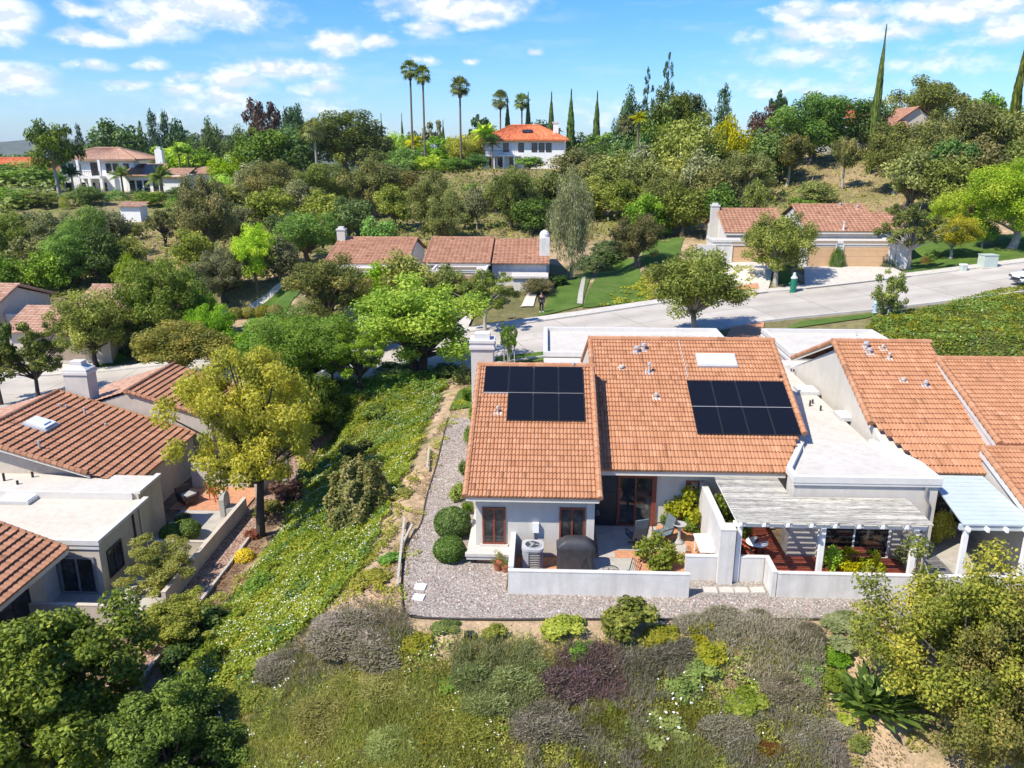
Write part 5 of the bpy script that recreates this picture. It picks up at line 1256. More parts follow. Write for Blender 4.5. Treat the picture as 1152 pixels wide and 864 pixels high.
mb = MB(); y = 25.75
while y < 29.0:
    mb.box(6.6, y, .04, 12.9 if y < 26.6 else 8.95, y+.12, .12); y += .14
mb.build('boards', 'red_wood', dk)
# louvred side screen of the pergola
ls = thing('screen_fence', (13.0, 26, 0), 'dark slatted side screen at the pergola end', 'screen')
mb = MB()
for i in range(14): mb.obox((13.05, 25.2+i*.15, .75), .05, .10, 1.2, rz=.3)
mb.build('slats', 'old_wood', ls); bx('rail', 'old_wood', ls, 13.0, 25.1, 1.351, 13.1, 27.3, 1.42)

# ------------------------------------------------------------------ patio objects
# air-conditioning condenser
ac = thing('condenser_unit', (-.33, 25.75, .04), 'grey round-cornered air conditioning condenser behind the low wall', 'air conditioner')
def rrect(w, d, r, n=5):
    o = []
    for cx, cy2, a0 in ((w/2-r, d/2-r, 0), (-w/2+r, d/2-r, 90), (-w/2+r, -d/2+r, 180), (w/2-r, -d/2+r, 270)):
        for k in range(n): t = R(a0+90*k/(n-1)); o.append((cx+r*math.cos(t), cy2+r*math.sin(t)))
    return o
def lp(mb, c, w, d, r, z0, z1): mb.prism([(c[0]+a, c[1]+b) for a, b in rrect(w, d, r)], z0, z1)
c0 = (-.33, 25.75)
mb = MB(); lp(mb, c0, .74, .74, .2, .04, .12); mb.build('base_pan', 'galv', ac); mb = MB(); lp(mb, c0, .78, .78, .2, .78, .88); mb.build('top_cover', 'galv', ac)
mb = MB(); lp(mb, c0, .68, .68, .19, .121, .779); mb.build('coil', 'dark_metal', ac)
mb = MB()
for i in range(9): lp(mb, c0, .73, .73, .2, .15+i*.07, .165+i*.07)
mb.build('louvres', 'galv', ac)
mb = MB(); mb.obox((-.33-.24, 25.75-.375, .45), .2, .02, .62); mb.build('corner_panel', 'galv', ac)
mb = MB(); mb.lathe([(.30, .881), (.31, .90), (.27, .905), (.27, .882)], (*c0, 0), 24, cap=False); mb.build('fan_ring', 'galv', ac)
mb = MB(); mb.lathe([(.29, .8815), (.001, .8816)], (*c0, 0), 20); mb.build('fan_well', 'dark_gap', ac)
mb = MB(); mb.lathe([(.085, .886), (.085, .93), (.05, .95), (.001, .951)], (*c0, 0), 12)
for k in range(3): mb.obox((c0[0]+.16*math.cos(k*2.1), c0[1]+.16*math.sin(k*2.1), .892), .2, .08, .012, rz=k*2.1)
mb.build('fan', 'metal_grey', ac)
# covered grill
gr = thing('covered_grill', (1.2, 25.75, .03), 'barbecue grill under a black fabric cover on the patio', 'grill')
def cov(z, w, d, sag=0.0):
    o = []
    for a, b in rrect(w, d, .13, 6):
        t = math.atan2(b, a); k = 1+sag*math.sin(t*9+z*3); o.append((1.2+a*k, 25.72+b*k, z))
    return o
lv = [cov(.06, 1.34, .66, .035), cov(.35, 1.30, .63, .03), cov(.72, 1.30, .62, .015), cov(.86, 1.36, .66, .006), cov(.96, 1.38, .66, .0), cov(1.12, .98, .54, .0), cov(1.22, .78, .36, .0)]
V = np.array(lv).reshape(-1, 3); n = len(lv[0]); Fs = [[i*n+k, i*n+(k+1) % n, (i+1)*n+(k+1) % n, (i+1)*n+k] for i in range(len(lv)-1) for k in range(n)]+[list(range((len(lv)-1)*n, len(lv)*n))]
mesh_np('cover', V, Fs, 'black_cover', None, gr, smooth=True)
mb = MB(); mb.obox((1.28, 25.47, 1.035), .22, .01, .07, rx=-.9); mb.build('care_tag', 'label_white', gr)
mb = MB()
for sx in (-1, 1):
    for sy in (-1, 1): mb.tube([(1.2+sx*.5, 25.72+sy*.22, .03), (1.2+sx*.5, 25.72+sy*.22, .12)], .05, 8)
mb.build('castors', 'rubber', gr)
# sling swivel chairs
def sling_chair(loc, rot, label, mat, swivel=True):
    c = thing('patio_chair', loc, label, 'chair', 'patio chairs', rot)
    mb = MB()   # one bent sling: seat and back
    pf = [(-.28, .40), (.0, .38), (.22, .40), (.30, .52), (.38, .85), (.44, 1.02+.2*swivel)]
    for (y0, z0), (y1, z1) in zip(pf[:-1], pf[1:]):
        mb.add([(-.27, y0, z0), (.27, y0, z0), (.27, y1, z1), (-.27, y1, z1), (-.27, y0, z0+.03), (.27, y0, z0+.03), (.27, y1-.02, z1+.03), (-.27, y1-.02, z1+.03)], [(0, 3, 2, 1), (4, 5, 6, 7), (0, 1, 5, 4), (1, 2, 6, 5), (2, 3, 7, 6), (3, 0, 4, 7)])
    mb.build('seat', mat, c, local=True)
    for s in (-1, 1):
        MB().tube([(s*.29, -.28, .40), (s*.29, .0, .38), (s*.29, .22, .40), (s*.29, .30, .52), (s*.29, .38, .85), (s*.29, .42, 1.03)], .02, 6).build('frame', 'dark_metal', c, local=True)
        MB().tube([(s*.31, -.2, .4), (s*.33, -.24, .62), (s*.33, .05, .66), (s*.31, .34, .66)], .022, 6).build('armrest', 'dark_metal', c, local=True)
    if swivel:
        MB().tube([(0, 0, .38), (0, 0, .08)], .05, 8).build('pedestal', 'dark_metal', c, local=True)
        b = MB()
        for k in range(4): t = k*math.pi/2+.78; b.tube([(0, 0, .1), (.18*math.cos(t), .18*math.sin(t), .07), (.32*math.cos(t), .32*math.sin(t), .03)], .022, 6)
        b.build('base', 'dark_metal', c, local=True)
    else:
        for s in (-1, 1):
            for yy in (-.24, .26): MB().tube([(s*.29, yy*.9, .4), (s*.31, yy*1.15, .01)], .02, 6).build('leg', 'dark_metal', c, local=True)
    return c
sling_chair((3.55, 27.5, .036), R(-160), 'high-backed swivel chair nearer the covered grill, half in shade', 'chair_mesh')
sling_chair((4.55, 27.75, .036), R(-65), 'grey mesh patio chair beside the lemon bush, facing the swivel chair', 'chair_mesh', False)
# outdoor wire chairs and table low behind the wall
def wire_chair(x, y, rot, label):
    c = thing('wire_chair', (x, y, .036), label, 'chair', 'wire chairs behind the wall', rot); f = MB()
    for k in range(6): q = -.22+.088*k; f.tube([(q, -.22, .34), (q, .2, .34), (q*1.1, .32, .74)], .008, 5)
    for q in (-.1, .1): f.tube([(-.23, q, .34), (.23, q, .34)], .008, 5)
    f.tube([(-.24, -.22, .34), (-.24, .2, .34), (-.27, .33, .76), (.27, .33, .76), (.24, .2, .34), (.24, -.22, .34), (-.24, -.22, .34)], .014, 6)
    f.tube([(-.27, .30, .6), (.27, .30, .6)], .008, 5); f.build('seat', 'dark_metal', c, local=True)
    for sx in (-1, 1):
        for sy in (-1, 1): MB().tube([(sx*.22, sy*.19, .34), (sx*.25, sy*.24, 0)], .012, 6).build('leg', 'dark_metal', c, local=True)
wire_chair(1.75, 24.65, R(70), 'dark wire chair left of the small round table behind the wall'); wire_chair(3.0, 24.7, R(-60), 'dark wire chair right of the small round table behind the wall')
tb = thing('wire_table', (2.35, 24.5, .036), 'small round dark wire table between two wire chairs', 'table'); mb = MB()
mb.lathe([(.27, .62), (.28, .64), (.26, .645), (.26, .62)], (2.35, 24.5, .036), 20, cap=False)
for k in range(5): mb.obox((2.35, 24.5-.2+.1*k, .67), 2*math.sqrt(.27**2-(-.2+.1*k)**2), .012, .012)
mb.build('tabletop', 'dark_metal', tb)
for k in range(3): t = k*2.09; MB().tube([(2.35+.1*math.cos(t), 24.5+.1*math.sin(t), .66), (2.35+.24*math.cos(t), 24.5+.24*math.sin(t), .036)], .014, 6).build('leg', 'dark_metal', tb)
# bird bath
bb = thing('bird_bath', (5.2, 27.75, .03), 'grey stone bird bath on its pedestal in front of the yellow-leaved bush', 'bird bath')
MB().lathe([(.20, 0), (.20, .06), (.12, .1), (.07, .2), (.06, .5), (.09, .62), (.12, .68)], (5.2, 27.75, .03), 16).build('pedestal', 'stone', bb, smooth=True); MB().lathe([(.12, .681), (.25, .76), (.27, .80), (.23, .80), (.05, .73)], (5.2, 27.75, .03), 20).build('bowl', 'stone', bb, smooth=True)
# white bench-table by the tall wall
wt = thing('side_table', (5.85, 26.4, .03), 'white rectangular side table against the tall white wall', 'table'); bx('tabletop', 'white_paint', wt, 5.62, 25.8, .66, 6.10, 27.2, .71)
for x in (5.68, 6.04):
    for y in (25.9, 27.1): bx('leg', 'white_paint', wt, x-.02, y-.02, .03, x+.02, y+.02, .659)
# pots
def pot(x, y, z, r, h, label, mat='terracotta', plant=None, ps=.3, cat='plant pot', seed=1):
    t = thing('potted_plant', (x, y, z), label, cat); MB().lathe([(r*.7, 0), (r*.95, h*.85), (r*1.08, h*.86), (r*1.08, h), (r*.9, h), (r*.88, h*.9), (.001, h*.9)], (x, y, z), 16).build('pot', mat, t, smooth=False)
    return t
# ================================================================== foliage
def unit(v): return v/np.maximum(np.linalg.norm(v, axis=-1, keepdims=True), 1e-9)
def leaf_quads(P, N, L, W, rng, droop=0.0, fold=True):
    """diamond-shaped leaves at P facing N (random turn), L x W each"""
    n = len(P); r = rng.normal(size=(n, 3)); r[:, 2] -= droop*2
    T = unit(r-N*(r*N).sum(1)[:, None]); B = np.cross(N, T)
    L = L*rng.uniform(.65, 1.25, n)[:, None]; W = W*rng.uniform(.7, 1.2, n)[:, None]
    V = np.stack([P-T*L*.5, P+B*W*.5-N*W*.12, P+T*L*.5, P-B*W*.5-N*W*.12], 1).reshape(-1, 3)
    return V, np.arange(n*4).reshape(n, 4)
def clump_leaves(C, Rr, n, L, W, rng, out=.75, up=.35, rand=.55, flat=.8, droop=0.0, shell=2.4):
    """C: clump centres, Rr: radii; n leaves in total shared by volume of shell"""
    C = np.asarray(C); Rr = np.asarray(Rr); w = Rr**2; k = rng.choice(len(C), n, p=w/w.sum())
    d = unit(rng.normal(size=(n, 3))); r = rng.random(n)**(1/shell)
    off = d*(r*Rr[k])[:, None]; off[:, 2] *= flat; P = C[k]+off
    N = unit(d*out+np.array([0, 0, up])+rng.normal(size=(n, 3))*rand)
    V, Fq = leaf_quads(P, N, L, W, rng, droop)
    cr = rng.random(len(C)); rn = np.clip(.5*cr[k]+.5*rng.random(n)**1.15, 0, 1)
    return V, Fq, rn
LOD = {'f': (1500, .075, 30), 'm': (4200, .048, 42), 'n': (15000, .026, 75), 'x': (34000, .0175, 120), 'y': (36000, .023, 120)}
PROTO = {}
def mk(name, V, Fq, rn, mat):
    me_o = mesh_np(name, V, Fq, mat, rn, local=True); me = me_o.data; bpy.data.objects.remove(me_o); return me
def proto(kind, lod, seed):
    key = (kind, lod, seed)
    if key in PROTO: return PROTO[key]
    rng = np.random.default_rng(abs(hash((kind == 'x', seed*31+len(kind)*7+ord(lod[0])))) % 2**31); rnd = random.Random(seed*101+len(kind))
    n, L, nc = LOD[lod]
    cr, z0, tr, out, shell, flat, droop, lum = .16, .2, .03, .75, 2.4, .8, 0, .25
    cr, z0 = .17, .14; n = int(n*1.25); L *= 1.08
    if kind == 'lumpy': cr, z0, nc, lum, tr = .175, .08, int(nc*.8), .36, .035
    if kind == 'open': cr, z0, nc, n, lum, tr = .098, .2, int(nc*.9), int(n*.6), .38, .024
    if kind == 'tall': cr, z0, nc, lum, tr = .15, .28, int(nc*.7), .35, .035
    if kind == 'mass': cr, z0, tr, nc = .17, .02, .02, int(nc*1.1)
    if kind == 'broad': cr, z0, nc, n, lum, tr = .105, .2, int(nc*1.0), int(n*.72), .16, .024
    if kind == 'airy': cr, z0, tr, nc, n, lum = .12, .03, .02, int(nc*1.05), int(n*.8), .34
    if kind == 'weep': cr, z0, nc, tr = .14, .2, int(nc*.9), .03
    cen = []
    cz, hz = (z0+1)/2, (1-z0)/2
    phs = rng.uniform(0, 6.28, 6)
    tries = 0
    while len(cen) < nc and tries < 9000:
        tries += 1
        d = unit(rng.normal(size=3)); r = rng.random()**.42
        k = 1+lum*(.6*math.sin(3*math.atan2(d[1], d[0])+phs[0]+2*d[2])+.5*math.sin(5*d[2]+phs[1]+2*math.atan2(d[1], d[0])))
        k = min(k, 1.12)
        if d[2] < -.6 and kind in ('round', 'open') and rng.random() < .6: continue
        p = np.array([d[0]*(.5-cr*.6)*r*k, d[1]*(.5-cr*.6)*r*k, cz+d[2]*(hz-cr*.6)*r*min(k, 1.03)])
        if kind == 'tall': p[:2] *= (.55+.5*math.sin(max(0, min(1, (p[2]-z0)/(1-z0)))*math.pi)**.7)
        if any(np.linalg.norm(p-q) < cr*.62*(1 if lod in 'fm' else .6) for q in cen): continue
        cen.append(p)
    C = np.array(cen); Rr = cr*rng.uniform(.6, 1.15, len(C))*(1 if lod in 'fm' else .72)
    trunk = MB()
    if kind in ('pine', 'spine'):
        C = []; Rl = []; levels = 13 if kind == 'pine' else 9
        for i in range(levels):
            z = .14+.84*i/levels; w = (.5*(1-i/levels)**.75+.03)*(1 if kind == 'pine' else .85)
            m_ = (7 if kind == 'pine' else 4)-i//4
            for k in range(max(2, m_)):
                t = k*6.28/max(2, m_)+i*1.9+rng.uniform(-.4, .4); q = w*rng.uniform(.55, 1.05)
                for f in ((.55, .98) if kind == 'pine' else (1.0,)):
                    C.append((q*f*math.cos(t), q*f*math.sin(t), z+q*.12+rng.uniform(-.03, .03))); Rl.append((.105 if kind == 'pine' else .085)*(1.15-.6*i/levels)*rng.uniform(.8, 1.2))
                trunk.tube([(0, 0, z-.02), (q*.9*math.cos(t), q*.9*math.sin(t), z+q*.1)], [.008, .003], 4)
        C.append((0, 0, .97)); Rl.append(.05); C = np.array(C); Rr = np.array(Rl)
        V, Fq, rn = clump_leaves(C, Rr, int(n*(1 if kind == 'pine' else .6)), L*.95, L*.42, rng, .5, .5, .8, .75, 0, 1.8)
        trunk.tube([(0, 0, 0), (0, 0, .5), (0, 0, .97)], [.03, .018, .004], 7)
    elif kind == 'column':
        m_ = int(n*1.5); t = rng.uniform(0, 6.28, m_); z = rng.random(m_); prof_ = .5*np.clip(np.sin(np.clip(z*1.06+.05, 0, 1)**.62*math.pi)**.7+.1, .03, 1)*(1+.12*np.sin(t*5+z*23))
        r = prof_*rng.uniform(.72, 1.02, m_)
        P = np.column_stack([r*np.cos(t), r*np.sin(t), z]); N = unit(np.column_stack([np.cos(t), np.sin(t), np.full(m_, .35)])+rng.normal(size=(m_, 3))*.4)
        B = np.column_stack([0*t, 0*t, np.ones(m_)])
        Wd = unit(np.cross(N, B)); h = .018*rng.uniform(.7, 1.5, m_)[:, None]; w = .13*rng.uniform(.6, 1.2, m_)[:, None]
        V = np.stack([P-B*h, P+Wd*w*.5, P+B*h*1.6+N*.02, P-Wd*w*.5], 1).reshape(-1, 3); Fq = np.arange(m_*4).reshape(m_, 4); rn = rng.random(m_)
        trunk.tube([(0, 0, 0), (0, 0, .9)], [.12, .03], 6)
    elif kind == 'weep':
        V, Fq, rn = clump_leaves(C, Rr, int(n*.55), L*.9, L*.4, rng, .5, .1, .6, .9, 1.5)
        m_ = int(n*.6); k = rng.choice(len(C), m_); t = rng.random(m_)**.8; a = rng.uniform(0, 6.28, m_); q = Rr[k]*rng.uniform(.6, 1.15, m_)
        P = C[k]+np.column_stack([q*np.cos(a), q*np.sin(a), -t*.26+rng.normal(size=m_)*.012]); N = unit(np.column_stack([np.cos(a), np.sin(a), .2+0*a])+rng.normal(size=(m_, 3))*.4)
        V2, F2 = leaf_quads(P, N, L*1.2, L*.38, rng, 2.5); V = np.concatenate([V, V2]); Fq = np.concatenate([Fq, F2+len(Fq)*4]); rn = np.concatenate([rn, rng.random(m_)])
    else:
        V, Fq, rn = clump_leaves(C, Rr, n, L, L*(.62 if kind != 'tall' else .5), rng, out, .35, .55, flat, droop, shell)
    if kind not in ('pine', 'spine', 'column'):
        fork = z0+.12*(1-z0) if kind != 'mass' else .12
        lean = (rnd.uniform(-.04, .04), rnd.uniform(-.04, .04))
        nst = 1 if kind in ('round', 'tall') or seed % 2 else 2
        for s in range(nst):
            b = (.035*s, .02*s, 0); e = (lean[0]+.09*s, lean[1]-.05*s, fork)
            trunk.tube([b, ((b[0]+e[0])/2+.01, (b[1]+e[1])/2, fork*.5), e], [tr*1.25, tr*.95, tr*.8], 8)
            k = 0
            for i in np.argsort(rng.random(len(C)))[:(9 if lod == 'f' else 18 if lod == 'm' else 44)]:
                c = C[i]; mid = ((e[0]*.6+c[0]*.4)+rnd.uniform(-.02, .02), (e[1]*.6+c[1]*.4)+rnd.uniform(-.02, .02), e[2]*.45+c[2]*.55)
                trunk.tube([e, mid, tuple(c)], [tr*.5, tr*.3, tr*.1], 5, False)
    else: pass
    tm = mk('trunk', np.array(trunk.v), trunk.f, trunk.r, 'bark')
    cm = mk('crown', V, Fq, rn, 'leaf_green')
    PROTO[key] = (tm, cm); return PROTO[key]
def set_mat(o, m):
    o.material_slots[0].link = 'OBJECT'; o.material_slots[0].material = MATS[m]
PIX = []
def find_base(px, top, Y=None, py=None, bpx=None):
    if py is not None:
        g = ground(bpx if bpx is not None else px, py); return g[0], g[1], g[2]
    x = float(atY(px, 250, Y)[0])
    for _ in range(4):
        z = tz(x, Y); bp = C0*0; d = (np.array([x, Y, z])-C0); yb = 432-F*float(d @ UP)/float(d @ FW)
        x = float(atY(px, (yb+top)/2, Y)[0])
    return x, Y, tz(x, Y)
def put(name, kind, lod, seed, mat, x, y, z, w, h, label, cat, group=None, bark='bark', rot=None, wy=None, sink=.0):
    tm, cm = proto(kind, lod, seed)
    r = thing(name, (x, y, z-sink), label, cat, group, rot if rot is not None else random.uniform(0, 6.28), (w, wy or w, h+sink))
    t = link(bpy.data.objects.new('trunk', tm), r); c = link(bpy.data.objects.new('crown', cm), r); set_mat(t, bark); set_mat(c, mat); return r
def tree(kind, lod, mat, px, top, w, label, Y=None, py=None, bpx=None, bark='bark', name='tree', seed=None, cat='tree', group=None):
    x, y, z = find_base(px, top, Y, py, bpx)
    zt = float(atY(px, top, y)[2]); h = max(.6, zt-z); wm = w*depth((x, y, z+h*.6))/F
    if kind in ('round', 'lumpy', 'open', 'mass', 'tall', 'weep', 'airy', 'broad'): wm *= 1.27; h *= 1.03
    return put(name, kind, lod, seed if seed is not None else random.choice((1, 2, 3)), mat, x, y, z, wm, h, label, cat, group, bark, sink=.15)
T = tree
# --- skyline left, behind and beside the mansion
T('tall', 'm', 'leaf_deep', 63, 130, 50, 'tall loose eucalyptus standing before the mansion, leftmost by the orange roof', py=224, bpx=68, bark='bark_pale', name='eucalyptus_tree', seed=2)
T('pine', 'f', 'leaf_pine', 92, 138, 20, 'small pointed pine right of the tall loose eucalyptus', Y=235, name='pine_tree')
T('lumpy', 'm', 'leaf_dark', 134, 131, 62, 'broad dark tree rising behind the mansion roof', Y=212, seed=1)
T('lumpy', 'f', 'leaf_dark', 108, 150, 40, 'dark tree between the loose eucalyptus and the mansion roof', Y=218, seed=3)
T('pine', 'f', 'leaf_pine', 161, 134, 17, 'thin dark pine left of the two tallest pines behind the mansion', Y=228, name='pine_tree', seed=2)
T('pine', 'm', 'leaf_pine', 174, 121, 28, 'taller of the two dark pines behind the mansion chimney', Y=225, name='pine_tree', seed=1)
T('pine', 'm', 'leaf_pine', 188, 123, 26, 'second of the two tall dark pines behind the mansion', Y=228, name='pine_tree', seed=3)
T('lumpy', 'f', 'leaf_pine', 203, 131, 32, 'rounded blue green pine just right of the two tall pines', Y=232, name='pine_tree', seed=2)
T('mass', 'f', 'leaf_dark', 216, 148, 44, 'low dark tree between the tall pines and the round-topped pine', Y=224, seed=1)
T('lumpy', 'm', 'leaf_dark', 239, 131, 28, 'round-topped dark pine standing apart against the sky', Y=214, name='pine_tree', seed=3)
T('mass', 'f', 'leaf_dark', 236, 152, 46, 'dark shrubby tree under the round-topped pine', Y=216, seed=2)
T('round', 'm', 'leaf_lime', 199, 160, 48, 'bright green tree over the mansion low wing', Y=188, seed=1)
T('mass', 'f', 'leaf_green', 228, 163, 34, 'green tree right of the bright one over the low wing', Y=190, seed=2)
T('mass', 'm', 'leaf_lime', 254, 171, 34, 'pale green tree behind the mansion end chimney', Y=178, seed=3)
T('mass', 'm', 'leaf_green', 30, 180, 70, 'dark leafy tree hiding the orange roof at the frame edge', Y=172, seed=1)
T('mass', 'm', 'leaf_dark', -5, 181, 50, 'dark tree cut by the frame below the orange roof', Y=171, seed=2)
T('mass', 'f', 'leaf_dark', 25, 168, 60, 'dark low tree crest behind the orange roof', Y=220, seed=3)
T('mass', 'f', 'leaf_green', 62, 190, 22, 'small green tree left of the mansion arches', Y=172, seed=2)
# --- the dark grove left of centre
T('open', 'm', 'leaf_redbrown', 298, 98, 42, 'tall dark reddish tree standing above the grove', Y=208, bark='bark_dark', seed=2)
T('tall', 'm', 'leaf_pine', 331, 110, 26, 'narrow green tree right beside the dark reddish tree', Y=206, seed=1)
T('lumpy', 'n', 'leaf_deep', 389, 118, 92, 'big dense dark green tree, largest of the grove', Y=188, seed=1)
T('round', 'm', 'leaf_green', 300, 142, 60, 'mid green leafy tree below the dark reddish tree', Y=186, seed=2)
T('lumpy', 'm', 'leaf_dark', 270, 140, 38, 'dark tree at the left end of the grove', Y=196, seed=3)
T('mass', 'm', 'leaf_dark', 333, 140, 60, 'blue green tree filling the grove below the narrow tree', Y=190, seed=1)
T('mass', 'm', 'leaf_deep', 420, 150, 50, 'dark green tree hugging the right side of the largest grove tree', Y=184, seed=2)
T('round', 'm', 'leaf_lime', 446, 148, 42, 'lime green tree left of the tallest palms', Y=198, seed=3)
T('mass', 'f', 'leaf_green', 492, 152, 60, 'green tree mass behind the tallest palms', Y=205, seed=1)
T('lumpy', 'f', 'leaf_dark', 462, 146, 30, 'dark conifer between the small far cypresses', Y=214, name='pine_tree', seed=2)
T('open', 'f', 'leaf_grey', 487, 130, 24, 'thin grey leafed tree against the sky between palms', Y=215, seed=1)
T('lumpy', 'm', 'leaf_yellow', 525, 148, 44, 'olive yellow tree behind the single tall palm', Y=197, seed=2)
T('open', 'f', 'leaf_pine', 537, 123, 28, 'loose dark tree against the sky right of the single tall palm', Y=214, seed=3)
T('mass', 'f', 'leaf_dark', 556, 140, 40, 'dark tree behind the left end of the white hill house', Y=216, seed=1)
T('mass', 'f', 'leaf_pine', 604, 131, 44, 'dark feathery tree behind the hill house roof', Y=218, seed=2)
T('mass', 'f', 'leaf_green', 690, 144, 44, 'low green tree right of the last cypress in the row', Y=205, seed=3)
T('mass', 'f', 'leaf_green', 655, 148, 30, 'green shrubby tree between the cypresses right of the hill house', Y=206, seed=1)
T('round', 'f', 'leaf_green', 596, 174, 32, 'round green tree in front of the white hill house wall', Y=187, seed=2)
T('mass', 'f', 'leaf_green', 497, 178, 34, 'green shrubs at the foot of the palms on the hill edge', Y=184, seed=1)
T('mass', 'f', 'leaf_lime', 524, 182, 26, 'mixed bright shrub at the foot of the hill house terrace', Y=186, seed=3)
T('lumpy', 'f', 'leaf_dark', 668, 158, 40, 'dark tree at the right end of the white hill house', Y=184, seed=2)
# --- skyline pines right of centre
T('spine', 'm', 'leaf_pine', 750, 58, 34, 'tallest sparse pine on the skyline, seen through', Y=152, name='pine_tree', seed=2)
T('spine', 'm', 'leaf_pine', 727, 76, 34, 'second tall sparse pine, left of the tallest one', Y=150, name='pine_tree', seed=1)
T('lumpy', 'm', 'leaf_pine', 709, 97, 32, 'open pine at the left foot of the two sparse pines', Y=152, name='pine_tree', seed=3)
T('lumpy', 'n', 'leaf_deep', 765, 86, 60, 'dense dark green tree below the tallest sparse pine', Y=144, seed=2)
T('mass', 'm', 'leaf_deep', 740, 112, 50, 'dark green tree under the two sparse pines', Y=142, seed=1)
T('pine', 'm', 'leaf_pine', 813, 93, 36, 'single broad pine between the dense dark tree and the bright oak', Y=150, name='pine_tree', seed=1)
T('lumpy', 'm', 'leaf_olive', 770, 127, 66, 'grey olive spreading tree below the dense dark tree', Y=122, bark='bark_pale', seed=2)
T('round', 'm', 'leaf_yellow', 818, 128, 40, 'yellow green tree below the single broad pine', Y=128, seed=3)
T('mass', 'm', 'leaf_dark', 708, 145, 40, 'dark tree with fan palm behind, left below the pines', Y=150, seed=1)
T('mass', 'f', 'leaf_green', 726, 145, 26, 'bright green tree among the dark ones under the pines', Y=138, seed=2)
T('open', 'f', 'leaf_pine', 873, 97, 22, 'thin blue green eucalyptus left of the bright oak', Y=160, name='eucalyptus_tree', seed=2)
T('mass', 'm', 'leaf_redbrown', 858, 117, 34, 'purplish dark tree left of the bright oak', Y=156, seed=1)
T('lumpy', 'n', 'leaf_green', 918, 95, 96, 'large bright green oak on the right hill crest', Y=141, seed=3)
T('mass', 'm', 'leaf_green', 858, 146, 60, 'green shrubby tree below the purplish tree', Y=132, seed=2)
T('mass', 'f', 'leaf_deep', 880, 140, 40, 'dark green shrub tree at the left foot of the bright oak', Y=134, seed=3)
T('lumpy', 'm', 'leaf_dark', 985, 106, 44, 'dark tree at the foot of the leaning cypress', Y=137, seed=1)
T('lumpy', 'n', 'leaf_olive', 1042, 78, 72, 'big grey green eucalyptus behind the orange gabled roof', Y=162, name='eucalyptus_tree', bark='bark_pale', seed=2)
T('lumpy', 'n', 'leaf_olive', 1012, 130, 72, 'olive tree before the orange gabled roof, leftmost of the big hill grove', Y=118, bark='bark_pale', seed=1)
T('lumpy', 'n', 'leaf_brown', 1052, 128, 70, 'brownish olive tree in the middle of the big hill grove', Y=114, bark='bark_pale', seed=3)
T('lumpy', 'n', 'leaf_brown', 1086, 96, 76, 'tallest rust tinted tree of the big hill grove', Y=119, bark='bark_pale', seed=2)
T('tall', 'm', 'leaf_dark', 1078, 150, 56, 'dark green tree with pale stem low in the big hill grove', Y=107, seed=1)
T('lumpy', 'm', 'leaf_olive', 1125, 118, 60, 'olive tree at the right end of the big hill grove', Y=116, seed=2)
T('mass', 'm', 'leaf_dark', 1150, 112, 40, 'dark tree beside the second cypress at the frame edge', Y=128, seed=3)
T('lumpy', 'm', 'leaf_olive', 1030, 165, 60, 'low olive tree at the lower edge of the big hill grove', Y=106, seed=2)
T('mass', 'f', 'leaf_green', 1108, 100, 40, 'pale green tree behind the tallest rust tinted tree', Y=150, seed=1)
# --- hillside trees
T('lumpy', 'n', 'leaf_brown', 229, 188, 60, 'grey brown spreading tree on the slope below the mansion', py=292, bpx=238, seed=1)
T('lumpy', 'm', 'leaf_grey', 285, 178, 40, 'dark brown tinted tree right of the mansion end chimney', Y=140, seed=2)
T('lumpy', 'n', 'leaf_brown', 314, 174, 62, 'brownish tree on the slope under the leafy grove', Y=136, seed=3)
T('lumpy', 'n', 'leaf_olive', 362, 178, 62, 'olive tree on the slope below the small pale palm', Y=130, bark='bark_pale', seed=1)
T('lumpy', 'n', 'leaf_brown', 414, 170, 64, 'rust tipped tree with clear stem on the golden slope', py=247, bpx=419, seed=2)
T('mass', 'n', 'leaf_olive', 470, 190, 52, 'dense olive tree, left half of the pair above the pink roofs', py=272, bpx=486, seed=1)
T('mass', 'n', 'leaf_olive', 497, 208, 42, 'dense olive tree, right half of the pair above the pink roofs', py=275, bpx=500, seed=3)
T('round', 'm', 'leaf_grey', 537, 207, 28, 'small olive tree with single stem on the dry slope', py=258, bark='bark_pale', seed=2)
T('lumpy', 'n', 'leaf_olive', 573, 180, 52, 'dark spreading tree with tall bare stem in mid slope', py=258, bpx=575, seed=3)
T('lumpy', 'm', 'leaf_olive', 622, 190, 50, 'olive tree right of the mid slope spreading tree', Y=116, seed=1)
T('lumpy', 'm', 'leaf_brown', 650, 165, 56, 'brown tinted tree below the hill house chimney end', Y=140, seed=2)
T('weep', 'n', 'leaf_grey', 642, 186, 46, 'weeping grey green eucalyptus beside the lawn path', py=313, bpx=642, bark='bark_pale', name='eucalyptus_tree', seed=1)
T('lumpy', 'm', 'leaf_olive', 690, 168, 54, 'olive tree on the slope above the leaning lawn tree', Y=128, seed=3)
T('lumpy', 'n', 'leaf_brown', 703, 236, 52, 'leaning tree on mulch at the lawn edge', py=302, bpx=716, seed=1)
T('lumpy', 'm', 'leaf_olive', 725, 176, 64, 'bushy olive tree in the middle of the hillside wood', Y=112, seed=2)
T('lumpy', 'n', 'leaf_olive', 745, 196, 60, 'yellowish olive tree left of the white row house chimney', Y=102, seed=1)
T('lumpy', 'm', 'leaf_grey', 790, 165, 56, 'grey tree behind the pale row house chimney', Y=112, bark='bark_pale', seed=3)
T('lumpy', 'n', 'leaf_olive', 832, 163, 62, 'dark olive tree behind the white row house roof', py=226, bpx=838, bark='bark_pale', seed=2)
T('lumpy', 'm', 'leaf_olive', 770, 205, 50, 'olive tree just left of the white row house roof', Y=98, seed=1)
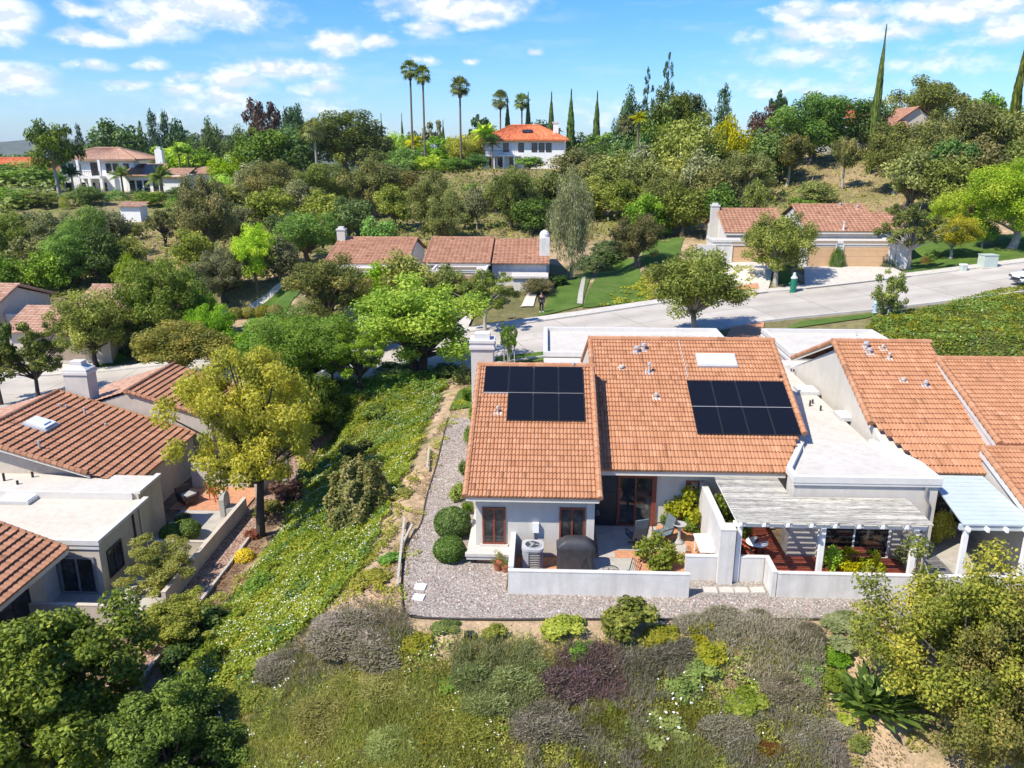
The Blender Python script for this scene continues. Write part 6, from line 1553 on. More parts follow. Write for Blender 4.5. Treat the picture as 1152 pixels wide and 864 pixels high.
T('round', 'm', 'leaf_olive', 850, 200, 26, 'little olive tree at the right of the dark olive one', Y=104, seed=3)
T('mass', 'f', 'leaf_green', 745, 252, 20, 'small bright green bush beside the grassy bank', py=266, name='bush', cat='bush', seed=1)
T('tall', 'm', 'leaf_brown', 889, 146, 40, 'rusty slim tree with pale stem, left one on the bare hill', py=209, bpx=885, bark='bark_pale', seed=1)
T('tall', 'm', 'leaf_brown', 945, 150, 30, 'rusty slim tree, right one on the bare hill', py=213, bpx=947, bark='bark_pale', seed=3)
T('mass', 'm', 'leaf_olive', 917, 203, 40, 'low dark bush on the bare hill behind the white roof', py=228, name='bush', cat='bush', seed=2)
T('mass', 'f', 'leaf_green', 900, 222, 24, 'small green bush between the two white row houses', Y=96, name='bush', cat='bush', seed=1)
# --- left middle wood
T('lumpy', 'n', 'leaf_olive', 8, 228, 60, 'olive tree with dark leaning stem at the frame edge', py=302, bpx=18, bark='bark_dark', seed=2)
T('lumpy', 'n', 'leaf_grey', 60, 232, 64, 'silvery grey tree in the left wood', Y=104, bark='bark_dark', seed=1)
T('mass', 'n', 'leaf_green', 96, 226, 52, 'fresh green tree in the middle of the left wood', Y=100, seed=3)
T('lumpy', 'm', 'leaf_grey', 125, 232, 40, 'dark grey tree at the right of the left wood', Y=106, seed=2)
T('mass', 'n', 'leaf_green', 78, 252, 60, 'leafy green tree low in the left wood above the roofs', Y=92, seed=1)
T('mass', 'm', 'leaf_dark', 112, 258, 50, 'dark bushy tree low in the left wood above the roofs', Y=93, seed=2)
T('mass', 'm', 'leaf_olive', 35, 262, 50, 'olive bush tree under the leaning dark stem', Y=92, seed=3)
T('mass', 'f', 'leaf_sage', 150, 250, 24, 'small grey bush beside the white shed', Y=118, name='bush', cat='bush', seed=1)
T('open', 'm', 'leaf_brown', 172, 228, 32, 'thin leaning brown tree on the golden bank below the shed', py=278, bpx=186, bark='bark_dark', seed=2)
T('round', 'n', 'leaf_ivy', 181, 286, 82, 'vivid green tree in front of the L-shaped pink roof', Y=66, seed=1)
T('lumpy', 'n', 'leaf_grey', 243, 274, 58, 'dark grey spreading tree between the houses and the small hedge', py=341, bpx=252, bark='bark_dark', seed=1)
T('round', 'n', 'leaf_lime', 290, 247, 50, 'lime green tree at the top of the sloping lawn', py=327, bpx=289, seed=2)
T('lumpy', 'm', 'leaf_grey', 316, 262, 42, 'grey olive tree right of the lime green one by the lawn', py=316, bpx=316, seed=3)
T('lumpy', 'n', 'leaf_green', 346, 234, 76, 'deep green leafy tree above the sloping lawn', Y=96, seed=1)
T('lumpy', 'n', 'leaf_brown', 366, 280, 84, 'big olive and rust tree below the pink roofed houses', Y=68, seed=2)
T('lumpy', 'm', 'leaf_olive', 458, 279, 62, 'olive tree in front of the pale row house roofs', Y=71, seed=3)
T('open', 'n', 'leaf_olive', 567, 303, 66, 'airy street tree before the porch of the pale row house', py=372, bpx=546, bark='bark_pale', seed=3)
T('mass', 'm', 'leaf_brown', 606, 312, 34, 'reddish leaved small tree by the porch wall', Y=74, seed=1)
T('lumpy', 'n', 'leaf_lime', 470, 303, 138, 'broad lime green tree with many stems above the ivy slope', py=422, bpx=478, bark='bark_dark', seed=2)
# --- street trees, right
T('round', 'n', 'leaf_olive', 784, 274, 94, 'dark round street tree in front of our garage roofs', Y=58.5, bark='bark_pale', seed=1)
T('round', 'n', 'leaf_olive', 868, 234, 72, 'yellow olive street tree with pale stem before the white garages', py=321, bpx=872, bark='bark_pale', seed=2)
T('open', 'n', 'leaf_olive', 1022, 224, 66, 'half bare street tree with white forked stem at the driveway end', py=304, bpx=1021, bark='bark_pale', seed=3)
T('airy', 'm', 'leaf_olive', 995, 300, 34, 'small young street tree on the near kerb by the blue hydrant', py=354, bpx=998, bark='bark_pale', seed=1)
T('round', 'n', 'leaf_lime', 1072, 213, 46, 'upright lime green tree behind the lawn', Y=92, seed=1)
T('round', 'n', 'leaf_yellow', 1068, 235, 48, 'yellow green lawn tree with thin pale stem', py=292, bpx=1069, bark='bark_pale', seed=3)
T('lumpy', 'x', 'leaf_lime', 1140, 172, 110, 'largest bright lime tree at the frame edge on the lawn', py=281, bpx=1137, bark='bark_pale', seed=1)
T('tall', 'm', 'leaf_redbrown', 1097, 224, 20, 'dark purplish shrub tree between the lime trees', Y=90, seed=2)
T('round', 'm', 'leaf_green', 1106, 246, 24, 'small green tree with pale stem between the lime trees', py=278, bpx=1105, bark='bark_pale', seed=2)
# --- left street trees and the near left trees
T('round', 'n', 'leaf_olive', 103, 324, 78, 'dark round street tree before the brown garage', py=413, bpx=109, bark='bark_dark', seed=1)
T('open', 'n', 'leaf_olive', 38, 362, 78, 'bare limbed tree with tufted leaves behind the near roof', Y=54, bark='bark_dark', seed=3)
T('open', 'm', 'leaf_dark', -8, 350, 60, 'dark tree at the frame edge behind the near roof', Y=54, bark='bark_dark', seed=1)
T('round', 'n', 'leaf_chart', 200, 356, 98, 'yellow green street tree leaning over the lower road', py=430, bpx=208, bark='bark_dark', seed=3)
T('lumpy', 'x', 'leaf_fresh', 338, 342, 128, 'tall rich green tree behind the yellow foreground tree', Y=50, bark='bark_dark', seed=2)
T('open', 'n', 'leaf_fresh', 398, 372, 66, 'green tree with dark leaning stem on the road bank', py=443, bpx=404, bark='bark_dark', seed=2)
T('lumpy', 'n', 'leaf_deep', 345, 410, 80, 'dark green tree at the bottom of the road bank', Y=47, bark='bark_dark', seed=1)
T('broad', 'x', 'leaf_yellow', 272, 384, 156, 'large yellow foreground tree over the lower courtyard wall', py=602, bpx=293, bark='bark_dark', seed=1)
T('open', 'n', 'leaf_yellow', 335, 425, 76, 'yellow tree with pale twin stems by the upper gravel strip', py=548, bpx=323, bark='bark_pale', seed=2)
# --- the near corner trees
T('airy', 'y', 'leaf_deep', 42, 676, 230, 'big dark green tree filling the bottom left corner', Y=20.2, bark='bark_dark', seed=1)
T('airy', 'y', 'leaf_deep', 185, 778, 150, 'dark leafy tree at the bottom edge right of the corner tree', Y=19.3, bark='bark_dark', seed=2)
T('airy', 'n', 'leaf_wisp', 178, 606, 80, 'wispy yellow green tree inside the lower courtyard', Y=30.5, bark='bark_pale', seed=3)
T('airy', 'n', 'leaf_wisp', 196, 668, 92, 'wispy willow-like tree outside the courtyard corner', Y=26.5, bark='bark_dark', seed=2)
T('airy', 'x', 'leaf_chart', 1085, 606, 190, 'large olive yellow tree filling the right foreground corner', Y=19.8, bark='bark_pale', seed=1)
T('airy', 'x', 'leaf_chart', 1150, 640, 150, 'second yellow olive tree at the right frame edge', Y=18.6, bark='bark_pale', seed=3)

# --- more of the hillside wood
T('lumpy', 'm', 'leaf_olive', 262, 204, 52, 'olive green tree right of the grey brown spreading tree', Y=150, seed=1)
T('mass', 'm', 'leaf_lime', 252, 196, 36, 'pale lime shrub tree below the mansion end chimney', Y=158, seed=2)
T('lumpy', 'm', 'leaf_grey', 338, 200, 50, 'dark grey olive tree between the brownish slope trees', Y=122, seed=3)
T('mass', 'm', 'leaf_olive', 388, 196, 46, 'olive tree squeezed left of the rust tipped tree', Y=138, seed=1)
T('lumpy', 'm', 'leaf_dark', 442, 182, 40, 'dark tree right of the rust tipped tree', Y=150, seed=2)
T('lumpy', 'm', 'leaf_olive', 604, 206, 46, 'olive tree right behind the bare stemmed spreading tree', Y=118, seed=3)
T('lumpy', 'm', 'leaf_dark', 622, 222, 40, 'dark low tree left of the weeping eucalyptus', Y=108, seed=2)
T('mass', 'm', 'leaf_olive', 668, 196, 54, 'olive tree right behind the weeping eucalyptus', Y=114, seed=1)
T('lumpy', 'm', 'leaf_brown', 662, 178, 44, 'reddish olive tree under the dark end tree of the hill house', Y=132, seed=3)
T('lumpy', 'm', 'leaf_olive', 706, 200, 56, 'olive tree above the leaning lawn tree crown', Y=108, seed=2)
T('lumpy', 'm', 'leaf_grey', 738, 158, 56, 'grey olive tree below the yellow feather palm', Y=126, seed=1)
T('mass', 'm', 'leaf_green', 728, 212, 44, 'green tree at the foot of the hillside wood', Y=98, seed=3)
T('lumpy', 'm', 'leaf_olive', 765, 170, 50, 'olive tree high in the hillside wood below the grey spreading tree', Y=116, seed=2)
T('lumpy', 'm', 'leaf_brown', 812, 178, 50, 'brown olive tree left of the dark olive tree', Y=108, seed=1)
T('lumpy', 'm', 'leaf_dark', 806, 205, 46, 'dark tree close above the white row house roof', Y=99, seed=3)
T('lumpy', 'm', 'leaf_olive', 795, 146, 50, 'olive tree between the grey spreading and yellow green trees', Y=124, seed=2)
T('lumpy', 'm', 'leaf_dark', 680, 160, 40, 'dark crest tree between the hill house and the pines', Y=160, seed=3)
T('lumpy', 'm', 'leaf_brown', 1100, 150, 66, 'brown olive tree low at the right of the hill grove', Y=106, seed=3)
T('lumpy', 'm', 'leaf_olive', 1064, 170, 56, 'grey olive tree low in the centre of the hill grove', Y=103, seed=1)
T('mass', 'm', 'leaf_olive', 1140, 160, 50, 'olive shrub tree low behind the largest lime tree', Y=108, seed=2)
T('mass', 'm', 'leaf_grey', 20, 244, 46, 'grey bushy tree right of the leaning dark stem', Y=112, seed=2)
T('mass', 'm', 'leaf_olive', 142, 264, 40, 'olive bushy tree at the right foot of the left wood', Y=98, seed=1)
T('mass', 'm', 'leaf_green', 55, 276, 46, 'mid green bush tree directly above the bare gable', Y=90, seed=3)
T('mass', 'm', 'leaf_green', 5, 280, 50, 'green bush tree at the frame edge above the gable roof', Y=90, seed=1)
T('mass', 'm', 'leaf_deep', 216, 300, 40, 'dark green bush tree between vivid green and dark grey trees', Y=74, seed=2)
T('lumpy', 'm', 'leaf_dark', 318, 236, 40, 'dark small tree behind the lime green lawn tree', Y=106, seed=1)
T('mass', 'm', 'leaf_olive', 418, 316, 44, 'olive shrub tree in front of the pale garage', Y=70, seed=3)
T('mass', 'm', 'leaf_green', 300, 372, 60, 'mid green tree behind the yellow tree top on the road bank', Y=53, seed=1)
T('mass', 'n', 'leaf_fresh', 370, 350, 60, 'rich green tree above the road bank left of the leaning stem', Y=52, seed=3)
T('mass', 'm', 'leaf_dark', 420, 345, 44, 'dark green tree in shade left of the broad lime tree', Y=60, seed=2)

T('lumpy', 'm', 'leaf_olive', 304, 208, 54, 'olive tree standing below the brownish slope tree', Y=116, seed=1)
T('lumpy', 'm', 'leaf_olive', 205, 226, 40, 'olive tree at the left foot of the grey brown spreading tree', Y=118, seed=3)
T('lumpy', 'm', 'leaf_grey', 268, 230, 42, 'grey tree between the spreading brown tree and the lime lawn tree', Y=112, seed=2)
T('lumpy', 'm', 'leaf_olive', 368, 212, 54, 'lower olive tree under the pale palm slope tree', Y=114, seed=3)
T('lumpy', 'm', 'leaf_dark', 398, 218, 46, 'dark low tree just left of the clear stemmed rust tipped tree', Y=112, seed=1)
T('lumpy', 'm', 'leaf_olive', 444, 206, 46, 'olive tree between the rust tipped tree and the dense pair', Y=114, seed=2)
T('lumpy', 'm', 'leaf_brown', 452, 186, 44, 'brown tinted tree on the crest above the dense pair', Y=140, seed=1)
T('mass', 'm', 'leaf_green', 425, 240, 40, 'green shrub tree behind the block chimney roof', Y=98, seed=3)
T('lumpy', 'm', 'leaf_olive', 522, 222, 30, 'small olive tree between the dense pair and the single stem tree', Y=112, seed=1)
T('lumpy', 'm', 'leaf_olive', 556, 210, 36, 'olive tree touching the spreading mid slope tree on its left', Y=124, seed=3)
T('lumpy', 'm', 'leaf_dark', 594, 222, 40, 'dark tree low between spreading tree and weeping eucalyptus', Y=106, seed=1)
T('lumpy', 'm', 'leaf_olive', 640, 202, 44, 'olive tree above the weeping eucalyptus top', Y=124, seed=2)
T('mass', 'm', 'leaf_green', 96, 208, 40, 'green shrub tree on the bank before the mansion loggia', Y=152, seed=2)
T('mass', 'm', 'leaf_olive', 45, 214, 36, 'olive shrub tree on the bank left of the loose eucalyptus', Y=150, seed=3)
T('mass', 'm', 'leaf_green', 14, 210, 44, 'green shrub tree on the bank at the frame edge', Y=150, seed=1)
T('mass', 'm', 'leaf_green', 168, 214, 34, 'green shrub tree on the bank right above the shed', Y=150, seed=3)
T('mass', 'm', 'leaf_dark', 206, 208, 36, 'dark shrub tree before the mansion garden wing', Y=152, seed=2)
T('lumpy', 'm', 'leaf_olive', 216, 256, 40, 'olive tree behind the vivid green street tree', Y=96, seed=2)
T('mass', 'm', 'leaf_fresh', 150, 282, 36, 'fresh green shrub tree left behind the vivid green tree', Y=86, seed=1)
T('mass', 'm', 'leaf_green', 228, 322, 36, 'green tree in front of the tan side wall by the little hedge', Y=69, seed=1)
T('mass', 'm', 'leaf_dark', 160, 345, 40, 'dark shrub tree in front of the L-shaped roof corner', Y=66, seed=3)
T('mass', 'm', 'leaf_fresh', 262, 372, 56, 'fresh green shrub tree on the verge right of the yellow green street tree', Y=61, seed=2)
T('mass', 'm', 'leaf_green', 300, 350, 44, 'green shrub tree below the clipped ball hedge', Y=62, seed=3)

T('mass', 'm', 'leaf_green', 455, 166, 40, 'green tree at the foot of the tallest palm, left of its trunk', Y=179, seed=2)
T('mass', 'm', 'leaf_lime', 482, 172, 34, 'lime green shrub tree right of the tall palm pair trunks', Y=179, seed=3)
T('mass', 'm', 'leaf_green', 510, 176, 32, 'green shrub tree at the foot of the single tall palm', Y=181, seed=1)
T('mass', 'm', 'leaf_dark', 535, 172, 30, 'dark green shrub tree beside the hill house terrace', Y=184, seed=2)
T('lumpy', 'm', 'leaf_olive', 505, 296, 44, 'olive tree hiding the garage of the pale row house', Y=71, seed=1)
T('lumpy', 'm', 'leaf_fresh', 430, 292, 46, 'fresh green tree in front of the pale row house wall, under its roof gap', Y=71.5, seed=3)
T('mass', 'm', 'leaf_olive', 392, 296, 36, 'olive shrub tree in front of the block chimney house', Y=73, seed=2)
T('lumpy', 'm', 'leaf_olive', 540, 306, 40, 'olive tree in front of the porch roof', Y=72, seed=2)
T('mass', 'n', 'leaf_fresh', 318, 378, 70, 'fresh green tree directly behind the yellow foreground crown', Y=49, seed=2)
T('round', 'n', 'leaf_fresh', 236, 340, 50, 'fresh green tree on the far verge behind the yellow foreground tree', Y=63.5, seed=1)
T('airy', 'x', 'leaf_chart', 1130, 690, 150, 'lower olive yellow tree beneath the large right foreground one', Y=18.3, bark='bark_pale', seed=2)
# --- cypresses
CYL = 'Italian cypress'
for px, top, w, Yc, lb in ((620, 106, 8, 200, 'thin dark cypress directly behind the hill house roof ridge'), (642, 103, 9, 203, 'dark cypress just right of the hill house chimney'), (671, 105, 8, 207, 'last cypress of the row right of the hill house'),
                           (594, 106, 7, 212, 'cypress touching the right one of the short palms'), (571, 111, 7, 212, 'shaggy dark cypress touching the left one of the short palms'), (453, 129, 4, 240, 'tiny far cypress left of the tallest palms'), (430, 129, 4, 240, 'tiny far cypress beside the dense grove, leftmost'),
                           (499, 137, 5, 235, 'tiny far cypress right of the tallest palms')):
    T('column', 'f', 'leaf_dark', px, top, w, lb, Y=Yc, name='cypress_tree', cat='cypress', group='cypresses on the hilltop')
T('column', 'm', 'leaf_deep', 987, 34, 8.5, 'tall cypress spire above the right hill houses', Y=131, name='cypress_tree', cat='cypress', seed=1)
T('column', 'm', 'leaf_deep', 1142, 43, 11, 'tall cypress spire at the right frame edge', Y=121, name='cypress_tree', cat='cypress', seed=2)
# --- palms
def palm_head(seed, fan=True, n=58):
    rng = np.random.default_rng(seed); V = []; Fs = []; rn = []
    V2 = []; F2 = []
    for i in range(n):
        t = i*2.399; e = math.radians(rng.uniform(-58, 85)) if fan else math.radians(rng.uniform(5, 75)); r = rng.uniform(.8, 1.0); c = rng.random()
        d = np.array([math.cos(t)*math.cos(e), math.sin(t)*math.cos(e), math.sin(e)]); side = np.array([-math.sin(t), math.cos(t), 0]); upv = np.cross(side, d)
        if fan:                            # petiole then a fan of blades
            hub = d*.48*r; b = len(V); V += [hub*.05+side*.012, hub*.05-side*.012, hub-side*.012, hub+side*.012]; Fs.append([b, b+1, b+2, b+3]); rn.append(c)
            for k in range(9):
                a = (k-4)*.33; q = d*math.cos(a)+side*math.sin(a); tip = hub+q*.5*r-np.array([0, 0, .16*abs(math.sin(a))+.05+.1*rng.random()]); wv = np.cross(q, upv)*.035
                m_ = hub+q*.28*r; b = len(V); V += [hub, m_+wv, tip, m_-wv]; Fs.append([b, b+1, b+2, b+3]); rn.append(min(1, max(0, c*.6+.4*rng.random())))
        else:                              # feather frond: arching rib with hanging leaflets
            pts = []
            for s in np.linspace(0, 1, 9): pts.append(d*s*r+np.array([0, 0, -.55*s*s*math.cos(e)]))
            for s in range(1, 9):
                p = pts[s]; tg = unit(pts[s]-pts[s-1]); ln = .30*math.sin(math.pi*min(.96, s/9+.1))
                for sg in (-1, 1):
                    for h in (0, .5):
                        p0 = p-(pts[s]-pts[s-1])*h; tip = p0+side*sg*ln*.8+tg*.12-np.array([0, 0, ln*.55]); wv = tg*.035
                        b = len(V); V += [p0-wv*.6, p0+wv*.6, (p0+tip)/2+wv, tip]; Fs.append([b, b+1, b+2, b+3]); rn.append(min(1, max(0, c*.5+.5*rng.random())))
    return mk('fronds', np.array(V), Fs, rn, 'leaf_palm')
def skirt_mesh(seed):
    rng = np.random.default_rng(seed); V = []; Fs = []
    for i in range(150):
        t = rng.uniform(0, 6.28); z = -rng.uniform(0, .95); r0 = .10+.12*(1+z); d = np.array([math.cos(t), math.sin(t), 0]); s = np.array([-math.sin(t), math.cos(t), 0]); p = d*r0+np.array([0, 0, z]); q = d*(r0+.16)+np.array([0, 0, z-.3])
        b = len(V); V += [p-s*.02, q-s*.07, q+s*.07, p+s*.02]; Fs.append([b, b+1, b+2, b+3])
    return mk('skirt', np.array(V), Fs, rng.random(150), 'leaf_skirt')
FAN = [palm_head(k, True) for k in (1, 2, 3)]; FEA = [palm_head(k, False, 26) for k in (4, 5)]; SKM = skirt_mesh(3)
tr = MB(); tr.tube([(0, 0, 0), (.0, 0, .06), (.0, 0, .5), (0, 0, 1)], [1.5, 1.0, .85, .75], 8); TRK = mk('palm_trunk', np.array(tr.v), tr.f, tr.r, 'bark_pale')
def palm(px, top, w, lb, Y=None, py=None, fan=True, skirt=True, mat='leaf_palm', bark='bark', trad=.24, k=0, bpx=None):
    x, y, z = find_base(px, top, Y, py, bpx); zt = float(atY(px, top, y)[2]); rr = w*.5*depth((x, y, zt))/F; h = zt-z-rr*(.75 if fan else .45)
    r = thing('palm_tree', (x, y, z-.2), lb, 'palm tree', 'palm trees', 0)
    t = link(bpy.data.objects.new('trunk', TRK), r); t.scale = (trad, trad, h+.2); set_mat(t, bark)
    c = link(bpy.data.objects.new('fronds', (FAN if fan else FEA)[k % (3 if fan else 2)]), r); c.location = (0, 0, h+.2); c.scale = (rr*1.25,)*3; c.rotation_euler = (0, 0, random.uniform(0, 6)); set_mat(c, mat)
    if skirt: s = link(bpy.data.objects.new('skirt', SKM), r); s.location = (0, 0, h+.1); s.scale = (rr*.62, rr*.62, rr*.8); set_mat(s, 'leaf_skirt')
palm(463, 69, 23, 'tallest fan palm, left of the tall close pair', Y=183, k=0, trad=.26, mat='leaf_deep'); palm(477, 75, 22, 'tall fan palm, right of the tall close pair', Y=182, k=1, trad=.26, mat='leaf_deep'); palm(518, 87, 25, 'single tall fan palm left of the hill house', Y=184, k=2, trad=.26, mat='leaf_deep')
palm(563, 103, 22, 'short fan palm behind the hill house, left of two', Y=210, k=1); palm(587, 106, 20, 'short fan palm behind the hill house, right of two', Y=211, k=2)
palm(545, 143, 34, 'bright feather palm at the left end of the hill house', Y=191, fan=False, skirt=False, mat='leaf_lime', k=0); palm(554, 157, 20, 'slim feather palm in front of the hill house balcony', Y=188, fan=False, skirt=False, k=1)
palm(467, 155, 26, 'yellowish feather palm below the tallest palm', Y=185, fan=False, skirt=False, mat='leaf_yellow', k=0)
palm(355, 134, 28, 'pale fan palm with grey stem before the dense grove', Y=172, skirt=True, mat='leaf_sage', bark='bark_pale', k=2)
palm(181, 192, 34, 'squat feather palm on the mansion terrace', Y=168, fan=False, skirt=False, k=1, trad=.4); palm(82, 190, 24, 'feather palm before the mansion arches', py=222, fan=False, skirt=False, mat='leaf_pine', k=0, bark='bark_pale', bpx=84)
palm(137, 191, 26, 'feather palm at the corner of the mansion loggia', Y=170, fan=False, skirt=False, mat='leaf_palm', k=1); palm(203, 166, 24, 'feather palm rising over the mansion low wing, left of two', Y=180, fan=False, skirt=False, mat='leaf_green', k=0); palm(213, 167, 22, 'feather palm rising over the mansion low wing, right of two', Y=182, fan=False, skirt=False, mat='leaf_green', k=1)
palm(717, 128, 22, 'yellow feather palm under the sparse pines', Y=136, fan=False, skirt=False, mat='leaf_yellow', k=0); palm(704, 130, 26, 'fan palm with brown skirt left below the sparse pines', Y=150, mat='leaf_grey', k=0)

# ================================================================== shrubs
SPROTO = {}
def shrub_mesh(kind, seed, n=3200):
    key = (kind, seed, n)
    if key in SPROTO: return SPROTO[key]
    rng = np.random.default_rng(seed*17+len(kind)); t = rng.uniform(0, 6.28, n); u = rng.random(n)
    if kind == 'ball':
        c = 1-1.75*u; s = np.sqrt(np.maximum(0, 1-c*c)); d = np.column_stack([s*np.cos(t), s*np.sin(t), c]); r = rng.uniform(.93, 1.02, n)[:, None]*(1+.03*np.sin(t*4+c*5))[:, None]
        P = d*r*.5; P[:, 2] = P[:, 2]*1.05+.46; N = unit(d+rng.normal(size=(n, 3))*.45); V, Fq = leaf_quads(P, N, .085, .055, rng); rn = rng.random(n)
    elif kind == 'spike':              # lavender, sage, statice: fine upright stems over an uneven low canopy
        k = 11; cx = rng.uniform(-.34, .34, (k, 2)); cr_ = rng.uniform(.14, .26, k); ch = rng.uniform(.5, 1.0, k); ch[0] = 1; cx[0] *= .3
        cr_ *= rng.uniform(.7, 1.2, k); pick = rng.choice(k, n, p=cr_**2/(cr_**2).sum()); rr = np.sqrt(u); q = cx[pick]+np.column_stack([np.cos(t), np.sin(t)])*(rr*cr_[pick])[:, None]
        h = ch[pick]*np.sqrt(np.maximum(.06, 1-rr**2*.8))*rng.uniform(.35, 1.0, n)**.5
        dirv = unit(np.column_stack([np.cos(t)*rr*.3, np.sin(t)*rr*.3, np.full(n, .9)])+rng.normal(size=(n, 3))*.42); ln = rng.uniform(.045, .115, n)[:, None]; sd2 = unit(np.cross(dirv, rng.normal(size=(n, 3)))); w = .0055
        low = rng.random(n) < .3; base = np.column_stack([q, np.where(low, h*rng.random(n)*.8, np.maximum(0, h-.12))]); tip = base+dirv*ln*np.array([.7, .7, 1.8])
        V = np.stack([base-sd2*w, base+sd2*w, (base+tip)/2+sd2*w*1.5, tip], 1).reshape(-1, 3); Fq = np.arange(n*4).reshape(n, 4)
        cr2 = rng.random(k); rn = np.clip(.4*cr2[pick]+.6*rng.random(n), 0, 1)
    elif kind == 'leafy':
        k = 16; C = np.column_stack([rng.uniform(-.34, .34, k), rng.uniform(-.34, .34, k), rng.uniform(.25, .72, k)]); C[:, 2] *= 1-.9*(C[:, 0]**2+C[:, 1]**2)*2
        V, Fq, rn = clump_leaves(C, rng.uniform(.13, .22, k), n, .10, .06, rng, .6, .5, .5, 1.1)
    elif kind == 'round':              # broad rounded bush down to the ground
        c = 1-1.0*u; s = np.sqrt(np.maximum(0, 1-c*c)); lump = 1+.10*np.sin(t*5+c*6+seed)+.07*np.sin(t*9-c*11); d = np.column_stack([s*np.cos(t), s*np.sin(t), c]); P = d*np.array([.5, .5, .95])*(lump*rng.uniform(.8, 1.02, n))[:, None]
        N = unit(d+rng.normal(size=(n, 3))*.5); V, Fq = leaf_quads(P, N, .075, .042, rng); rn = np.clip(.3*(.5+.5*np.sin(t*5+c*6+seed))+.7*rng.random(n), 0, 1)
    elif kind == 'strap':              # bird of paradise: long straplike leaves
        n = 170; V = []; Fq = []; rn = []
        for i in range(n):
            a = rng.uniform(0, 6.28); e = rng.uniform(.35, 1.35); b0 = np.array([rng.uniform(-.2, .2), rng.uniform(-.2, .2), 0]); d = np.array([math.cos(a)*math.cos(e), math.sin(a)*math.cos(e), math.sin(e)]); L = rng.uniform(.5, .85); sdv = np.array([-math.sin(a), math.cos(a), 0])
            p0 = b0+d*L*.45; p1 = b0+d*L*.75; p2 = b0+d*L-np.array([0, 0, .06]); b = len(V); V += [b0-sdv*.006, b0+sdv*.006, p0+sdv*.02, p0-sdv*.02, p1+sdv*.05, p1-sdv*.05, p2]
            Fq += [[b, b+1, b+2, b+3], [b+3, b+2, b+4, b+5], [b+5, b+4, b+6]]; c = rng.random(); rn += [c, c, c]
        V = np.array(V)
    SPROTO[key] = mk('foliage', V, Fq, rn, 'leaf_green'); return SPROTO[key]
def shrub(kind, mat, px, py, wpx, hm, label, name='shrub', n=3200, seed=None, z=None, wy=None, group=None, flowers=None, cat='shrub', at_z=None):
    if at_z is not None: g = at(px, py, at_z)
    else: g = ground(px, py)
    w = wpx*depth(g)/F
    wyy = wy or w
    r = thing(name, (g[0], g[1]+wyy*.25, g[2]-.05 if at_z is None else at_z), label, cat, group, random.uniform(0, 6.28), (w, (wy or w), hm))
    if at_z is None: r.location[2] = tz(g[0], g[1]+wyy*.25)-.08; gx_, gy_ = r.location[0], r.location[1]; sl_ = max(-.7, min(.7, math.atan((tz(gx_, gy_+wyy*.4)-tz(gx_, gy_-wyy*.4))/(wyy*.8)))); r.rotation_euler = (sl_ if kind == 'spike' else sl_*.5 if kind in ('round', 'leafy') else 0, 0, random.uniform(-.3, .3) if wy or kind != 'ball' else r.rotation_euler[2])
    f = link(bpy.data.objects.new('foliage', shrub_mesh(kind, seed or random.choice((1, 2, 3)), n)), r); set_mat(f, mat)
    if flowers:
        fm, fn = flowers; rng = np.random.default_rng(int(px)); t = rng.uniform(0, 6.28, fn); c = rng.uniform(.15, 1, fn); s = np.sqrt(1-c*c)
        P = np.column_stack([.5*s*np.cos(t), .5*s*np.sin(t), .95*c]); N = unit(P*np.array([1, 1, .6])+rng.normal(size=(fn, 3))*.3); V, Fq = leaf_quads(P, N, .07, .07, rng)
        mesh_np('blossoms', V, Fq, fm, rng.random(fn), r, local=True)
    return r
S = shrub
# beside the wing
S('ball', 'leaf_boxhedge', 508, 607, 42, 1.15, 'larger clipped round bush beside the wing wall', 'topiary_bush', 5200, 1, at_z=.0); S('ball', 'leaf_boxhedge', 505, 634, 36, .92, 'smaller clipped ball bush in the gravel nearest the corner', 'topiary_bush', 5200, 2, at_z=.0)
S('leafy', 'leaf_ivy', 517, 566, 24, 1.0, 'bright bush against the wing behind the clipped bushes', 'bush', 2600, 1, at_z=.0); S('leafy', 'leaf_boxhedge', 523, 540, 18, 1.1, 'narrow green bush halfway along the wing side', 'bush', 2200, 2, at_z=.0)
S('leafy', 'leaf_ivy', 528, 503, 16, 1.4, 'tall green bush along the wing side below the panels', 'bush', 2200, 3, at_z=.0); S('leafy', 'leaf_boxhedge', 527, 580, 14, .8, 'small green bush tucked under the eave corner', 'bush', 1600, 1, at_z=.0); S('leafy', 'leaf_green', 533, 478, 14, 1.5, 'uppermost green bush along the wing side', 'bush', 1800, 2, at_z=0)
# patio plants
S('leafy', 'leaf_ivy', 745, 644, 52, 1.5, 'bright lemon bush just behind the long white wall end', 'lemon_bush', 1500, 2, at_z=.03)
S('leafy', 'leaf_yellow', 773, 597, 50, 2.2, 'tall yellow green bush against the tall white wall', 'bush', 2600, 1, at_z=.03); S('leafy', 'leaf_green', 778, 602, 26, .8, 'dark green bush below the yellow bush by the side table', 'bush', 1400, 3, at_z=.03); S('leafy', 'leaf_green', 752, 596, 20, .8, 'green plant between chair and bird bath', 'bush', 1200, 2, at_z=.03)
S('leafy', 'leaf_ivy', 831, 622, 16, 1.9, 'green climber behind the tall wall by the pergola post', 'climber', 1800, 1, at_z=.0, wy=1.6); S('leafy', 'leaf_ivy', 815, 606, 16, 2.2, 'green climber against the tall wall below the eave', 'climber', 1800, 2, at_z=.0, wy=1.6)
for px, w, lb in ((934, 36, 'yellow green shrub behind the pergola wall beside the middle post'), (958, 32, 'shrub with yellow leaves behind the pergola wall, centre of the row'), (982, 30, 'last yellow green shrub of the row behind the pergola wall')):
    S('leafy', 'leaf_yellow' if px > 940 else 'leaf_lime', px, 650, w, 1.25, lb, 'shrub', 1300, None, at_z=.02, group='shrubs behind the pergola wall')
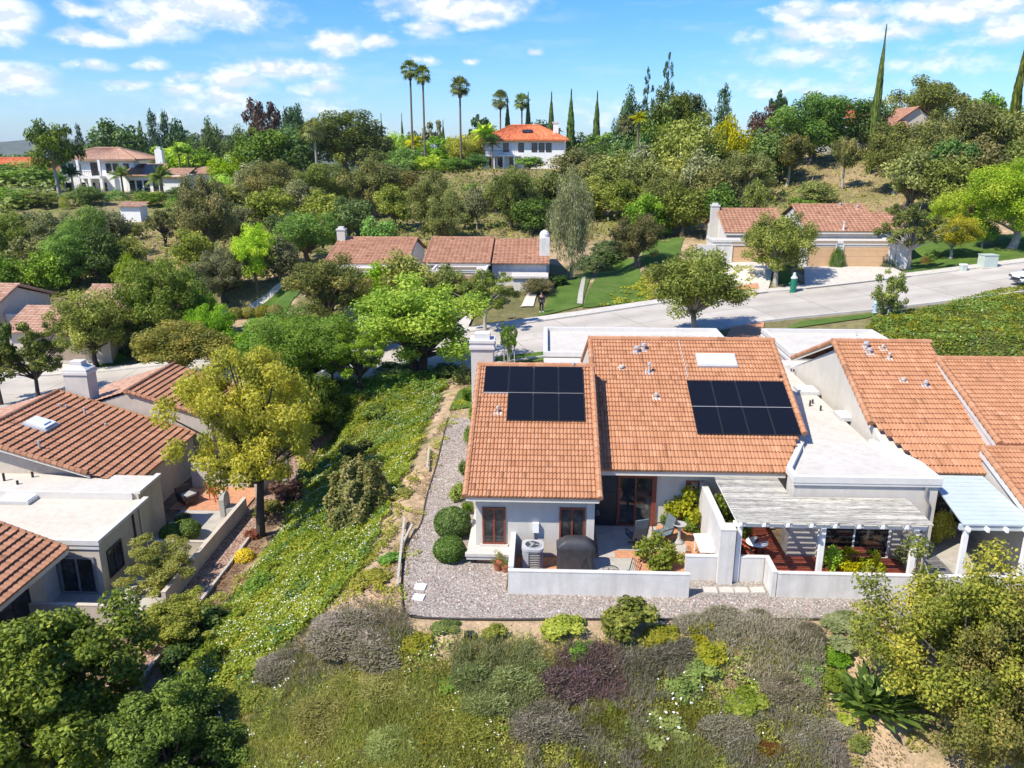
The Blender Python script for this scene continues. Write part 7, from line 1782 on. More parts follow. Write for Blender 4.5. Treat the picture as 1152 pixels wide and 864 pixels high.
S('leafy', 'leaf_sage', 1022, 640, 30, .9, 'soft grey green bush under the slatted screen', 'bush', 1400, 2, at_z=.02); S('leafy', 'leaf_yellow', 1062, 618, 34, 1.8, 'loose bush before the white patio cover post', 'bush', 1600, 1, at_z=.02)
# pots
def potted(px, py, z, r, h, label, mat, pw, phh, pk='leafy'):
    g = at(px, py, z); t = pot(g[0], g[1], z, r, h, label); f = link(bpy.data.objects.new('foliage', shrub_mesh(pk, 2, 500)), t); f.location = (0, 0, h*.85); f.scale = (pw, pw, phh); set_mat(f, mat)
potted(560, 641, .02, .17, .34, 'red clay pot with rusty leafed plant outside the low wall corner', 'leaf_brown', .55, .55); potted(568, 643, .02, .13, .24, 'small clay pot beside the larger pot at the wall corner', 'leaf_olive', .35, .4)
potted(774, 627, .03, .11, .2, 'leftmost little pot behind the short planter wall', 'leaf_rust', .22, .3, 'ball'); potted(787, 627, .03, .11, .18, 'middle little pot with round tuft behind the planter wall', 'leaf_grass', .26, .28, 'ball'); potted(797, 627, .03, .13, .2, 'third little pot with yellow tuft behind the planter wall', 'leaf_yellow', .3, .3, 'ball')
g = at(850, 628, .12); t = thing('side_table', tuple(g), 'white oval table top beside the red deck under the pergola', 'table'); MB().lathe([(.36, .62), (.40, .64), (.40, .67), (.30, .70), (.001, .72)], tuple(g), 20).build('tabletop', 'white_plastic', t, smooth=True); MB().tube([g+A(0, 0, 0), g+A(0, 0, .62)], .04, 8).build('pedestal', 'dark_metal', t)
b = MB()
for k in range(3): b.tube([g+A(0, 0, .08), g+A(.3*math.cos(k*2.1), .3*math.sin(k*2.1), 0)], .025, 6)
b.build('foot', 'dark_metal', t)
g = at(843, 622, .12); t = thing('deck_chair', (g[0], g[1], .12), 'dark slatted wooden lounge chair behind the white oval table', 'chair', None, R(-150)); mb = MB()
for k in range(7): mb.obox((0, -.3+k*.1, .36), .56, .07, .025)
for k in range(7): mb.obox((0, .36+k*.05, .42+k*.09), .56, .03, .07, rx=-.5)
mb.build('slats', 'red_wood', t, local=True)
for s in (-1, 1):
    MB().tube([(s*.3, -.34, 0), (s*.3, -.32, .55)], .03, 6).build('leg', 'dark_metal', t, local=True); MB().tube([(s*.3, .36, 0), (s*.3, .34, .45), (s*.3, .66, 1.0)], .03, 6).build('frame', 'dark_metal', t, local=True); MB().obox((s*.3, 0, .57), .08, .7, .03).build('armrest', 'red_wood', t, local=True)
g = at(905, 610, .12); t = thing('patio_table', (10.9, 25.95, .12), 'dark wooden table in the slat shadows under the pergola', 'table', None, 0); mb = MB()
for k in range(6): mb.obox((10.9, 25.7+k*.11, .74), 1.5, .11, .035)
mb.build('tabletop', 'red_wood', t)
for sx in (-1, 1):
    for yy in (25.75, 26.2): MB().box(10.9+sx*.65-.03, yy-.03, .12, 10.9+sx*.65+.03, yy+.03, .72).build('leg', 'dark_metal', t)
# left courtyard things
S('ball', 'leaf_boxhedge', 207, 609, 32, .95, 'clipped box bush in the lower courtyard shade', 'topiary_bush', 4200, 3, at_z=-3.97); S('ball', 'leaf_boxhedge', 191, 612, 26, .9, 'darker clipped bush against the house in the lower courtyard', 'topiary_bush', 4200, 1, at_z=-3.97); S('leafy', 'leaf_dark', 205, 592, 26, .7, 'low dark shrub behind the box bush in the courtyard', 'bush', 1400, 2, at_z=-3.97)
S('round', 'leaf_yellow', 273, 631, 24, .55, 'golden flowering mound beside the foreground tree foot', 'flower_mound', 2400, 1, flowers=('yellow_flower', 900)); S('leafy', 'leaf_rust', 281, 606, 20, .6, 'small rusty bush at the foreground tree foot', 'bush', 1200, 2)
S('leafy', 'leaf_brown', 300, 580, 34, .9, 'reddish brown shrub left of the twin stem tree', 'shrub', 1600, 3); S('leafy', 'leaf_redbrown', 320, 566, 46, 1.4, 'dark red shrub below the twin stem tree', 'shrub', 2200, 1)
g = at(243, 562, -3.95); t = thing('red_chair', (g[0], g[1], -3.95), 'red patio chair in the sunny part of the lower courtyard', 'chair', None, R(150)); mb = MB(); mb.obox((0, 0, .42), .5, .5, .04); solid('red_paint', (.45, .06, .03), .5, .1, 5); mb.build('seat', 'red_paint', t, local=True); MB().obox((0, .25, .72), .5, .04, .55, rx=-.15).build('backrest', 'red_paint', t, local=True)
for sx in (-1, 1):
    for sy in (-1, 1): MB().box(sx*.22-.02, sy*.22-.02, 0, sx*.22+.02, sy*.22+.02, .40).build('leg', 'red_paint', t, local=True)
    MB().obox((sx*.25, 0, .64), .05, .5, .03).build('armrest', 'red_paint', t, local=True)
g = at(212, 566, -3.95); t = thing('wicker_chair', (g[0], g[1], -3.95), 'dark wicker lounge chair against the house in the lower courtyard', 'chair', None, R(60)); MB().obox((0, 0, .3), .8, .75, .3).build('seat', 'dark_metal', t, local=True); MB().obox((0, .38, .62), .8, .12, .55, rx=-.2).build('backrest', 'dark_metal', t, local=True); MB().obox((0, -.02, .5), .66, .62, .12).build('cushion', 'stone', t, local=True)
for s in (-1, 1): MB().obox((s*.4, 0, .5), .12, .75, .25).build('armrest', 'dark_metal', t, local=True)
t = thing('fountain', (-16.4, 37.6, -3.97), 'grey arched stone wall fountain beside the courtyard wall', 'fountain'); MB().xprism([(37.2, -3.97), (37.2, -3.0), (37.35, -2.75), (37.6, -2.65), (37.85, -2.75), (38.0, -3.0), (38.0, -3.97)], -16.7, -16.45).build('back_panel', 'stone', t); MB().box(-16.44, 37.25, -3.97, -16.0, 37.95, -3.5).build('basin', 'stone', t)
S('leafy', 'leaf_sage', 334, 512, 16, .9, 'pale cactus-like plant beside the upper gravel strip', 'cactus', 600, 2)
# the slope between the houses
S('round', 'leaf_brown', 402, 588, 74, 2.7, 'big rounded olive bush alone on the green slope', 'bush', 9000, 1); S('leafy', 'leaf_deep', 402, 520, 44, 1.3, 'dark green bush above the rounded olive bush', 'bush', 3200, 2); S('leafy', 'leaf_dark', 375, 500, 48, 1.4, 'dark shrub on the slope under the leaning street tree', 'bush', 3200, 1)
S('leafy', 'leaf_deep', 420, 475, 42, 1.1, 'dark ivy hump on the upper slope', 'bush', 2600, 3); S('leafy', 'leaf_green', 350, 540, 40, 1.2, 'green bush on the slope right of the twin stem tree', 'bush', 2600, 2); S('leafy', 'leaf_dark', 500, 425, 40, 1.0, 'dark low bush at the foot of the broad lime tree', 'bush', 2600, 1); S('leafy', 'leaf_dark', 446, 424, 60, .9, 'dark bush left of the broad lime tree stems', 'bush', 2600, 2)
S('leafy', 'leaf_dark', 235, 715, 60, 1.2, 'dark green bush on the slope right of the wispy tree', 'bush', 3600, 3); S('leafy', 'leaf_dark', 205, 752, 54, 1.1, 'dark bush beside the lower end of the gravel strip', 'bush', 3600, 1); S('round', 'leaf_green', 292, 668, 40, .8, 'green bush on the slope below the golden flowers', 'bush', 2600, 2)
S('leafy', 'leaf_green', 527, 452, 18, 1.2, 'thin green bush beside the chimney path', 'bush', 1600, 2); S('leafy', 'leaf_olive', 521, 432, 26, 1.6, 'olive shrub by the chimney', 'bush', 1800, 1)
# hedge balls by the lawn across the street
for i, px in enumerate((246, 263, 279, 295, 309)):
    S('ball', 'leaf_grass' if i else 'leaf_olive', px, 358+(i % 2), 18, 1.25, ('first', 'second', 'third', 'fourth', 'fifth')[i]+' clipped ball of the little hedge below the sloping lawn, counted from the grey tree', 'topiary_bush', 2600, None, group='clipped balls below the lawn')
g = ground(939, 301); t = thing('hedge_column', tuple(g), 'clipped green hedge column between the two tan garage doors', 'hedge', scale=(1.5, .9, 2.1)); t.location[1] -= .5; f = link(bpy.data.objects.new('foliage', shrub_mesh('round', 2, 3200)), t); set_mat(f, 'leaf_boxhedge')
S('round', 'leaf_dark', 1000, 302, 26, 1.1, 'dark shrub at the driveway end by the white pillar', 'bush', 1800, 1); S('round', 'leaf_dark', 1052, 293, 22, 1.0, 'round shrub on the lawn before the white house', 'bush', 1800, 2); S('round', 'leaf_rust', 1042, 297, 12, .9, 'small rusty plant beside the lawn shrubs', 'bush', 900, 3)
S('round', 'leaf_dark', 690, 292, 50, 1.2, 'dark hedge patch beside the weeping eucalyptus', 'hedge', 3000, 1); S('round', 'leaf_dark', 668, 304, 44, 1.2, 'lower dark hedge patch above the lawn path', 'hedge', 3000, 2); S('leafy', 'leaf_green', 130, 405, 22, .9, 'small green bushes by the brown garage', 'bush', 1500, 2); S('leafy', 'leaf_dark', 150, 400, 30, 1.2, 'dark bush beside the brown garage corner', 'bush', 1800, 1)
S('round', 'leaf_dark', 855, 296, 30, 1.0, 'dark hedge in front of the tan garage behind the street tree', 'hedge', 1800, 3); S('leafy', 'leaf_dark', 620, 322, 40, 1.4, 'dark shrub bank beside the porch', 'bush', 2400, 3)
for i, (px, py, w, m_, lb) in enumerate(((128, 226, 26, 'leaf_green', 'clipped bush on the mansion bank left of the shed'), (150, 224, 26, 'leaf_dark', 'dark bush on the mansion bank'), (172, 228, 30, 'leaf_sage', 'blue grey bush on the mansion bank'), (194, 236, 22, 'leaf_green', 'green bush on the mansion bank right of the shed'),
                                         (50, 232, 14, 'leaf_green', 'ball bush on the bank under the loose eucalyptus'), (72, 236, 12, 'leaf_grass', 'small yellow bush on the bank under the mansion arches'), (28, 226, 40, 'leaf_sage', 'grey shrubs on the bank at the frame edge'), (104, 222, 24, 'leaf_olive', 'olive bush at the mansion steps'))):
    S('round', m_, px, py, w, 2.2, lb, 'bush', 1400, None)
for (px, py, w, lb) in ((820, 243, 22, 'dry weedy bush on the bank behind the left white row house'), (905, 235, 40, 'green shrubs behind the gap between white roofs'), (1060, 248, 36, 'dark shrub line at the foot of the big hill grove'), (590, 205, 22, 'green clump on the crest below the hill house'), (530, 212, 14, 'bright weed clump on the golden crest')):
    S('leafy', 'leaf_green', px, py, w, 1.4, lb, 'bush', 1200, None)
# front slope shrubs
FS = [('spike', 'leaf_lavender', 405, 752, 112, .95, 'broad grey purple dried shrub at the gravel corner'), ('spike', 'leaf_lavender', 330, 768, 80, .7, 'grey dried shrub left below the gravel corner one'),
      ('spike', 'leaf_sage', 566, 800, 96, 1.35, 'tall sage green mound in the middle foreground'), ('spike', 'leaf_purple', 655, 788, 84, 1.25, 'purple flowered shrub in the middle foreground'), ('spike', 'leaf_lavender', 622, 840, 90, 1.0, 'greyish mound below the purple and sage mounds'),
      ('spike', 'leaf_lavender', 742, 768, 78, 1.1, 'grey brown mound right of the purple shrub'), ('spike', 'leaf_lavender', 828, 722, 96, .9, 'long grey purple mound under the stepping stones'), ('spike', 'leaf_lavender', 893, 798, 66, 1.1, 'big grey lavender mound left of the strap-leaved clump'), ('spike', 'leaf_lavender', 905, 735, 46, .9, 'dark grey mound at the right end of the long one'),
      ('spike', 'leaf_lavender', 830, 838, 74, .9, 'grey mound at the bottom edge near the rust shrub'), ('spike', 'leaf_rust', 868, 862, 46, .6, 'rust brown low shrub at the bottom edge'), ('spike', 'leaf_lavender', 920, 842, 66, .8, 'pale grey lavender mound at the bottom edge'),
      ('spike', 'leaf_grass', 450, 800, 90, .8, 'yellow green grassy mound left of the sage mound'), ('spike', 'leaf_grass', 385, 826, 96, .7, 'yellow green grassy mound at the lower left of the slope'), ('spike', 'leaf_grass', 500, 850, 100, .7, 'yellow grassy mound at the bottom edge'), ('spike', 'leaf_sage', 700, 848, 84, .8, 'grey green mound at the bottom edge centre'), ('spike', 'leaf_sage', 455, 862, 80, .7, 'sage mound at the bottom edge left of centre'),
      ('leafy', 'leaf_ivy', 772, 790, 44, .9, 'green leafy white flowered bush among grey mounds'), ('leafy', 'leaf_ivy', 748, 836, 52, .8, 'green daisy bush lower among the grey mounds'), ('leafy', 'leaf_green', 655, 746, 32, .8, 'green tuft in front of the purple shrub'), ('leafy', 'leaf_grass', 800, 750, 46, .7, 'yellow green bush between the long grey mounds'), ('leafy', 'leaf_ivy', 840, 808, 50, .7, 'bright green patch under the sandy bank'),
      ('leafy', 'leaf_grass', 556, 722, 26, .7, 'small yellow green bush on bare soil below the gravel'), ('leafy', 'leaf_grass', 634, 720, 46, .75, 'yellow flowered bush at the gravel edge below the long wall'), ('leafy', 'leaf_olive', 708, 722, 60, 1.7, 'tall wispy shrub overlapping the long white wall'), ('leafy', 'leaf_sage', 965, 728, 66, .6, 'low sage patch on the sandy bank'), ('leafy', 'leaf_green', 945, 750, 34, .5, 'low green patch below the sage patch'),
      ('leafy', 'leaf_grass', 470, 735, 36, .6, 'green tuft between gravel corner and sage mound'), ('leafy', 'leaf_grass', 415, 660, 40, .6, 'green tuft on sandy soil left of the wooden rail'), ('leafy', 'leaf_green', 438, 634, 26, .5, 'small tuft beside the wooden rail'), ('leafy', 'leaf_grass', 450, 560, 26, .5, 'small tuft on the sandy edge of the upper path'), ('leafy', 'leaf_ivy', 500, 712, 30, .35, 'flat green creeper spilling over the corner edging'),
      ('leafy', 'leaf_ivy', 962, 812, 40, .5, 'green strip on the sandy bank left of the strap-leaved clump'), ('leafy', 'leaf_ivy', 968, 845, 26, .5, 'small green strip at the bottom of the sandy bank'), ('leafy', 'leaf_grass', 745, 728, 40, .6, 'yellow tuft right of the wispy shrub'),
      ('leafy', 'leaf_ivy', 786, 768, 40, .7, 'bright green bush left of the sandy hollow'), ('leafy', 'leaf_chart', 792, 722, 36, .7, 'yellow green bush between long grey mound and the green one'), ('leafy', 'leaf_green', 914, 772, 34, .7, 'green bush at the left edge of the bare sandy bank'),
      ('leafy', 'leaf_ivy', 940, 778, 38, .6, 'bright green bush just above the strap-leaved clump'), ('leafy', 'leaf_ivy', 690, 808, 40, .6, 'green bush under the purple shrub'), ('leafy', 'leaf_green', 508, 782, 34, .6, 'green bush left of the sage mound foot'), ('leafy', 'leaf_rust', 838, 712, 26, .5, 'small orange tinted bush in the long grey mound')]
for (k, m_, px, py, w, h, lb) in FS:
    S(k, {'leaf_grass': 'leaf_wisp'}.get(m_, m_) if k == 'spike' else m_, px, py-(6 if k == 'spike' else 0), w*(1.25 if k == 'spike' else 1.1), h*(.58 if k == 'spike' else .8), lb, 'shrub', 24000 if k == 'spike' else 2800, random.randint(1, 5) if k == 'spike' else None, wy=(w*1.25*depth(ground(px, py))/F*.62) if k == 'spike' else None, flowers=('white_flower', 26) if 'daisy' in lb or 'white flowered' in lb else None)
S('strap', 'leaf_dark', 988, 812, 78, 1.5, 'dark strap-leaved bird of paradise clump on the sandy bank', 'strap_leaf_plant', 3200, 1)

# ================================================================== ground cover
def cover(name, poly, n, mat, L, W, hmax=.3, seed=5, up=.9, rand=.5, patchy=0.0, flowers=0, fmat='white_flower', floor=.02, blade=False, fs=.07, canopy=0.0, holes=()):
    rng = np.random.default_rng(seed); P = np.asarray(poly); lo, hi = P.min(0), P.max(0); q = rng.uniform(lo, hi, (int(n*3), 2))
    jit = .5*vnoise(q[:, 0], q[:, 1], 1.1, seed); q2 = q+np.column_stack([jit, jit[::-1]]); k = inpoly(q2[:, 0], q2[:, 1], P)
    if patchy: k &= vnoise(q[:, 0], q[:, 1], .8, seed+3)+.5*vnoise(q[:, 0], q[:, 1], 2.3, seed+4) > patchy*2-1
    for hp in holes: k &= ~inpoly(q2[:, 0], q2[:, 1], hp)
    q = q[k][:n]; n = len(q); z = terrain(q[:, 0], q[:, 1])
    hump = .5+.5*vnoise(q[:, 0], q[:, 1], 1.2, seed+1); hum2 = .5+.5*vnoise(q[:, 0], q[:, 1], 3.5, seed+2)
    top = hmax*(.25+.5*hump+.25*hum2); hz = floor+top*rng.random(n)**.5
    Pp = np.column_stack([q, z+hz])
    if blade:
        zb = z+(hz-floor)*canopy
        d = unit(rng.normal(size=(n, 3))*.5+np.array([0, 0, 1])); s = unit(np.cross(d, rng.normal(size=(n, 3)))); L_ = L*rng.uniform(.6, 1.3, n)[:, None]; b = np.column_stack([q, zb])
        V = np.stack([b-s*W*.5, b+s*W*.5, b+d*L_*.6+s*W*.3, b+d*L_], 1).reshape(-1, 3); Fq = np.arange(n*4).reshape(n, 4)
    else:
        N = unit(np.array([0, 0, up])+rng.normal(size=(n, 3))*rand); V, Fq = leaf_quads(Pp, N, L, W, rng)
    rn = np.clip(.45*(.5+.5*vnoise(q[:, 0], q[:, 1], .55, seed+5))+.55*rng.random(n), 0, 1)
    props(mesh_np(name, V, Fq, mat, rn), None, None, None, 'stuff')
    if flowers:
        i = rng.choice(n, min(n, flowers*5), replace=False); i = i[(vnoise(q[i, 0], q[i, 1], .9, seed+7) > -.1)][:flowers]
        Pf = np.column_stack([q[i], z[i]+floor+top[i]+.04]); N = unit(np.array([0, 0, 1])+rng.normal(size=(len(i), 3))*.35); V, Fq = leaf_quads(Pf, N, fs, fs, rng); props(mesh_np('white_blossoms', V, Fq, fmat, rng.random(len(i))), None, None, None, 'stuff')
cover('ivy_ground_cover', ZONES['ivy_slope'], 75000, 'leaf_ivy', .13, .085, .42, 5, flowers=2500, fs=.052, patchy=.28)
cover('slope_grass', ZONES['ivy_slope'], 22000, 'leaf_grass', .26, .03, .3, 6, patchy=.3, blade=True)
cover('ivy_ground_cover', ZONES['ivy_mound'], 26000, 'leaf_ivy', .18, .12, .2, 9, patchy=.22, flowers=160, fs=.09)
cover('ivy_ground_cover', ZONES['ivy_mound'], 12000, 'leaf_green', .20, .14, .26, 10, patchy=.5)
cover('slope_weeds', ZONES['ivy_mound'], 9000, 'leaf_grass', .18, .11, .26, 11, patchy=.55)
cover('slope_weeds', gpoly([(400, 690), (430, 640), (455, 560), (490, 500), (470, 520), (440, 580), (410, 640), (380, 680), (330, 740), (430, 730)]), 5000, 'leaf_grass', .14, .07, .22, 12, patchy=.45)
BARE = [gpoly([(808, 742), (848, 736), (852, 760), (842, 796), (812, 790), (802, 765)]), gpoly([(930, 705), (1010, 705), (1010, 900), (940, 900), (925, 800)]), gpoly([(700, 735), (722, 735), (728, 790), (705, 770)]), gpoly([(405, 690), (520, 700), (700, 705), (700, 722), (520, 722), (470, 712)]), gpoly([(470, 715), (510, 720), (505, 745), (465, 745)])]
FRONT = gpoly([(170, 815), (270, 780), (335, 742), (400, 705), (450, 712), (520, 722), (640, 728), (760, 722), (900, 740), (930, 790), (930, 880), (900, 960), (200, 960), (120, 880)])
MASS = [('leaf_lavender', [(340, 722), (370, 698), (420, 692), (462, 694), (470, 715), (440, 745), (400, 762), (340, 772), (285, 778), (300, 752)], 9000, .55),
        ('leaf_lavender', [(762, 704), (830, 699), (900, 706), (922, 722), (925, 800), (900, 822), (860, 802), (840, 770), (860, 742), (800, 736)], 11000, .6),
        ('leaf_lavender', [(690, 748), (760, 738), (792, 762), (770, 795), (700, 790)], 6000, .55), ('leaf_lavender', [(600, 795), (690, 785), (745, 810), (740, 880), (590, 880)], 9000, .5),
        ('leaf_lavender', [(890, 805), (945, 840), (960, 890), (860, 890), (800, 860), (800, 830)], 7000, .45), ('leaf_sage', [(515, 742), (590, 730), (618, 762), (612, 815), (540, 820), (505, 775)], 9000, .75),
        ('leaf_purple', [(622, 745), (680, 732), (708, 772), (690, 800), (615, 795)], 6000, .65), ('leaf_sage', [(690, 830), (760, 815), (800, 850), (780, 890), (690, 890)], 6000, .4), ('leaf_chart', [(640, 820), (700, 800), (780, 800), (820, 840), (760, 880), (640, 890)], 5000, .5), ('leaf_chart', [(420, 790), (520, 800), (600, 830), (580, 890), (400, 890)], 5000, .45),
        ('leaf_wisp', [(330, 790), (420, 760), (510, 780), (520, 830), (500, 890), (300, 890), (280, 840)], 16000, .45), ('leaf_sage', [(285, 770), (350, 752), (380, 780), (330, 830), (280, 820)], 6000, .4)]
for i, (m_, pl_, n_, h_) in enumerate(MASS):
    cover('shrub_cover', gpoly(pl_), n_, m_, .17, .022, h_, 40+i, blade=True, canopy=.95, patchy=.3, holes=BARE[:1])
cover('scrub_cover', FRONT, 26000, 'leaf_wisp', .15, .022, .42, 61, blade=True, canopy=.95, patchy=.36, holes=BARE)
cover('scrub_cover', FRONT, 22000, 'leaf_sage', .15, .022, .38, 62, blade=True, canopy=.95, patchy=.52, holes=BARE)
cover('scrub_cover', FRONT, 9000, 'leaf_lavender', .15, .022, .36, 63, blade=True, canopy=.95, patchy=.62, holes=BARE)
cover('scrub_cover', FRONT, 9000, 'leaf_chart', .09, .05, .5, 64, patchy=.62, holes=BARE)
cover('dry_grass', FRONT, 34000, 'leaf_grass', .26, .018, .2, 14, patchy=.3, blade=True, holes=BARE)
cover('slope_weeds', FRONT, 30000, 'leaf_grass', .10, .05, .30, 15, patchy=.42, holes=BARE, flowers=200, fs=.05)
cover('slope_weeds', FRONT, 12000, 'leaf_ivy', .12, .07, .32, 18, patchy=.6, flowers=260, fs=.05)
cover('creeping_weeds', gpoly([(170, 815), (270, 780), (335, 742), (300, 850), (290, 960), (90, 960)]), 16000, 'leaf_ivy', .13, .08, .35, 16, patchy=.3, flowers=1000, fs=.06)
cover('slope_weeds', ZONES['ivy_slope'], 26000, 'leaf_grass', .12, .07, .36, 7, patchy=.5)
cover('slope_weeds', ZONES['ivy_slope'], 9000, 'leaf_dark', .16, .10, .6, 8, patchy=.72)
cover('terrace_shrubs', gpoly([(0, 238), (0, 212), (60, 214), (130, 216), (250, 218), (250, 232), (150, 236), (60, 240)]), 9000, 'leaf_green', .5, .32, 1.7, 33, patchy=.4)
cover('terrace_shrubs', gpoly([(0, 250), (0, 215), (120, 222), (230, 226), (230, 240), (110, 246)]), 6000, 'leaf_sage', .5, .3, 1.3, 34, patchy=.5)
cover('bank_weeds', gpoly([(900, 720), (1040, 720), (1060, 900), (920, 900)]), 1500, 'leaf_grass', .14, .06, .15, 17, patchy=.66)
cover('sandy_tufts', ZONES['path_soil'], 3200, 'leaf_grass', .11, .05, .16, 71, patchy=.6)
cover('sandy_litter', ZONES['path_soil'], 3500, 'leaf_dry', .07, .05, .04, 72, patchy=.35)
for hp in BARE[:2]: cover('sandy_litter', hp, 1500, 'leaf_dry', .07, .05, .04, 73, patchy=.35)
# hillside weeds and dry tufts
HILL = np.array([(-70, 92), (-28, 92), (-14, 96), (22, 97), (60, 100), (95, 100), (95, 150), (40, 160), (30, 182), (-30, 184), (-60, 168), (-75, 130)], float)
cover('hillside_grass', HILL, 26000, 'leaf_dry', .55, .12, .2, 21, patchy=.35, blade=True)
cover('hillside_scrub', np.array([(-75, 100), (-30, 100), (-16, 104), (20, 104), (40, 108), (38, 128), (30, 176), (-28, 180), (-62, 160)], float), 12000, 'leaf_olive', .6, .36, 1.8, 51, patchy=.66)
cover('hillside_scrub', np.array([(-75, 98), (-30, 98), (-16, 102), (20, 102), (40, 104), (36, 126), (28, 160), (-26, 170), (-62, 150)], float), 8000, 'leaf_dark', .5, .34, 1.6, 52, patchy=.68)
cover('hillside_weeds', HILL, 12000, 'leaf_grass', .45, .28, .3, 22, patchy=.5)
cover('bank_shrubs', np.array([(-75, 86), (-28, 88), (-20, 92), (-30, 96), (-75, 108)], float), 9000, 'leaf_olive', .4, .26, .9, 23, patchy=.35)
cover('bank_shrubs', np.array([(-33, 63.5), (-20, 64.5), (-16, 67.5), (-20, 71.5), (-34, 71)], float), 6000, 'leaf_grass', .25, .16, .5, 24, patchy=.25)
cover('bank_shrubs', gpoly([(670, 345), (735, 340), (850, 335), (850, 300), (735, 300)]), 5000, 'leaf_grass', .26, .18, .35, 25, patchy=.45)
cover('road_bank_shrubs', np.array([(-14, 48), (-7, 48.5), (-7, 52.2), (-13, 51.2), (-22, 51.8), (-30, 51.8), (-30, 49), (-20, 48)], float), 9000, 'leaf_green', .2, .14, .7, 26, patchy=.2)
cover('mulch_litter', np.array([(-14.3, 23), (-12.5, 23), (-12, 36), (-12.4, 47), (-14.3, 47)], float), 2500, 'leaf_rust', .12, .06, .08, 27, patchy=.4)
cover('far_wood', np.array([(-260, 235), (260, 235), (420, 420), (-420, 420)], float), 26000, 'leaf_dark', 2.2, 1.6, 7.0, 31)
cover('far_wood', np.array([(-420, 420), (420, 420), (900, 900), (-900, 900)], float), 22000, 'leaf_dark', 5.5, 4.0, 10.0, 32)

# ================================================================== street things
g = ground(892, 329); t = thing('hydrant_post', tuple(g), 'green utility post with pale cap at the lawn corner', 'utility post'); MB().lathe([(.34, 0), (.34, .06), (.27, .08), (.27, 1.25)], tuple(g), 14).build('body', 'green_paint', t); MB().lathe([(.3, 1.251), (.3, 1.33), (.16, 1.5), (.12, 1.75), (.02, 1.8)], tuple(g), 14).build('cap', 'pale_green_box', t)
for s in (-1, 1): MB().tube([g+A(s*.27, 0, .8), g+A(s*.42, 0, .8)], .1, 8).build('outlet', 'green_paint', t)
g = ground(984, 352); t = thing('fire_hydrant', tuple(g), 'small pale blue hydrant at the near kerb left of the young tree', 'hydrant'); solid('hydrant_blue', (.35, .50, .62), .5); MB().lathe([(.22, 0), (.22, .06), (.14, .09), (.14, .7), (.18, .72), (.18, .78), (.13, .9), (.03, 1.0)], tuple(g), 12).build('body', 'hydrant_blue', t)
for s in (-1, 1): MB().tube([g+A(s*.12, 0, .55), g+A(s*.26, 0, .55)], .07, 8).build('outlet', 'hydrant_blue', t)
g = ground(1110, 301); t = thing('transformer_box', tuple(g), 'pale green utility transformer box on the far verge', 'utility box'); mb = MB(); mb.obox((g[0], g[1], g[2]+.6), 1.3, 1.0, 1.15, rz=.1); mb.build('cabinet', 'pale_green_box', t); mb = MB(); mb.obox((g[0], g[1], g[2]+1.2), 1.4, 1.1, .06, rz=.1); mb.build('lid', 'pale_green_box', t); mb = MB(); mb.obox((g[0], g[1], g[2]), 1.7, 1.4, .2, rz=.1); mb.build('pad', 'concrete_light', t)
g = ground(1083, 305); t = thing('pedestal_box', tuple(g), 'smaller rounded pale box left of the transformer box', 'utility box'); mb = MB(); mb.prism([(g[0]+a, g[1]+b) for a, b in rrect(.6, .5, .12)], g[2]-.1, g[2]+.55); mb.build('cabinet', 'pale_green_box', t); mb = MB(); mb.prism([(g[0]+a, g[1]+b) for a, b in rrect(.68, .58, .14)], g[2]+.551, g[2]+.66); mb.build('lid', 'white_plastic', t)
# staked sapling
x, y, z = find_base(573, 368, None, 411, 573); put('sapling', 'open', 'm', 2, 'leaf_green', x, y, z, 1.6, 3.4, 'thin staked sapling on the strip of grass beside the chimney', 'sapling', None, 'bark_pale')
for s, lb in ((-1, 'left'), (1, 'right')):
    t = thing('tree_stake', (x+s*.35, y, z), lb+' wooden stake holding the thin sapling', 'stake', 'stakes of the sapling'); MB().tube([(x+s*.35, y, z-.1), (x+s*.35, y, z+1.9)], .04, 6).build('pole', 'old_wood', t); MB().tube([(x+s*.35, y, z+1.5), (x, y, z+1.55)], .015, 5).build('tie', 'rubber', t)
# pedestrian on the lawn edge
g = ground(609, 352); px_, py_, pz_ = g
def skin_mesh(name, verts, edges, radii, mat, parent=None, sub=2, root=0):
    me = bpy.data.meshes.new(name); me.from_pydata(verts, edges, []); o = bpy.data.objects.new(name, me); me.materials.append(MATS[mat]); link(o, parent)
    md = o.modifiers.new('skin', 'SKIN'); md.use_smooth_shade = True
    for i, r in enumerate(radii): me.skin_vertices[0].data[i].radius = (r if isinstance(r, tuple) else (r, r)); me.skin_vertices[0].data[i].use_root = (i == root)
    md2 = o.modifiers.new('sub', 'SUBSURF'); md2.levels = sub; md2.render_levels = sub; return o
pr = thing('person', (px_, py_, pz_), 'person in dark clothes standing at the lawn edge by the pavement', 'person', None, R(20))
bv = [(0, 0, .95), (0, .01, 1.2), (0, .01, 1.42), (0, .0, 1.52), (0, -.02, 1.66), (0, -.01, 1.76), (-.19, .01, 1.40), (-.25, .0, 1.12), (-.24, -.08, .88), (-.24, -.1, .78), (.19, .01, 1.40), (.25, .0, 1.12), (.24, -.08, .88), (.24, -.1, .78), (-.1, 0, .88), (-.11, -.01, .48), (-.12, .02, .08), (-.12, -.12, .04), (.1, 0, .88), (.12, -.04, .48), (.13, .03, .08), (.14, -.11, .04)]
be = [(0, 1), (1, 2), (2, 3), (3, 4), (4, 5), (2, 6), (6, 7), (7, 8), (8, 9), (2, 10), (10, 11), (11, 12), (12, 13), (0, 14), (14, 15), (15, 16), (16, 17), (0, 18), (18, 19), (19, 20), (20, 21)]
brd = [.15, (.15, .1), (.15, .1), .055, (.085, .1), .07, .055, .045, .036, .03, .055, .045, .036, .03, .085, .058, .04, .035, .085, .058, .04, .035]
skin_mesh('body', bv, be, brd, 'skin', pr)
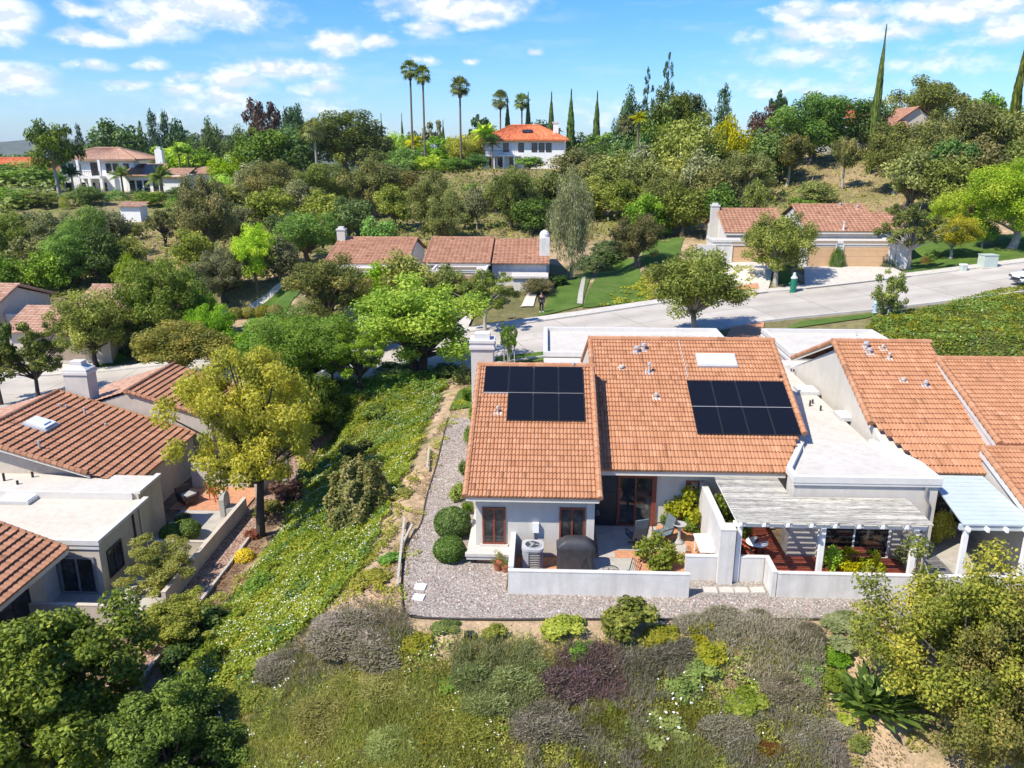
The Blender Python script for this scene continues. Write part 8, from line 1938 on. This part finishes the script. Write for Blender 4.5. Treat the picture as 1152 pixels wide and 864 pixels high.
skin_mesh('jacket', bv[:3]+[(0, .01, 1.47)]+bv[6:9]+bv[10:13], [(0, 1), (1, 2), (2, 3), (2, 4), (4, 5), (5, 6), (2, 7), (7, 8), (8, 9)], [(.17, .13), (.17, .12), (.17, .12), .07, .07, .06, .048, .07, .06, .048], 'cloth_dark', pr)
skin_mesh('trousers', [bv[0], bv[14], bv[15], (-.12, .01, .12), bv[18], bv[19], (.13, .02, .12)], [(0, 1), (1, 2), (2, 3), (0, 4), (4, 5), (5, 6)], [.16, .1, .07, .058, .1, .07, .058], 'cloth_dark', pr)
for s in (-1, 1): MB().obox((s*.125, -.05, .045), .1, .28, .09).build('shoe', 'shoe', pr, local=True)
MB().lathe([(.09, 0), (.112, .06), (.10, .13), (.05, .17), (.001, .175)], (0, .01, 1.66), 14).build('hair', 'hair', pr, smooth=True, local=True)
# white car at the frame edge
g, ang = road_pt(float(ground(1152, 324)[0])+.9, -2.9)
crt = thing('parked_car', (g[0], g[1], g[2]+.03), 'white car cut by the right frame edge on the street', 'car', None, ang)
sec = [(-2.22, .70, .26, .70), (-2.1, .83, .22, .84), (-1.5, .88, .22, .96), (-.9, .90, .22, 1.02), (.2, .90, .22, 1.0), (1.2, .90, .22, 1.02), (1.9, .88, .24, 1.0), (2.2, .82, .30, .92), (2.28, .70, .40, .70)]
V = []; Fs = []
for (x, hw_, zb, zt) in sec: V += [(x, -hw_*.92, zb), (x, -hw_, (zb+zt)/2), (x, -hw_*.93, zt), (x, 0, zt+.04), (x, hw_*.93, zt), (x, hw_, (zb+zt)/2), (x, hw_*.92, zb)]
for i in range(len(sec)-1):
    for k in range(6): Fs.append([i*7+k, i*7+k+1, (i+1)*7+k+1, (i+1)*7+k])
    Fs.append([i*7+6, i*7, (i+1)*7, (i+1)*7+6])
Fs += [list(range(7))[::-1], list(range((len(sec)-1)*7, len(sec)*7))]
mesh_np('body', np.array(V), Fs, 'car_white', None, crt, smooth=True, local=True)
cab = [(-1.15, .80, .99), (-.25, .66, 1.48), (1.0, .66, 1.52), (1.95, .78, 1.02)]
V = []
for (x, hw_, z_) in cab: V += [(x, -hw_, z_), (x, hw_, z_)]
for (x, hw_, z_) in ((-1.15, .84, .97), (-.25, .86, .97), (1.0, .86, .97), (1.95, .82, .97)): V += [(x, -hw_, z_), (x, hw_, z_)]
mesh_np('window', np.array(V), [[0, 1, 3, 2], [4, 5, 7, 6], [8, 0, 2, 10], [10, 2, 4, 12], [12, 4, 6, 14], [1, 9, 11, 3], [3, 11, 13, 5], [5, 13, 15, 7]], 'glass', None, crt, local=True)
mesh_np('roof', np.array([(-.3, -.68, 1.475), (-.3, .68, 1.475), (1.05, .68, 1.52), (1.05, -.68, 1.52), (-.25, -.6, 1.54), (-.25, .6, 1.54), (1.0, .6, 1.58), (1.0, -.6, 1.58)]), [[4, 7, 6, 5], [0, 4, 5, 1], [1, 5, 6, 2], [2, 6, 7, 3], [3, 7, 4, 0]], 'car_white', None, crt, local=True)
for x in (-1.4, 1.4):
    for s in (-1, 1):
        w_ = MB(); w_.tube([(x, s*.70, .33), (x, s*.92, .33)], .33, 18); wo = w_.build('wheel', 'rubber', crt, local=True); MB().tube([(x, s*.90, .33), (x, s*.93, .33)], .2, 12).build('rim', 'metal_grey', wo, local=True)
for s in (-1, 1): MB().obox((-2.2, s*.62, .66), .16, .3, .14).build('headlight', 'glass', crt, local=True)
MB().obox((-2.26, 0, .5), .05, .9, .16).build('grille', 'dark_metal', crt, local=True); MB().obox((-2.24, 0, .34), .06, 1.2, .08).build('bumper_vent', 'dark_metal', crt, local=True)

# ================================================================== air
m, t, out = new_mat('haze')
v = t.add('ShaderNodeVolumePrincipled', ins={'Color': (.66, .80, 1.0, 1), 'Density': 0.00006, 'Anisotropy': 0.0})
t.l.new(v.outputs[0], out.inputs['Volume'])
hz = MB().box(-6200, -3200, -60, 6200, 5800, 90).build('haze', 'haze'); hz['kind'] = 'stuff'
cover('hill_wood', np.array([(-230, 95), (-84, 95), (-98, 165), (-230, 190)], float), 16000, 'leaf_olive', 1.1, .75, 5.0, 35, patchy=.4)
